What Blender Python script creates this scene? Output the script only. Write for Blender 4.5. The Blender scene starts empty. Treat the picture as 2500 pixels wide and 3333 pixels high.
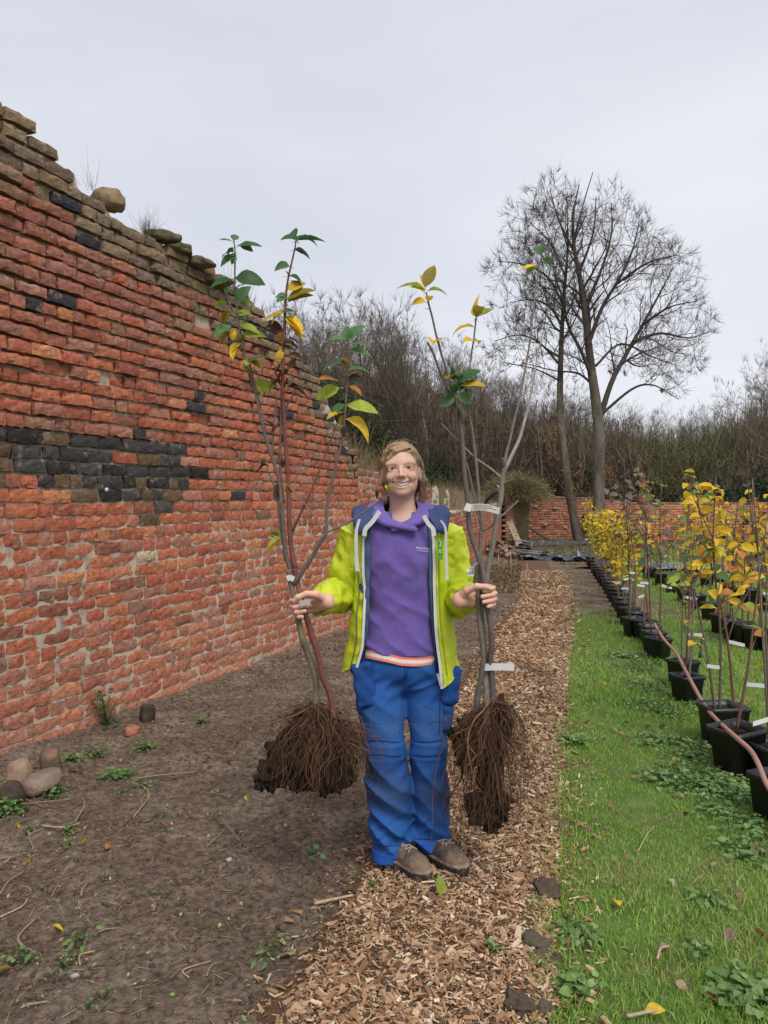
import bpy, math, random
import numpy as np
from mathutils import Vector, Matrix, Quaternion
R = math.radians
random.seed(7)
rng = np.random.default_rng(11)
scene = bpy.context.scene
COL = scene.collection

# ------------------------------------------------------------------ camera
CAM_H = 1.5
PITCH = R(-1.05)
FPX = 2503.0                      # focal length in photograph pixels
cam_d = bpy.data.cameras.new('camera')
cam = bpy.data.objects.new('camera', cam_d)
COL.objects.link(cam)
cam.location = (0, 0, CAM_H)
cam.rotation_euler = (R(90) + PITCH, 0, 0)
cam_d.sensor_fit = 'VERTICAL'
cam_d.sensor_height = 36.0
cam_d.lens = 36.0 * FPX / 3333.0
cam_d.clip_end = 2000
cam_d.clip_start = 0.05
scene.camera = cam

# ------------------------------------------------------------------ world, sun, exposure
SUN_EL, SUN_AZ = R(52), R(158)     # azimuth clockwise from +Y: behind the camera and to its right
world = bpy.data.worlds.new('World')
scene.world = world
world.use_nodes = True
wn, wl = world.node_tree.nodes, world.node_tree.links
wn.clear()
w_out = wn.new('ShaderNodeOutputWorld')
w_bg = wn.new('ShaderNodeBackground'); w_bg.inputs['Strength'].default_value = 0.1
w_sky = wn.new('ShaderNodeTexSky'); w_sky.sky_type = 'NISHITA'; w_sky.sun_disc = False
w_sky.sun_elevation = SUN_EL; w_sky.sun_rotation = SUN_AZ
w_tc = wn.new('ShaderNodeTexCoord')
w_map = wn.new('ShaderNodeMapping'); w_map.inputs['Scale'].default_value = (0.8, 0.8, 2.6)
w_map.inputs['Rotation'].default_value = (0.15, 0.35, 0.3)
w_n = wn.new('ShaderNodeTexNoise'); w_n.inputs['Scale'].default_value = 1.7
w_n.inputs['Detail'].default_value = 6; w_n.inputs['Roughness'].default_value = 0.45
w_r = wn.new('ShaderNodeValToRGB')
w_r.color_ramp.elements[0].position = 0.30; w_r.color_ramp.elements[0].color = (3.65, 3.85, 4.35, 1)
w_r.color_ramp.elements[1].position = 0.72; w_r.color_ramp.elements[1].color = (5.05, 5.12, 5.45, 1)
w_mix = wn.new('ShaderNodeMixRGB'); w_mix.inputs[0].default_value = 0.93
wl.new(w_tc.outputs['Generated'], w_map.inputs['Vector'])
wl.new(w_map.outputs[0], w_n.inputs['Vector'])
wl.new(w_n.outputs['Fac'], w_r.inputs['Fac'])
wl.new(w_sky.outputs[0], w_mix.inputs[1]); wl.new(w_r.outputs[0], w_mix.inputs[2])
wl.new(w_mix.outputs[0], w_bg.inputs['Color'])
wl.new(w_bg.outputs[0], w_out.inputs['Surface'])

sun_d = bpy.data.lights.new('sun', 'SUN')
sun_d.energy = 1.5; sun_d.angle = R(25); sun_d.color = (1.0, 0.96, 0.9)
sun = bpy.data.objects.new('sun', sun_d); COL.objects.link(sun)
sd = Vector((math.sin(SUN_AZ) * math.cos(SUN_EL), math.cos(SUN_AZ) * math.cos(SUN_EL), math.sin(SUN_EL)))
sun.rotation_euler = sd.to_track_quat('Z', 'Y').to_euler()
sun.location = (0, -5, 20)

vs = scene.view_settings
vs.view_transform = 'Standard'; vs.look = 'None'; vs.exposure = 0.8; vs.gamma = 1.0
vs.use_curve_mapping = False
scene.cycles.max_bounces = 6
scene.cycles.transparent_max_bounces = 8

# ------------------------------------------------------------------ helpers
CP, SP = math.cos(PITCH), math.sin(PITCH)
def ray(px, py):
    x = (px - 1250.0) / FPX; u = -(py - 1666.5) / FPX
    return Vector((x, CP - u * SP, SP + u * CP))
def W(px, py, Y):
    """photograph pixel -> the point seen there at distance Y"""
    r = ray(px, py); t = Y / r.y
    return Vector((r.x * t, Y, CAM_H + r.z * t))
def G(px, py, z=0.0):
    r = ray(px, py); t = (z - CAM_H) / r.z
    return Vector((r.x * t, r.y * t, z))
def proj(p):
    p = np.asarray(p, float); d = p - np.array([0, 0, CAM_H])
    fw = d[..., 1] * CP + d[..., 2] * SP; up = -d[..., 1] * SP + d[..., 2] * CP
    return 1250 + FPX * d[..., 0] / fw, 1666.5 - FPX * up / fw

def _hash(i, j, k, seed):
    n = (i * 73856093) ^ (j * 19349663) ^ (k * 83492791) ^ (seed * 2654435761 % 2147483647)
    n = (n ^ (n >> 13)) * 1274126177
    n = n & 0x7fffffff
    n = (n ^ (n >> 16)) * 668265263 & 0x7fffffff
    return (n % 65536) / 32767.5 - 1.0
def vnoise(p, seed=0):
    p = np.asarray(p, float)
    if p.shape[-1] == 2: p = np.concatenate([p, np.zeros(p.shape[:-1] + (1,))], -1)
    b = np.floor(p).astype(np.int64); f = p - b; f = f * f * (3 - 2 * f)
    i, j, k = b[..., 0], b[..., 1], b[..., 2]; x, y, z = f[..., 0], f[..., 1], f[..., 2]
    def h(a, c, d): return _hash(i + a, j + c, k + d, seed)
    x00 = h(0,0,0)*(1-x)+h(1,0,0)*x; x10 = h(0,1,0)*(1-x)+h(1,1,0)*x
    x01 = h(0,0,1)*(1-x)+h(1,0,1)*x; x11 = h(0,1,1)*(1-x)+h(1,1,1)*x
    return (x00*(1-y)+x10*y)*(1-z) + (x01*(1-y)+x11*y)*z
def fbm(p, oct=4, seed=0, gain=0.5):
    p = np.asarray(p, float); a, s, t = 1.0, 0.0, 0.0
    for o in range(oct):
        s = s + a * vnoise(p * 2**o, seed + o); t += a; a *= gain
    return s / t

class MB:
    """collects vertices, faces and colours; build() links them as ONE mesh object"""
    def __init__(s): s.v = []; s.f4 = []; s.f3 = []; s.c = []; s.n = 0
    def add(s, v, f, col=None):
        v = np.asarray(v, np.float32).reshape(-1, 3); f = np.asarray(f, np.int64)
        if len(f) == 0: return
        (s.f4 if f.shape[1] == 4 else s.f3).append(f + s.n)
        s.v.append(v); s.n += len(v)
        if col is None: col = (1, 1, 1)
        c = np.asarray(col, np.float32)
        if c.ndim == 1: c = np.repeat(c[None, :3], len(v), 0)
        s.c.append(c[:, :3])
    def add2(s, v, f4, f3, col=None):
        n0 = s.n; s.add(v, f4, col)
        if len(f3): s.f3.append(np.asarray(f3, np.int64) + n0)
    def mesh(s, name, smooth=True):
        me = bpy.data.meshes.new(name)
        v = np.concatenate(s.v); c = np.concatenate(s.c)
        f4 = np.concatenate(s.f4) if s.f4 else np.zeros((0, 4), np.int64)
        f3 = np.concatenate(s.f3) if s.f3 else np.zeros((0, 3), np.int64)
        me.vertices.add(len(v)); me.vertices.foreach_set('co', v.ravel())
        nl = f4.size + f3.size
        me.loops.add(nl)
        me.loops.foreach_set('vertex_index', np.concatenate([f4.ravel(), f3.ravel()]).astype(np.int32))
        me.polygons.add(len(f4) + len(f3))
        st = np.concatenate([np.arange(len(f4)) * 4, f4.size + np.arange(len(f3)) * 3]).astype(np.int32)
        me.polygons.foreach_set('loop_start', st)
        me.update(calc_edges=True); me.validate()
        at = me.color_attributes.new('col', 'FLOAT_COLOR', 'POINT')
        at.data.foreach_set('color', np.concatenate([c, np.ones((len(c), 1), np.float32)], 1).ravel())
        me.polygons.foreach_set('use_smooth', np.full(len(me.polygons), bool(smooth)))
        return me
    def build(s, name, mat, parent=None, smooth=True, loc=None):
        if loc is not None: s.v = [a - np.array(loc, np.float32) for a in s.v]
        me = s.mesh(name, smooth)
        return obj(name, me, mat, parent, None if parent is not None else loc)

def obj(name, me, mat=None, parent=None, loc=None, color=None):
    o = bpy.data.objects.new(name, me); COL.objects.link(o)
    if mat is not None and not me.materials: me.materials.append(mat)
    if parent is not None: o.parent = parent
    if loc is not None: o.location = loc
    if color is not None: o.color = (*color[:3], 1)
    return o
def thing(name, label, cat, loc=(0, 0, 0), group=None):
    o = bpy.data.objects.new(name, None); COL.objects.link(o)
    o.location = loc; o.empty_display_size = 0.1
    return tag(o, label, cat, group)
def tag(o, label, cat, group=None):
    o['label'] = label; o['category'] = cat
    if group: o['group'] = group
    return o
def kind(o, k, label=None):
    o['kind'] = k
    if label: o['label'] = label
    return o

def frames(P):
    P = np.asarray(P, float); n = len(P)
    T = np.gradient(P, axis=0); T /= np.maximum(np.linalg.norm(T, axis=1, keepdims=True), 1e-9)
    N = np.zeros_like(T)
    a = np.array([1., 0, 0]) if abs(T[0, 0]) < 0.8 else np.array([0, 1., 0])
    nrm = np.cross(T[0], a); nrm /= np.linalg.norm(nrm)
    for i in range(n):
        nrm = nrm - T[i] * nrm.dot(T[i]); nrm /= max(np.linalg.norm(nrm), 1e-9); N[i] = nrm
    return T, N, np.cross(T, N)
def tube(P, r, k=6, cap=True):
    P = np.asarray(P, float); n = len(P); r = np.broadcast_to(np.asarray(r, float), (n,))
    T, N, B = frames(P)
    a = np.arange(k) * 2 * np.pi / k
    v = P[:, None, :] + r[:, None, None] * (np.cos(a)[None, :, None] * N[:, None, :] + np.sin(a)[None, :, None] * B[:, None, :])
    v = v.reshape(-1, 3)
    i = np.arange(n - 1)[:, None] * k; j = np.arange(k)[None, :]; j2 = (j + 1) % k
    f = np.stack([i + j, i + j2, i + k + j2, i + k + j], -1).reshape(-1, 4)
    f3 = []
    if cap:
        v = np.concatenate([v, P[:1], P[-1:]])
        c0, c1 = n * k, n * k + 1
        for q in range(k):
            f3.append((c0, (q + 1) % k, q)); f3.append((c1, (n - 1) * k + q, (n - 1) * k + (q + 1) % k))
    return v, f, np.array(f3, np.int64).reshape(-1, 3)
def add_tube(mb, P, r, k=6, col=None, cap=True):
    v, f4, f3 = tube(P, r, k, cap); mb.add2(v, f4, f3, col)
def spline(P, n):
    """Catmull-Rom through points"""
    P = np.asarray(P, float)
    if len(P) < 3:
        t = np.linspace(0, 1, n)[:, None]; return P[0] * (1 - t) + P[-1] * t
    Q = np.concatenate([[2 * P[0] - P[1]], P, [2 * P[-1] - P[-2]]])
    t = np.linspace(0, len(P) - 1 - 1e-6, n); i = t.astype(int); u = (t - i)[:, None]
    a, b, c, d = Q[i], Q[i + 1], Q[i + 2], Q[i + 3]
    return 0.5 * (2 * b + (c - a) * u + (2 * a - 5 * b + 4 * c - d) * u**2 + (3 * b - a - 3 * c + d) * u**3)
def segs(mb, A, B, ra, rb, k=3, col=None):
    """many independent tapered prisms from A to B (N,3)"""
    A = np.asarray(A, float); B = np.asarray(B, float); n = len(A)
    if n == 0: return
    T = B - A; T /= np.maximum(np.linalg.norm(T, axis=1, keepdims=True), 1e-9)
    a = np.where(np.abs(T[:, :1]) < 0.8, np.array([[1., 0, 0]]), np.array([[0, 1., 0]]))
    N = np.cross(T, a); N /= np.linalg.norm(N, axis=1, keepdims=True); Bn = np.cross(T, N)
    an = np.arange(k) * 2 * np.pi / k
    off = np.cos(an)[None, :, None] * N[:, None] + np.sin(an)[None, :, None] * Bn[:, None]
    ra = np.broadcast_to(ra, (n,))[:, None, None]; rb = np.broadcast_to(rb, (n,))[:, None, None]
    v = np.concatenate([A[:, None] + off * ra, B[:, None] + off * rb], 1)
    j = np.arange(k); j2 = (j + 1) % k
    f = (np.arange(n) * 2 * k)[:, None, None] + np.stack([j, j2, k + j2, k + j], -1)[None]
    c = None if col is None else np.repeat(np.broadcast_to(np.asarray(col, float), (n, 3)), 2 * k, 0)
    mb.add(v.reshape(-1, 3), f.reshape(-1, 4), c)
def gridf(n, m, wrap=False):
    i = np.arange(n - 1)[:, None]; j = np.arange(m if wrap else m - 1)[None, :]; j2 = (j + 1) % m
    return np.stack([i * m + j, i * m + j2, (i + 1) * m + j2, (i + 1) * m + j], -1).reshape(-1, 4)
BOXF = np.array([(0,3,2,1),(4,5,6,7),(0,1,5,4),(1,2,6,5),(2,3,7,6),(3,0,4,7)])
BOXV = np.array([(-1,-1,-1),(1,-1,-1),(1,1,-1),(-1,1,-1),(-1,-1,1),(1,-1,1),(1,1,1),(-1,1,1)], float) * 0.5
def box(mb, c, size, rot=None, col=None):
    v = BOXV * np.asarray(size, float)
    if rot is not None: v = v @ np.asarray(rot).T
    mb.add(v + np.asarray(c, float), BOXF, col)
def rotz(a): c, s = math.cos(a), math.sin(a); return np.array([[c, -s, 0], [s, c, 0], [0, 0, 1.]])
def rand_rots(n, g=rng):
    q = g.normal(size=(n, 4)); q /= np.linalg.norm(q, axis=1, keepdims=True)
    w, x, y, z = q.T
    return np.stack([np.stack([1-2*(y*y+z*z), 2*(x*y-z*w), 2*(x*z+y*w)], -1),
                     np.stack([2*(x*y+z*w), 1-2*(x*x+z*z), 2*(y*z-x*w)], -1),
                     np.stack([2*(x*z-y*w), 2*(y*z+x*w), 1-2*(x*x+y*y)], -1)], 1)
def scatter(mb, V, F, pos, M, col):
    """copies of a small mesh (V,F) with matrices M (N,3,3) at pos, joined"""
    n = len(pos)
    if n == 0: return
    v = np.einsum('nij,kj->nki', M, V) + np.asarray(pos)[:, None]
    f = (np.arange(n) * len(V))[:, None, None] + F[None]
    mb.add(v.reshape(-1, 3), f.reshape(-1, F.shape[1]), np.repeat(np.asarray(col), len(V), 0))

def blob(r=1.0, seed=0, amp=0.25, sub=2, fr=1.4):
    """a rough lump as vertices + triangles (icosphere pushed by noise)"""
    key = (sub,)
    if key not in blob.cache:
        import bmesh
        bm = bmesh.new(); bmesh.ops.create_icosphere(bm, subdivisions=sub, radius=1)
        blob.cache[key] = (np.array([x.co[:] for x in bm.verts]), np.array([[x.index for x in f.verts] for f in bm.faces]))
        bm.free()
    v, f = blob.cache[key]
    d = 1 + amp * fbm(v * fr + seed * 7.3, 3, seed)
    return v * d[:, None] * r, f
blob.cache = {}

# implicit surfaces -> mesh (surface nets)
def snet(fn, lo, hi, h):
    lo = np.asarray(lo, float); hi = np.asarray(hi, float)
    n = np.ceil((hi - lo) / h).astype(int) + 1
    ax = [lo[i] + np.arange(n[i]) * h for i in range(3)]
    g = np.stack(np.meshgrid(*ax, indexing='ij'), -1).reshape(-1, 3)
    f = fn(g).reshape(n).astype(np.float32)
    s = f < 0
    cs = np.zeros(n - 1, int)
    for a in (0, 1):
        for b in (0, 1):
            for c in (0, 1):
                cs += s[a:n[0]-1+a, b:n[1]-1+b, c:n[2]-1+c]
    act = (cs > 0) & (cs < 8)
    idx = -np.ones(n - 1, np.int64); ii = np.argwhere(act); idx[act] = np.arange(len(ii))
    P = np.zeros((len(ii), 3)); cnt = np.zeros(len(ii))
    cor = [(a, b, c) for a in (0, 1) for b in (0, 1) for c in (0, 1)]
    for p in cor:
        for ax_ in range(3):
            if p[ax_] == 0:
                q = list(p); q[ax_] = 1
                fa = f[ii[:,0]+p[0], ii[:,1]+p[1], ii[:,2]+p[2]]; fb = f[ii[:,0]+q[0], ii[:,1]+q[1], ii[:,2]+q[2]]
                m = (fa < 0) != (fb < 0)
                t = np.where(m, fa / np.where(m, fa - fb, 1), 0)
                pt = np.tile(np.array(p, float), (len(ii), 1)); pt[:, ax_] += t
                P[m] += pt[m]; cnt[m] += 1
    V = lo + (ii + P / cnt[:, None]) * h
    F = []
    for ax_ in range(3):
        o1, o2 = [(1, 2), (2, 0), (0, 1)][ax_]
        sl0 = [slice(0, n[i]) for i in range(3)]; sl1 = list(sl0)
        sl0[ax_] = slice(0, n[ax_]-1); sl1[ax_] = slice(1, n[ax_])
        a, b = s[tuple(sl0)], s[tuple(sl1)]
        e = np.argwhere(a != b)
        e = e[(e[:, o1] > 0) & (e[:, o2] > 0) & (e[:, o1] < n[o1]-1) & (e[:, o2] < n[o2]-1)]
        d1 = np.zeros(3, int); d1[o1] = 1; d2 = np.zeros(3, int); d2[o2] = 1
        q = np.stack([idx[tuple((e - d1 - d2).T)], idx[tuple((e - d2).T)], idx[tuple(e.T)], idx[tuple((e - d1).T)]], -1)
        fl = a[tuple(e.T)]
        F.append(np.where(fl[:, None], q, q[:, ::-1]))
    return V, np.concatenate(F)
def smin(a, b, k):
    h = np.clip(0.5 + 0.5 * (b - a) / k, 0, 1); return b * (1 - h) + a * h - k * h * (1 - h)
def smax(a, b, k): return -smin(-a, -b, k)
def s_ell(p, c, r):
    q = (p - np.asarray(c)) / np.asarray(r); k = np.linalg.norm(q, axis=1)
    return (k - 1) * min(r)
def s_cap(p, a, b, ra, rb):
    a = np.asarray(a, float); b = np.asarray(b, float); d = b - a
    t = np.clip(((p - a) @ d) / max(d @ d, 1e-12), 0, 1)
    return np.linalg.norm(p - a - t[:, None] * d, axis=1) - (ra + (rb - ra) * t)
def s_chain(p, pts, rad, k=0.0):
    f = None
    for i in range(len(pts) - 1):
        c = s_cap(p, pts[i], pts[i+1], rad[i], rad[i+1])
        f = c if f is None else (np.minimum(f, c) if k == 0 else smin(f, c, k))
    return f

# ------------------------------------------------------------------ materials
def mat(name, col=(0.5, 0.5, 0.5), src='rgb', rough=0.8, spec=0.3, var=0.25, vscale=25.0, col2=None, c2lo=0.45, c2hi=0.6,
        c2scale=12.0, bump=0.0, bscale=120.0, bdist=0.004, trans=0.0, sss=0.0, sheen=0.0, stretch=None, metal=0.0, coat=0.0, alpha=None):
    m = bpy.data.materials.new(name); m.use_nodes = True
    nt = m.node_tree; N, L = nt.nodes, nt.links
    b = N['Principled BSDF']
    b.inputs['Roughness'].default_value = rough
    b.inputs['Specular IOR Level'].default_value = spec
    b.inputs['Metallic'].default_value = metal
    if coat: b.inputs['Coat Weight'].default_value = coat
    if sheen: b.inputs['Sheen Weight'].default_value = sheen
    geo = N.new('ShaderNodeNewGeometry'); vec = geo.outputs['Position']
    if stretch:
        mp = N.new('ShaderNodeMapping'); mp.inputs['Scale'].default_value = stretch
        L.new(vec, mp.inputs['Vector']); vec = mp.outputs[0]
    if src == 'attr':
        a = N.new('ShaderNodeAttribute'); a.attribute_name = 'col'; c = a.outputs['Color']
    elif src == 'obj':
        a = N.new('ShaderNodeObjectInfo'); c = a.outputs['Color']
    else:
        a = N.new('ShaderNodeRGB'); a.outputs[0].default_value = (*col, 1); c = a.outputs[0]
    def noise(scale, det=5, ro=0.6):
        n = N.new('ShaderNodeTexNoise'); n.inputs['Scale'].default_value = scale
        n.inputs['Detail'].default_value = det; n.inputs['Roughness'].default_value = ro
        L.new(vec, n.inputs['Vector']); return n
    def mix(t, f, x, y):
        k = N.new('ShaderNodeMix'); k.data_type = 'RGBA'; k.blend_type = t; k.clamp_result = False
        if isinstance(f, float): k.inputs[0].default_value = f
        else: L.new(f, k.inputs[0])
        for s, q in ((6, x), (7, y)):
            if isinstance(q, tuple): k.inputs[s].default_value = (*q[:3], 1)
            else: L.new(q, k.inputs[s])
        return k.outputs[2]
    def ramp(src_, lo, hi):
        k = N.new('ShaderNodeMapRange'); k.inputs['From Min'].default_value = lo; k.inputs['From Max'].default_value = hi
        L.new(src_, k.inputs['Value']); return k.outputs[0]
    if col2 is not None:
        c = mix('MIX', ramp(noise(c2scale).outputs['Fac'], c2lo, c2hi), c, col2)
    if var:
        k = N.new('ShaderNodeMapRange'); k.inputs['From Min'].default_value = 0.25; k.inputs['From Max'].default_value = 0.75
        k.inputs['To Min'].default_value = 1 - var; k.inputs['To Max'].default_value = 1 + var
        L.new(noise(vscale).outputs['Fac'], k.inputs['Value'])
        vm = N.new('ShaderNodeVectorMath'); vm.operation = 'SCALE'
        L.new(c, vm.inputs[0]); L.new(k.outputs[0], vm.inputs['Scale']); c = vm.outputs[0]
    m['n_vec'] = 0
    L.new(c, b.inputs['Base Color'])
    if bump:
        bn = N.new('ShaderNodeBump'); bn.inputs['Strength'].default_value = bump; bn.inputs['Distance'].default_value = bdist
        L.new(noise(bscale, 6, 0.65).outputs['Fac'], bn.inputs['Height']); L.new(bn.outputs[0], b.inputs['Normal'])
    if sss:
        b.inputs['Subsurface Weight'].default_value = sss
        b.inputs['Subsurface Radius'].default_value = (0.012, 0.005, 0.003); b.inputs['Subsurface Scale'].default_value = 1.0
    if trans:
        out = [n for n in N if n.type == 'OUTPUT_MATERIAL'][0]
        t = N.new('ShaderNodeBsdfTranslucent'); L.new(c, t.inputs['Color'])
        ms = N.new('ShaderNodeMixShader'); ms.inputs[0].default_value = trans
        L.new(b.outputs[0], ms.inputs[1]); L.new(t.outputs[0], ms.inputs[2]); L.new(ms.outputs[0], out.inputs['Surface'])
    return m
# ================================================================== SETTING: ground, soil, path, lawn
PXL = ([0.5, 2.19, 2.82, 3.05, 5.5, 11, 16.5, 20], [-0.75, -0.306, -0.135, -0.06, 0.47, 1.93, 2.93, 3.5])
PXR = ([0.5, 2.0, 2.72, 5.5, 8, 11, 13.4, 16.5, 20], [0.1, 0.47, 0.63, 1.32, 2.0, 2.72, 3.3, 3.8, 4.4])
def wob(y, s, a=0.06): return a * fbm(np.stack([np.asarray(y) * 2.3, np.asarray(y) * 0 + s], -1), 3, 5)
def pxl(y): return np.interp(y, *PXL) + wob(y, 3.3)
def pxr(y): return np.interp(y, *PXR) + wob(y, 9.1, 0.05)
def gh(x, y):
    x = np.asarray(x, float); y = np.asarray(y, float)
    p = np.stack([x, y], -1)
    h = 0.022 * fbm(p * 0.9, 3, 21)
    soil = np.clip((pxl(y) - x) / 0.15, 0, 1)
    h = h + soil * (0.030 * fbm(p * 3.1, 4, 22) + 0.022 * fbm(p * 13, 3, 23) - 0.012)
    t = np.clip(np.minimum(x - pxl(y), pxr(y) - x) / 0.18, 0, 1)
    return h + 0.03 * t * t * (3 - 2 * t) * np.clip(1.4 - y / 22, 0, 1)
def gz(x, y): return float(gh(np.array([x]), np.array([y]))[0])

m_far = mat('leaf_litter_ground', (0.10, 0.075, 0.05), var=0.5, vscale=3, col2=(0.10, 0.12, 0.04), c2scale=0.35, c2lo=0.5, c2hi=0.62, bump=0.6, bscale=30, bdist=0.03)
m_soil = mat('soil', (0.165, 0.12, 0.088), var=0.75, vscale=34, col2=(0.27, 0.21, 0.16), c2scale=2.6, c2lo=0.46, c2hi=0.72, bump=1.0, bscale=75, bdist=0.022, rough=0.95, spec=0.1)
m_chipbase = mat('mulch_base', (0.13, 0.075, 0.042), var=0.5, vscale=40, bump=1.0, bscale=90, bdist=0.015, rough=0.95)
m_chip = mat('wood_chip', src='attr', var=0.22, vscale=120, bump=0.4, bscale=300, bdist=0.002, rough=0.85, spec=0.2)
m_lawn = mat('lawn_base', (0.12, 0.18, 0.05), var=0.4, vscale=7, col2=(0.17, 0.14, 0.08), c2scale=3.0, c2lo=0.53, c2hi=0.66, bump=0.9, bscale=160, bdist=0.01, rough=0.95, spec=0.1)
m_blade = mat('grass_blade', src='attr', var=0.1, vscale=40, rough=0.6, spec=0.25, trans=0.35)
m_crumb = mat('soil_crumb', src='attr', var=0.3, vscale=90, bump=0.6, bscale=250, rough=0.95, spec=0.1)

def sheet(name, xs, ys, zf, m, col=None):
    X, Y = np.meshgrid(xs, ys); Z = zf(X, Y)
    mb = MB(); mb.add(np.stack([X, Y, Z], -1).reshape(-1, 3), gridf(len(ys), len(xs)), col)
    return kind(mb.build(name, m), 'structure')
gx = np.concatenate([[-600, -120, -40, -18], np.linspace(-10, 14, 49), [20, 45, 130, 600]])
gy = np.concatenate([[-300, -60, -15], np.linspace(-4, 40, 60), [60, 130, 400, 900]])
def zfar(X, Y):
    hill = np.clip((Y - 30) / 40, 0, 1) * 3.0
    return -0.06 + hill * 0.6 + 0.02 * fbm(np.stack([X, Y], -1) * 0.5, 3, 4)
sheet('ground', gx, gy, zfar, m_far)

# soil bed between the wall and the path
ys = np.concatenate([np.arange(1.2, 6.5, 0.018), np.arange(6.5, 27, 0.07)])
u = np.linspace(0, 1, 200)
WX = lambda y: np.interp(y, [0, 4.3, 8.95, 16, 26.3, 40], [-3.853, -2.15, -0.31, 1.62, 4.14, 7.4])
Yg = np.repeat(ys[:, None], 200, 1)
Xg = (WX(ys) - 0.25)[:, None] * (1 - u) + (np.interp(ys, *PXL) + 0.15)[:, None] * u
def soil_top(X, Y):
    h = gh(X, Y)
    d = X - WX(Y)
    return h + 0.05 * np.exp(-np.clip(d, 0, 9) / 0.12)
mb = MB(); mb.add(np.stack([Xg, Yg, soil_top(Xg, Yg)], -1).reshape(-1, 3), gridf(len(ys), 200))
kind(mb.build('soil_bed', m_soil), 'structure')
# path base
ys = np.concatenate([np.arange(1.2, 7, 0.03), np.arange(7, 20, 0.1)]); u = np.linspace(-0.06, 1.06, 60)
Xg = np.interp(ys, *PXL)[:, None] * (1 - u) + np.interp(ys, *PXR)[:, None] * u; Yg = np.repeat(ys[:, None], 60, 1)
def pathz(X, Y):
    e = np.clip(np.minimum(X - pxl(Y) + 0.02, pxr(Y) + 0.02 - X) / 0.06, -1, 1)
    return gh(X, Y) + 0.004 + 0.008 * e + 0.01 * fbm(np.stack([X, Y], -1) * 9, 3, 31)
mb = MB(); mb.add(np.stack([Xg, Yg, pathz(Xg, Yg)], -1).reshape(-1, 3), gridf(len(ys), 60))
kind(mb.build('wood_chip_path', m_chipbase), 'structure')
# lawn base
ys = np.concatenate([np.arange(1.2, 7, 0.05), np.arange(7, 24, 0.2)]); u = np.linspace(0, 1, 90) ** 1.6
Xg = (np.interp(ys, *PXR) - 0.06)[:, None] * (1 - u) + 16.0 * u; Yg = np.repeat(ys[:, None], 90, 1)
def lawnz(X, Y): return gh(X, Y) + 0.002 - 0.03 * np.clip((pxr(Y) - X) / 0.05, 0, 1)
mb = MB(); mb.add(np.stack([Xg, Yg, lawnz(Xg, Yg)], -1).reshape(-1, 3), gridf(len(ys), 90))
kind(mb.build('lawn', m_lawn), 'structure')

# worn bare earth beside the far part of the path
ys = np.arange(9.3, 18.5, 0.12); u = np.linspace(0, 1, 30)
Xg = (np.interp(ys, *PXR) - 0.25)[:, None] * (1 - u) + (3.0 + 0.2 * (ys - 9) + 0.7)[:, None] * u; Yg = np.repeat(ys[:, None], 30, 1)
ed = np.minimum(np.clip((Yg - 9.6) / 0.8, -1, 1), np.clip((u[None, :] * 0 + 1 - u[None, :]) * 5 - 0.3, -1, 1)) + 1.3 * fbm(np.stack([Xg, Yg], -1) * 1.5, 3, 88)
mb = MB(); mb.add(np.stack([Xg, Yg, gh(Xg, Yg) + 0.002 + 0.012 * np.clip(ed, -1, 1)], -1).reshape(-1, 3), gridf(len(ys), 30))
kind(mb.build('earth_patch', m_soil), 'structure')

# wood chips (nobody could count them)
def chips(n, y0, y1, lo, hi, mb):
    y = y0 + (y1 - y0) * rng.random(n) ** 1.25
    t = rng.random(n); t = np.where(rng.random(n) < 0.12, t * 1.3 - 0.15, t)
    x = np.interp(y, *PXL) * (1 - t) + np.interp(y, *PXR) * t
    x = np.where((t > 0.02) & (t < 0.98), x, x + rng.normal(0, 0.05, n))
    L = np.exp(rng.normal(math.log(lo), 0.45, n)).clip(lo * 0.4, hi); w = L * rng.uniform(0.16, 0.42, n); h = w * rng.uniform(0.25, 0.6, n)
    z = gh(x, y) + 0.008 + rng.random(n) * 0.014
    a = rng.uniform(0, 2 * np.pi, n); p = rng.normal(0, 0.32, n); q = rng.normal(0, 0.5, n)
    ca, sa, cp, sp, cq, sq = np.cos(a), np.sin(a), np.cos(p), np.sin(p), np.cos(q), np.sin(q)
    X = np.stack([ca * cp, sa * cp, sp], -1); Yv = np.stack([-sa * cq, ca * cq, sq], -1); Z = np.cross(X, Yv); Yv = np.cross(Z, X)
    M = np.stack([X * L[:, None], Yv * w[:, None], Z * h[:, None]], -1)
    V = BOXV.copy(); V[[1, 2, 5, 6], 1] *= 0.55; V[4:, 0] *= 0.85
    pal = np.array([(0.49, 0.345, 0.22), (0.39, 0.245, 0.145), (0.31, 0.175, 0.095), (0.56, 0.42, 0.29), (0.19, 0.105, 0.06), (0.37, 0.20, 0.105), (0.085, 0.053, 0.034), (0.64, 0.52, 0.39)])
    pr = np.array([.16, .20, .2, .10, .15, .08, .08, .03])
    c = pal[rng.choice(len(pal), n, p=pr)] * rng.uniform(0.8, 1.15, (n, 1))
    # dirtier drifts across the path
    d = fbm(np.stack([x, y], -1) * 1.6, 3, 77)
    c = c * (0.92 + 0.35 * np.clip(d + 0.1, -0.6, 0.4))[:, None]
    scatter(mb, V, BOXF, np.stack([x, y, z], -1), M, c)
mb = MB()
chips(26000, 1.6, 4.2, 0.019, 0.060, mb)
chips(13000, 4.2, 8.0, 0.026, 0.065, mb)
chips(6000, 8.0, 15.5, 0.045, 0.08, mb)
kind(mb.build('wood_chips', m_chip, smooth=False), 'stuff', 'loose pale brown wood chips spread over the path')

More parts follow.
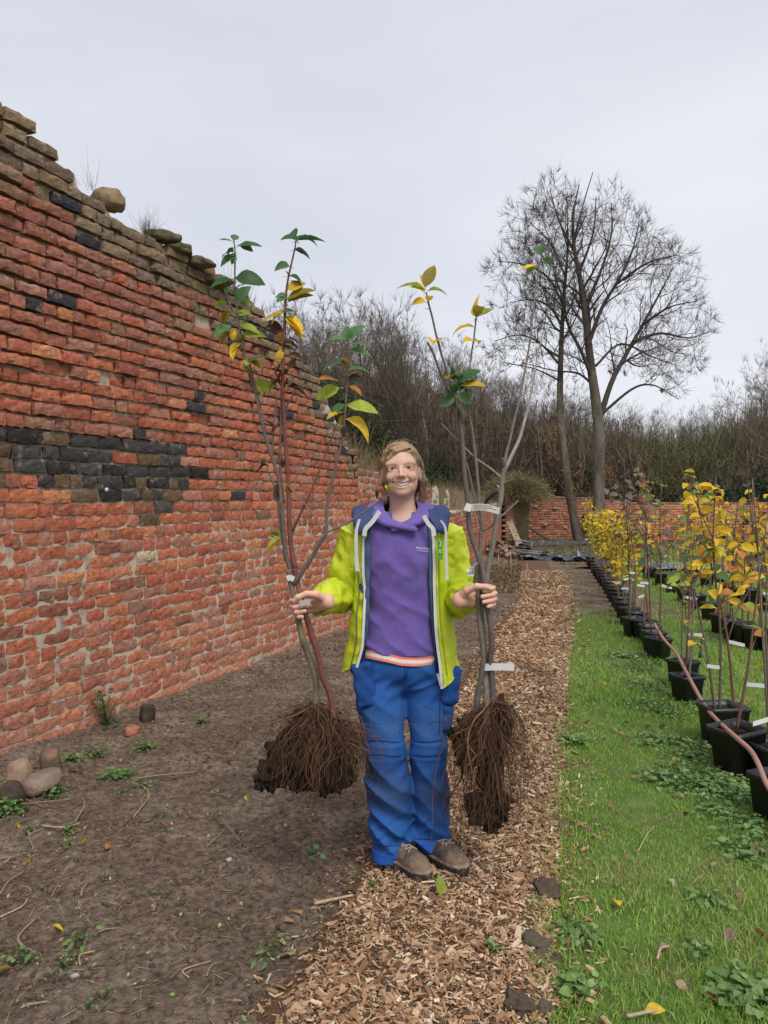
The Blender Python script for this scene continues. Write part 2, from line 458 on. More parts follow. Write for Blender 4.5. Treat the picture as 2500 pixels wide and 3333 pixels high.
# soil crumbs, pebbles and bits of straw on the bare bed
mb = MB()
n = 22000
y = 1.9 + 9 * rng.random(n) ** 1.7; x = WX(y) + 0.05 + (np.interp(y, *PXL) + 0.1 - WX(y)) * rng.random(n)
V, F = blob(1, 3, 0.5, 1)
s = np.exp(rng.normal(math.log(0.0048), 0.5, n)).clip(0.0025, 0.016)
keep = (fbm(np.stack([x, y], -1) * 1.3, 3, 51) + rng.normal(0, 0.25, n)) > -0.1
x, y, s = x[keep], y[keep], s[keep]; n = len(x)
c = np.array([0.115, 0.082, 0.060]) * rng.uniform(0.6, 1.4, (n, 1))
w = rng.random(n); c = np.where((w < 0.03)[:, None], np.array([0.28, 0.24, 0.2]), c); c = np.where((w > 0.975)[:, None], np.array([0.26, 0.12, 0.08]), c)
scatter(mb, V, F, np.stack([x, y, soil_top(x, y) + s * 0.3], -1), rand_rots(n) * s[:, None, None], c)
kind(mb.build('soil_crumbs', m_crumb), 'stuff', 'dark crumbs of earth and small pebbles on the bare bed')
mb = MB()
n = 8500
y = 1.9 + 10 * rng.random(n) ** 1.6; x = WX(y) + 0.1 + (np.interp(y, *PXL) + 0.05 - WX(y)) * rng.random(n)
L = rng.uniform(0.012, 0.05, n); a = rng.uniform(0, 6.28, n)
A = np.stack([x, y, soil_top(x, y) + 0.004], -1); B = A + np.stack([np.cos(a) * L, np.sin(a) * L, rng.normal(0.004, 0.005, n)], -1)
pal = np.array([(0.36, 0.27, 0.16), (0.26, 0.17, 0.10), (0.17, 0.11, 0.07), (0.42, 0.34, 0.2), (0.2, 0.2, 0.08)])
segs(mb, A, B, 0.0016, 0.0009, 3, pal[rng.choice(5, n)] * rng.uniform(0.7, 1.1, (n, 1)))
kind(mb.build('straw_litter', m_crumb), 'stuff', 'short bits of dry straw and twig strewn over the soil')
mb = MB(); n = 2600; y = 2.0 + 9 * rng.random(n) ** 1.3; x = WX(y) + 0.08 + (np.interp(y, *PXL) - WX(y)) * rng.random(n) ** 1.3
k = fbm(np.stack([x, y], -1) * 1.1, 3, 131) + 0.25 * rng.random(n) > 0.08; x, y = x[k], y[k]; n = len(x); M = rand_rots(n) * rng.uniform(0.008, 0.022, n)[:, None, None]
scatter(mb, np.array([(-0.5, 0, 0), (0, -0.3, 0.08), (0.5, 0, 0), (0, 0.3, 0.08)]), np.array([(0, 1, 2, 3)]), np.stack([x, y, soil_top(x, y) + 0.010], -1), M, np.array([(0.20, 0.30, 0.09), (0.30, 0.34, 0.12), (0.36, 0.28, 0.16), (0.42, 0.34, 0.2)])[rng.choice(4, n)] * rng.uniform(.7, 1.2, (n, 1)))
kind(mb.build('seedlings', m_crumb), 'stuff', 'tiny green seedlings and leaf scraps sprinkled over the soil')
# tiny green seedlings
def bladeset(mb, x, y, z, h, w, lean, col):
    n = len(x); a = rng.uniform(0, 6.28, n)
    b = np.stack([x, y, z], -1); s = np.stack([np.cos(a), np.sin(a), 0 * a], -1) * (w / 2)[:, None]
    la = rng.uniform(0, 6.28, n); l = np.stack([np.cos(la), np.sin(la), 0 * a], -1) * (lean * h)[:, None]
    m1 = b + l * 0.35 + np.array([0, 0, 1]) * (h * 0.6)[:, None]; t = b + l + np.array([0, 0, 1]) * (h * np.sqrt(np.clip(1 - 0.5 * lean**2, .3, 1)))[:, None]
    v = np.stack([b - s, b + s, m1 + s * 0.8, m1 - s * 0.8, t + s * 0.15, t - s * 0.15], 1)
    f = (np.arange(n) * 6)[:, None, None] + np.array([(0, 1, 2, 3), (3, 2, 4, 5)])[None]
    mb.add(v.reshape(-1, 3), f.reshape(-1, 4), np.repeat(col, 6, 0))
def grasscol(n, x, y):
    pal = np.array([(0.26, 0.43, 0.075), (0.33, 0.50, 0.095), (0.20, 0.36, 0.065), (0.43, 0.47, 0.14), (0.50, 0.44, 0.22)])
    d = fbm(np.stack([x, y], -1) * 1.9, 3, 61)
    i = np.clip(np.floor(rng.random(n) * 3.6 + np.clip(d * 2.2 - 0.2, -.3, 1.5)), 0, 4).astype(int)
    return pal[i] * rng.uniform(0.75, 1.2, (n, 1))
def grass(mb, n, y0, y1, xmax, h, w, pw=1.3, gap=0.0):
    y = y0 + (y1 - y0) * rng.random(n) ** pw; x0 = pxr(y) - 0.02; x = x0 + (xmax(y) - x0) * rng.random(n) ** 1.0
    d = fbm(np.stack([x, y], -1) * 2.4, 3, 71)
    hh = h * rng.uniform(0.5, 1.3, n) * (1 + 0.6 * d)
    dead = np.clip((y - 9.2 + 2.2 * d) / 2.2, 0, 1) * np.clip((3.0 + .2 * (y - 9) + 0.55 + 0.3 * d - x) / 0.3, 0, 1)
    k = (d > gap - 0.8 + 0.45 * rng.random(n)) & (rng.random(n) > dead * 0.95)
    x, y, hh = x[k], y[k], hh[k]
    bladeset(mb, x, y, gh(x, y), hh, w * rng.uniform(0.7, 1.3, len(x)), rng.uniform(0.1, 1.1, len(x)), grasscol(len(x), x, y))
mb = MB()
grass(mb, 62000, 1.7, 5.2, lambda y: np.interp(y, [1.5, 5.2], [1.75, 2.9]), 0.028, 0.0032, 1.2)
grass(mb, 42000, 5.2, 12, lambda y: np.interp(y, [5.2, 12], [4.2, 8.0]), 0.042, 0.0065, 1.3)
grass(mb, 20000, 12, 22, lambda y: np.interp(y, [12, 22], [9.0, 14.0]), 0.06, 0.014, 1.3)
# ragged tongues of grass creeping over the path edge
n = 5000; y = 1.8 + 8 * rng.random(n) ** 1.4; x = pxr(y) + rng.normal(0.0, 0.045, n)
bladeset(mb, x, y, gh(x, y), rng.uniform(0.02, 0.05, n), np.full(n, 0.0045), rng.uniform(0.2, 1.2, n), grasscol(n, x, y))
kind(mb.build('grass', m_blade), 'stuff', 'short green grass of the lawn strip')

# ================================================================== BRICK WALLS
BR = {}
def brick_variant(w, h, d, seed):
    g = np.random.default_rng(seed); nx, nz = (6, 4) if w > 0.15 else (4, 4)
    X, Z = np.meshgrid(np.linspace(-w/2, w/2, nx), np.linspace(-h/2, h/2, nz), indexing='ij')
    dep = g.normal(0, 0.0011, X.shape) + 0.0032 * fbm(np.stack([X * 14, Z * 14 + seed * 3.1], -1), 3, seed)
    edge = (np.arange(nx)[:, None] % (nx-1) == 0) | (np.arange(nz)[None, :] % (nz-1) == 0)
    corner = (np.arange(nx)[:, None] % (nx-1) == 0) & (np.arange(nz)[None, :] % (nz-1) == 0)
    dep = dep + np.where(edge, 0.0020 + np.abs(g.normal(0, 0.0030, X.shape)), 0) + np.where(corner, 0.003, 0)
    X = X + np.where(edge, g.normal(0, 0.0036, X.shape), 0) * (1 if w > .15 else .7); Z = Z + np.where(edge, g.normal(0, 0.0034, Z.shape), 0)
    front = np.stack([X, dep, Z], -1).reshape(-1, 3)          # local: x along wall, y into the wall, z up
    id_ = np.arange(nx * nz).reshape(nx, nz)
    f = [(id_[i, j], id_[i+1, j], id_[i+1, j+1], id_[i, j+1]) for i in range(nx-1) for j in range(nz-1)]
    ring = [id_[i, 0] for i in range(nx)] + [id_[nx-1, j] for j in range(1, nz)] + [id_[i, nz-1] for i in range(nx-2, -1, -1)] + [id_[0, j] for j in range(nz-2, 0, -1)]
    back = front[ring].copy(); back[:, 1] = d; n0 = nx * nz; k = len(ring)
    f += [(ring[(q+1) % k], ring[q], n0 + q, n0 + (q+1) % k) for q in range(k)]
    return np.concatenate([front, back]), np.array(f)
STR = [brick_variant(0.228, 0.073, 0.09, 100 + i) for i in range(14)]
HDR = [brick_variant(0.110, 0.073, 0.09, 200 + i) for i in range(8)]

def brick_mat(name, src):
    m = mat(name, src=src, var=0.42, vscale=34, bump=1.0, bscale=110, bdist=0.010, rough=0.92, spec=0.12,
            col2=(0.42, 0.31, 0.26), c2scale=13, c2lo=0.56, c2hi=0.80)
    N, L = m.node_tree.nodes, m.node_tree.links       # dark sooty pits
    b = N['Principled BSDF']; old = b.inputs['Base Color'].links[0].from_socket
    geo = N.new('ShaderNodeNewGeometry'); n = N.new('ShaderNodeTexNoise'); n.inputs['Scale'].default_value = 42; n.inputs['Detail'].default_value = 4
    L.new(geo.outputs['Position'], n.inputs['Vector'])
    mr = N.new('ShaderNodeMapRange'); mr.inputs['From Min'].default_value = 0.62; mr.inputs['From Max'].default_value = 0.74
    mr.inputs['To Max'].default_value = 0.75; L.new(n.outputs['Fac'], mr.inputs['Value'])
    k = N.new('ShaderNodeMix'); k.data_type = 'RGBA'; L.new(mr.outputs[0], k.inputs[0]); L.new(old, k.inputs[6]); k.inputs[7].default_value = (0.06, 0.035, 0.028, 1)
    L.new(k.outputs[2], b.inputs['Base Color'])
    return m
m_brick_o = brick_mat('old_brick_single', 'obj'); m_brick_a = brick_mat('old_brick', 'attr')
m_mortar = mat('lime_mortar', (0.52, 0.43, 0.33), var=0.3, vscale=18, col2=(0.22, 0.15, 0.11), c2scale=7, c2lo=0.5, c2hi=0.65, bump=1.0, bscale=140, bdist=0.006, rough=0.95, spec=0.1)

class Wall:
    def __init__(s, pts):
        s.P = np.array(pts, float); d = np.diff(s.P, axis=0); s.l = np.linalg.norm(d, axis=1)
        s.S = np.concatenate([[0], np.cumsum(s.l)]); s.L = s.S[-1]; s.d = d / s.l[:, None]
    def at(s, q):
        q = np.asarray(q, float); x = np.interp(q, s.S, s.P[:, 0]); y = np.interp(q, s.S, s.P[:, 1])
        i = np.clip(np.searchsorted(s.S, q, 'right') - 1, 0, len(s.l) - 1)
        return x, y, s.d[i]
def in_poly(px, py, poly):
    c = False; j = len(poly) - 1
    for i in range(len(poly)):
        (xi, yi), (xj, yj) = poly[i], poly[j]
        if (yi > py) != (yj > py) and px < (xj - xi) * (py - yi) / (yj - yi) + xi: c = not c
        j = i
    return c
BLACK = [(-60, 1408), (130, 1412), (270, 1428), (350, 1412), (490, 1410), (495, 1450), (585, 1462), (600, 1500), (665, 1510), (668, 1550),
         (605, 1560), (600, 1610), (545, 1615), (545, 1700), (478, 1715), (475, 1640), (270, 1632), (275, 1595), (150, 1575), (150, 1530), (30, 1520), (25, 1565), (-60, 1570)]
def brick_color(g, px, py, z, top, tall):
    u = g.random()
    pal = [((0.50, 0.155, 0.075), .34), ((0.43, 0.12, 0.07), .28), ((0.42, 0.19, 0.135), .18), ((0.30, 0.11, 0.075), .10), ((0.56, 0.235, 0.11), .08), ((0.22, 0.14, 0.10), .02)]
    c = None; a = 0
    for q, w in pal:
        a += w
        if u <= a: c = np.array(q); break
    if c is None: c = np.array(pal[0][0])
    c = c * 0.72 + np.array((0.43, 0.165, 0.105)) * 0.28
    if tall:
        t = (z - 1.80) / 1.3 + g.normal(0, 0.24)
        if t > 0.35:
            v = g.random(); c2 = np.array([(0.31, 0.125, 0.092), (0.33, 0.155, 0.115), (0.27, 0.165, 0.105), (0.36, 0.15, 0.095)][int(v * 3.99)]); k = min(0.9, (t - 0.35) * 1.6); c = c * (1 - k) + c2 * k
        if top - z < 0.22 + 0.22 * g.random(): c = np.array([(0.24, 0.175, 0.11), (0.21, 0.15, 0.105), (0.27, 0.19, 0.11)][int(g.random() * 2.99)])
        if in_poly(px, py, BLACK):
            v = g.random()
            if v < 0.80: c = np.array((0.045, 0.041, 0.039)) * g.uniform(0.7, 2.0)
            elif v < 0.95: c = np.array((0.16, 0.105, 0.06))
        elif 1.5 < z and g.random() < 0.028: c = np.array((0.06, 0.055, 0.06))
        if 320 > px > -60 and 640 < py < 800 and g.random() < 0.12: c = np.array((0.05, 0.05, 0.055))
        if abs(px - 508) < 30 and abs(py - 1805) < 16: c = np.array((0.58, 0.44, 0.28))
        if z < 0.5: c = c * 0.55 + np.array((0.46, 0.21, 0.13)) * 0.45
    return c * g.uniform(0.85, 1.15)

def build_wall(root, wall, hfun, tall, n_single, seed, CH=0.0865, kmax=60, zf=lambda s: 0.0, colfun=None):
    g = np.random.default_rng(seed); recs = []
    mid = np.array([0, 0, CAM_H])
    for k in range(-1, kmax):
        z0 = k * CH; hdr = (k % 4 == 2); s = -0.2 * g.random()
        while s < wall.L:
            if hdr: w = 0.110 if g.random() < 0.85 else 0.228
            else: w = 0.228 if g.random() < 0.80 else (0.110 if g.random() < .7 else 0.165)
            wj = w * g.uniform(0.95, 1.05); c = s + wj / 2; s += wj + g.uniform(0.008, 0.015)
            if c < 0 or c > wall.L: continue
            top = float(hfun(c))
            if z0 + 0.07 > top + 0.03: continue
            x, y, d = wall.at(c); nrm = np.array([d[1], -d[0]])
            z = z0 + 0.04 + 0.018 * float(vnoise(np.array([[c * 0.8, 3.3]]), seed)[0]) * min(1, k / 8) + g.normal(0, 0.0022) + float(zf(c))
            up = min(1, max(0, (z - 1.35) / 0.9)) if tall else 0.35
            out = g.normal(0, 0.0022 + 0.0062 * up) + 0.010 * up * float(vnoise(np.array([[c * 1.1, z * 1.5]]), seed + 3)[0])
            if tall and up > .6 and g.random() < 0.035: out -= 0.035
            pos = np.array([x + nrm[0] * out, y + nrm[1] * out, z])
            pl = HDR if w < 0.15 else STR; vi = int(g.integers(len(pl))); sx = wj / (0.11 if w < .15 else .228) * (1 - 0.035 * up); sz = g.uniform(0.92, 1.06) * (1 - 0.12 * up * g.random() - 0.05 * up)
            yaw = math.atan2(d[1], d[0]) + g.normal(0, 0.012 + 0.02 * up); roll = g.normal(0, 0.012)
            recs.append([pos, pl, vi, w < .15, sx, sz, yaw, roll, top, c])
    P = np.array([r[0] for r in recs]); px, py = proj(P)
    area = np.array([r[4] * (0.5 if r[3] else 1) for r in recs]) / np.linalg.norm(P - mid, axis=1)**2
    area = np.where((px > -20) & (px < 2520) & (py > 0) & (py < 3333), area, 0)
    single = set(np.argsort(-area)[:n_single].tolist()) if n_single else set()
    mb = MB(); meshes = {}
    for i, r in enumerate(recs):
        pos, pl, vi, hd, sx, sz, yaw, roll, top, c = r
        col = brick_color(g, px[i], py[i], pos[2], top, tall) if colfun is None else colfun(g, pos, top)
        cr, sr = math.cos(roll), math.sin(roll); Rr = np.array([[cr, 0, sr], [0, 1, 0], [-sr, 0, cr]])
        if i in single:
            key = (hd, vi)
            if key not in meshes:
                q = MB(); q.add(*pl[vi]); meshes[key] = q.mesh('brick', False)
            o = obj('brick', meshes[key], m_brick_o, root, color=col)
            o.location = Vector(pos) - root.location; o.rotation_euler = (0, roll, yaw); o.scale = (sx, 1, sz)
        else:
            V, F = pl[vi]; v = (V * np.array([sx, 1, sz])) @ (rotz(yaw) @ Rr).T + pos
            mb.add(v, F, col)
    if mb.n: kind(mb.build('bricks', m_brick_a, root, loc=root.location, smooth=False), 'stuff')
def mortar(root, wall, hfun, rec, thick, ds, dz, seed, zf=lambda s: 0.0, name='mortar', m=None):
    """front bed of mortar, a rough top and the back of the wall as one closed shell"""
    S = np.arange(0, wall.L + ds, ds).clip(0, wall.L); rows = []
    top = np.array([float(hfun(s)) for s in S]); x, y, d = wall.at(S); nx, ny = d[:, 1], -d[:, 0]; zb = np.array([float(zf(s)) for s in S])
    nz = int(top.max() / dz) + 2
    for k in range(nz + 1):
        z = np.minimum(-0.15 + k * dz, top - 0.02)
        r = rec(S, z) + 0.004 * fbm(np.stack([S * 22, z * 22], -1), 3, seed)
        rows.append(np.stack([x - nx * r, y - ny * r, z + zb], -1))
    zt = top - 0.02 + 0.02 * fbm(np.stack([S * 5, S * 0], -1), 2, seed)
    rows.append(np.stack([x - nx * 0.1, y - ny * 0.1, zt + zb], -1)); rows.append(np.stack([x - nx * thick, y - ny * thick, zt + zb], -1)); rows.append(np.stack([x - nx * thick, y - ny * thick, zb - 0.15], -1))
    mb = MB(); mb.add(np.array(rows).reshape(-1, 3), gridf(len(rows), len(S)))
    return mb.build(name, m or m_mortar, root, loc=root.location)

# --- the tall ruined wall
LN = lambda Y: (-2.15 + 0.396 * (Y - 4.3), Y)
wallA = Wall([LN(2.6), LN(4.3), LN(6.5), LN(8.97)])
sY = lambda s: 2.6 + s * (8.97 - 2.6) / wallA.L
HT = ([2.6, 4.0, 4.90, 4.92, 5.15, 5.2, 6.3, 6.9, 7.38, 7.7, 8.03, 8.3, 8.63, 8.75, 8.97], [3.98, 3.80, 3.56, 3.46, 3.46, 3.42, 3.33, 3.20, 3.06, 2.9, 2.69, 2.5, 2.25, 2.12, 2.06])
hA = lambda s: np.interp(sY(s), *HT) + 0.03 * float(vnoise(np.array([[float(s) * 3.1, 0.5]]), 9)[0])
rootA = thing('brick_wall', 'tall ruined old red brick wall with ragged top and blackened brick patch beside the bare bed', 'wall', (*LN(5.5), 0))
build_wall(rootA, wallA, hA, True, 300, 5)
def recA(s, z):
    t = np.clip((z - 1.25) / 0.7, 0, 1); lump = 0.012 * vnoise(np.stack([s * 2.2, z * 2.2], -1), 41)
    return 0.0076 * (1 - t) + 0.044 * t + lump * (0.22 + 0.5 * t) 
mortar(rootA, wallA, hA, recA, 0.36, 0.03, 0.03, 6)
# broken far end of it: stepped bricks seen on end
g = np.random.default_rng(3); mb = MB()
xe, ye, de = wallA.at(wallA.L); ne = np.array([de[1], -de[0]])
for k in range(24):
    for q in range(3):
        o_ = -0.06 - q * 0.118; ins = -0.05 + g.uniform(-0.05, 0.03)
        V, F = HDR[int(g.integers(8))]
        v = V @ rotz(math.atan2(de[1], de[0]) + math.pi / 2 + g.normal(0, .05)).T
        mb.add(v + np.array([xe + ne[0] * o_ + de[0] * (ins + 0.05), ye + ne[1] * o_ + de[1] * (ins + 0.05), k * 0.0865 + 0.04]), F, np.array((0.40, 0.125, 0.07)) * g.uniform(0.7, 1.2))
kind(mb.build('broken_end_bricks', m_brick_a, rootA, loc=rootA.location), 'stuff')
# loose coping lumps on the top
m_stone = mat('weathered_stone', src='obj', var=0.35, vscale=14, col2=(0.10, 0.10, 0.06), c2scale=9, c2lo=0.5, c2hi=0.68, bump=1.0, bscale=60, bdist=0.01, rough=0.95, spec=0.1)
def stone(px, py, Y, size, col, seed, name, label, cat, parent=None, group=None, sq=0.8, sub=3):
    V, F = blob(1, seed, 0.55, sub, 1.9)
    V = np.sign(V) * np.abs(V) ** sq * np.array(size) / 2
    q = MB(); q.add(V, F); p = W(px, py, Y)
    o = obj(name, q.mesh(name), m_stone, parent, color=col)
    o.location = p - (parent.location if parent else Vector((0, 0, 0))); o.rotation_euler = (0, 0, 1.2 + seed)
    if parent is None: tag(o, label, cat, group)
    return o
o = stone(352, 652, 5.22, (0.19, 0.21, 0.13), (0.30, 0.215, 0.13), 4, 'coping_stone', 'rounded tan stone block loose on top of the tall brick wall', 'stone', sq=0.6)
for i, (px, py, Y) in enumerate([(528, 772, 5.74), (578, 815, 5.88), (640, 858, 6.06), (702, 915, 6.26)]):
    stone(px, py, Y, (0.20, 0.26, 0.075), (0.17, 0.14, 0.09), 20 + i, 'coping_stone', 'mossy grey-brown lump bedded along the crest of the tall brick wall', 'stone', group='mossy lumps on the wall crest', sq=0.7)

# --- the lower continuation beyond the break
wallB = Wall([(-0.31, 8.97), (0.75, 12.8), (1.62, 16.0), (2.85, 21.0), (3.95, 25.6)])
HB = ([0, 1.0, 3.3, 3.9, 4.05, 4.3, 7.2, 12, 17.5], [1.86, 1.83, 1.80, 1.78, 1.55, 1.36, 1.20, 1.25, 1.32])
hB = lambda s: np.interp(s, *HB) + 0.05 * float(vnoise(np.array([[float(s) * 2.6, 7.5]]), 19)[0])
rootB = thing('low_brick_wall', 'lower broken red brick wall running on behind the person towards the corner pier', 'wall', (0.75, 12.8, 0))
def colB(g, pos, top):
    c = np.array([(0.44, 0.135, 0.075), (0.38, 0.115, 0.07), (0.36, 0.155, 0.11), (0.48, 0.165, 0.08)][int(g.integers(4))])
    if top - pos[2] < 0.15: c = c * 0.5 + np.array((0.24, 0.18, 0.13)) * 0.5
    return c * g.uniform(0.75, 1.15)
build_wall(rootB, wallB, hB, False, 0, 15, CH=0.088, kmax=24, colfun=colB)
mortar(rootB, wallB, hB, lambda s, z: 0.012 + 0.006 * vnoise(np.stack([s * 3, z * 3], -1), 43), 0.36, 0.12, 0.06, 16)

# --- far wall across the end of the garden
m_brick_far = mat('far_brick', src='attr', var=0.25, vscale=6, bump=0.6, bscale=40, bdist=0.01, rough=0.9)
wallC = Wall([W(1716, 1760, 27.5).xy, W(2060, 1775, 27.3).xy, W(2700, 1780, 27.0).xy])
hC = lambda s: np.interp(s, [0, 1.0, 2.6, 3.6, 5, 12], [1.66, 1.60, 1.50, 1.36, 1.36, 1.3])
rootC = thing('garden_end_wall', 'far red brick wall with small pale stones and an arched opening between two tree trunks', 'wall', (*wallC.P[1], 0))
ARCH = [W(1886, 1700, 27.5).x, W(1926, 1700, 27.5).x]
def colC(g, pos, top):
    c = np.array([(0.46, 0.18, 0.105), (0.42, 0.15, 0.085), (0.44, 0.22, 0.15), (0.52, 0.22, 0.12)][int(g.integers(4))])
    if top - pos[2] < 0.1: c = np.array((0.22, 0.16, 0.11))
    return c * g.uniform(0.75, 1.15)
_b = Wall.at
def build_far():
    g = np.random.default_rng(33); mb = MB(); CH = 0.09
    ax0, ax1 = ARCH; acx = (ax0 + ax1) / 2; aw = (ax1 - ax0) / 2
    for k in range(0, 19):
        s = -g.random() * 0.2
        while s < wallC.L:
            w = 0.23 if g.random() < .75 else 0.115; c = s + w / 2; s += w + 0.012
            if c < 0: continue
            z = k * CH + 0.045
            if z > float(hC(c)) - 0.02: continue
            x, y, d = wallC.at(c)
            if abs(x - acx) < aw and z < 0.72 + 0.5 * math.sqrt(max(0, 1 - ((x - acx) / aw)**2)) * 0.45: continue
            V, F = (STR if w > .15 else HDR)[int(g.integers(8))]
            yaw = math.atan2(d[1], d[0]); n_ = np.array([d[1], -d[0]])
            oo = g.normal(0, 0.006); mb.add((V * np.array([1, 1, 1.06])) @ rotz(yaw).T + np.array([x + n_[0] * oo, y + n_[1] * oo, z]), F, colC(g, np.array([x, y, z]), float(hC(c))))
    kind(mb.build('bricks', m_brick_far, rootC, loc=rootC.location), 'stuff')
    S = np.linspace(0, wallC.L, 200); x, y, d = wallC.at(S); n_ = np.stack([d[:, 1], -d[:, 0]], -1); top = np.array([float(hC(q)) for q in S]) - 0.04
    z0 = np.where(np.abs(x - acx) < aw, np.minimum(0.72 + 0.225 * np.sqrt(np.clip(1 - ((x - acx) / aw)**2, 0, 1)), top), -0.1)
    rows = [np.stack([x - n_[:, 0] * o, y - n_[:, 1] * o, zz], -1) for o, zz in ((0.014, z0), (0.014, top), (0.34, top), (0.34, z0))]
    mb = MB(); mb.add(np.array(rows).reshape(-1, 3), gridf(4, 200)); mb.build('mortar', mat('far_mortar', (0.36, 0.20, 0.14), var=.3, vscale=4), rootC, loc=rootC.location)
    # pale stones set in the brickwork
    for px, py in ((1742, 1648), (1806, 1654), (1775, 1708), (1840, 1716), (1980, 1670), (1985, 1716)):
        p = W(px, py, 27.43); q = MB(); V, F = blob(1, px, 0.2, 2, 1.2); q.add(np.sign(V) * np.abs(V) ** 0.6 * np.array((0.08, 0.05, 0.055)), F)
        o = obj('pale_stone', q.mesh('pale_stone'), m_stone, rootC, color=(0.42, 0.33, 0.26)); o.location = p - rootC.location
build_far()
# pier at the corner with ivy-like dead shrub on it (the shrub comes with the plants)
pier = thing('brick_pier', 'pale weathered brick pier at the corner of the two garden walls', 'pier', (4.35, 25.7, 0))
g = np.random.default_rng(8); mb = MB()
for k in range(24):
    for side in range(4):
        for q in range(4):
            V, F = STR[int(g.integers(14))]
            a = side * math.pi / 2 + 0.12; R_ = rotz(a); off = -0.36 + q * 0.24 + (0.06 if k % 2 else -0.04)
            if abs(off) > 0.40: continue
            v = (V + np.array([off, -0.42 + g.normal(0, .006), k * 0.09 + 0.045])) @ R_.T
            mb.add(v + np.array(pier.location), F, np.array([(0.40, 0.22, 0.15), (0.36, 0.17, 0.11), (0.42, 0.28, 0.20)][int(g.integers(3))]) * g.uniform(.8, 1.15))
kind(mb.build('bricks', m_brick_far, pier, loc=pier.location), 'stuff')
mb = MB(); box(mb, np.array(pier.location) + np.array([0, 0, 1.05]), (0.80, 0.80, 2.14), rotz(0.12)); mb.build('core', m_mortar, pier, loc=pier.location)

# earth bank held up behind the left-hand wall
m_bank = mat('bank_earth', (0.16, 0.12, 0.08), var=0.5, vscale=5, col2=(0.24, 0.20, 0.12), c2scale=2.5, bump=1.0, bscale=40, bdist=0.03, rough=0.95)
ys = np.linspace(2.0, 60, 90); u = np.linspace(0, 1, 40) ** 1.5
Xg = (WX(ys) - 0.33)[:, None] + (-40 * u)[None, :]; Yg = np.repeat(ys[:, None], 40, 1)
hb = np.interp(ys, [2, 7.5, 9, 12, 14, 17, 25, 60], [2.3, 2.1, 1.75, 1.72, 1.35, 1.15, 1.2, 1.6])[:, None]
D = WX(Yg) - 0.33 - Xg
Zg = hb + 0.9 * (1 - np.exp(-D / 3.0)) + 0.10 * np.clip(D, 0, 30) * 0.6 + 0.12 * fbm(np.stack([Xg, Yg], -1) * 0.8, 3, 91)
mb = MB(); mb.add(np.stack([Xg, Yg, Zg], -1).reshape(-1, 3), gridf(90, 40))
kind(mb.build('bank', m_bank), 'structure')
def bankz(x, y):
    D = max(0, WX(y) - 0.33 - x)
    h = np.interp(y, [2, 7.5, 9, 12, 14, 17, 25, 60], [2.3, 2.1, 1.75, 1.72, 1.35, 1.15, 1.2, 1.6])
    return float(h + 0.9 * (1 - math.exp(-D / 3.0)) + 0.06 * min(D, 30))
# ================================================================== TREES AND WOODLAND
m_bark = mat('oak_bark', (0.115, 0.092, 0.072), var=0.4, vscale=8, col2=(0.15, 0.135, 0.11), c2scale=2.0, c2lo=0.5, c2hi=0.65, bump=1.0, bscale=30, bdist=0.03, rough=0.95, stretch=(1, 1, 0.35))
m_twig = mat('bare_twigs', src='attr', var=0.2, vscale=1.5, rough=0.95, spec=0.1)
m_leafa = mat('small_leaves', src='attr', var=0.2, vscale=10, rough=0.6, trans=0.3)

def colonize(scaf, att, step, di, dk, iters, seed, jit=0.25):
    """space colonisation: scaf = list of (polyline, parent index or None); returns nodes, parents"""
    g = np.random.default_rng(seed)
    N = []; par = []; ends = []
    for poly, pi in scaf:
        prev = pi if pi is None else ends[pi[0]][pi[1]]
        ids = []
        for q, p in enumerate(poly):
            if q == 0 and prev is not None: ids.append(prev); continue
            N.append(np.asarray(p, float)); par.append(-1 if prev is None else prev); prev = len(N) - 1; ids.append(prev)
        ends.append(ids)
    N = np.array(N); par = list(par); att = np.asarray(att, float); live = np.ones(len(att), bool)
    d = np.full(len(att), 1e9); near = np.zeros(len(att), int)
    def upd(i0):
        for i in range(i0, len(N)):
            e = np.linalg.norm(att - N[i], axis=1); m = e < d; d[m] = e[m]; near[m] = i
    upd(0)
    for it in range(iters):
        live &= d > dk
        m = live & (d < di)
        if not m.any(): break
        ids = np.unique(near[m]); new = []
        for i in ids:
            a = att[m & (near == i)]; v = (a - N[i]); v = (v / np.linalg.norm(v, axis=1, keepdims=True)).mean(0)
            l = np.linalg.norm(v)
            if l < 0.15: v = g.normal(size=3); l = np.linalg.norm(v)
            v = v / l + g.normal(0, jit, 3); v /= np.linalg.norm(v)
            new.append((N[i] + v * step, i))
        n0 = len(N); N = np.concatenate([N, np.array([x[0] for x in new])]); par += [x[1] for x in new]
        upd(n0)
        if len(N) > 9000: break
    return N, np.array(par)
def radii(par, tip, ex=2.3, rmax=None):
    n = len(par); a = np.zeros(n); ch = np.zeros(n, int)
    for i in range(n - 1, -1, -1):
        if a[i] == 0: a[i] = tip ** ex
        if par[i] >= 0: a[par[i]] += a[i]; ch[par[i]] += 1
    r = a ** (1 / ex)
    return r if rmax is None else np.minimum(r, rmax)
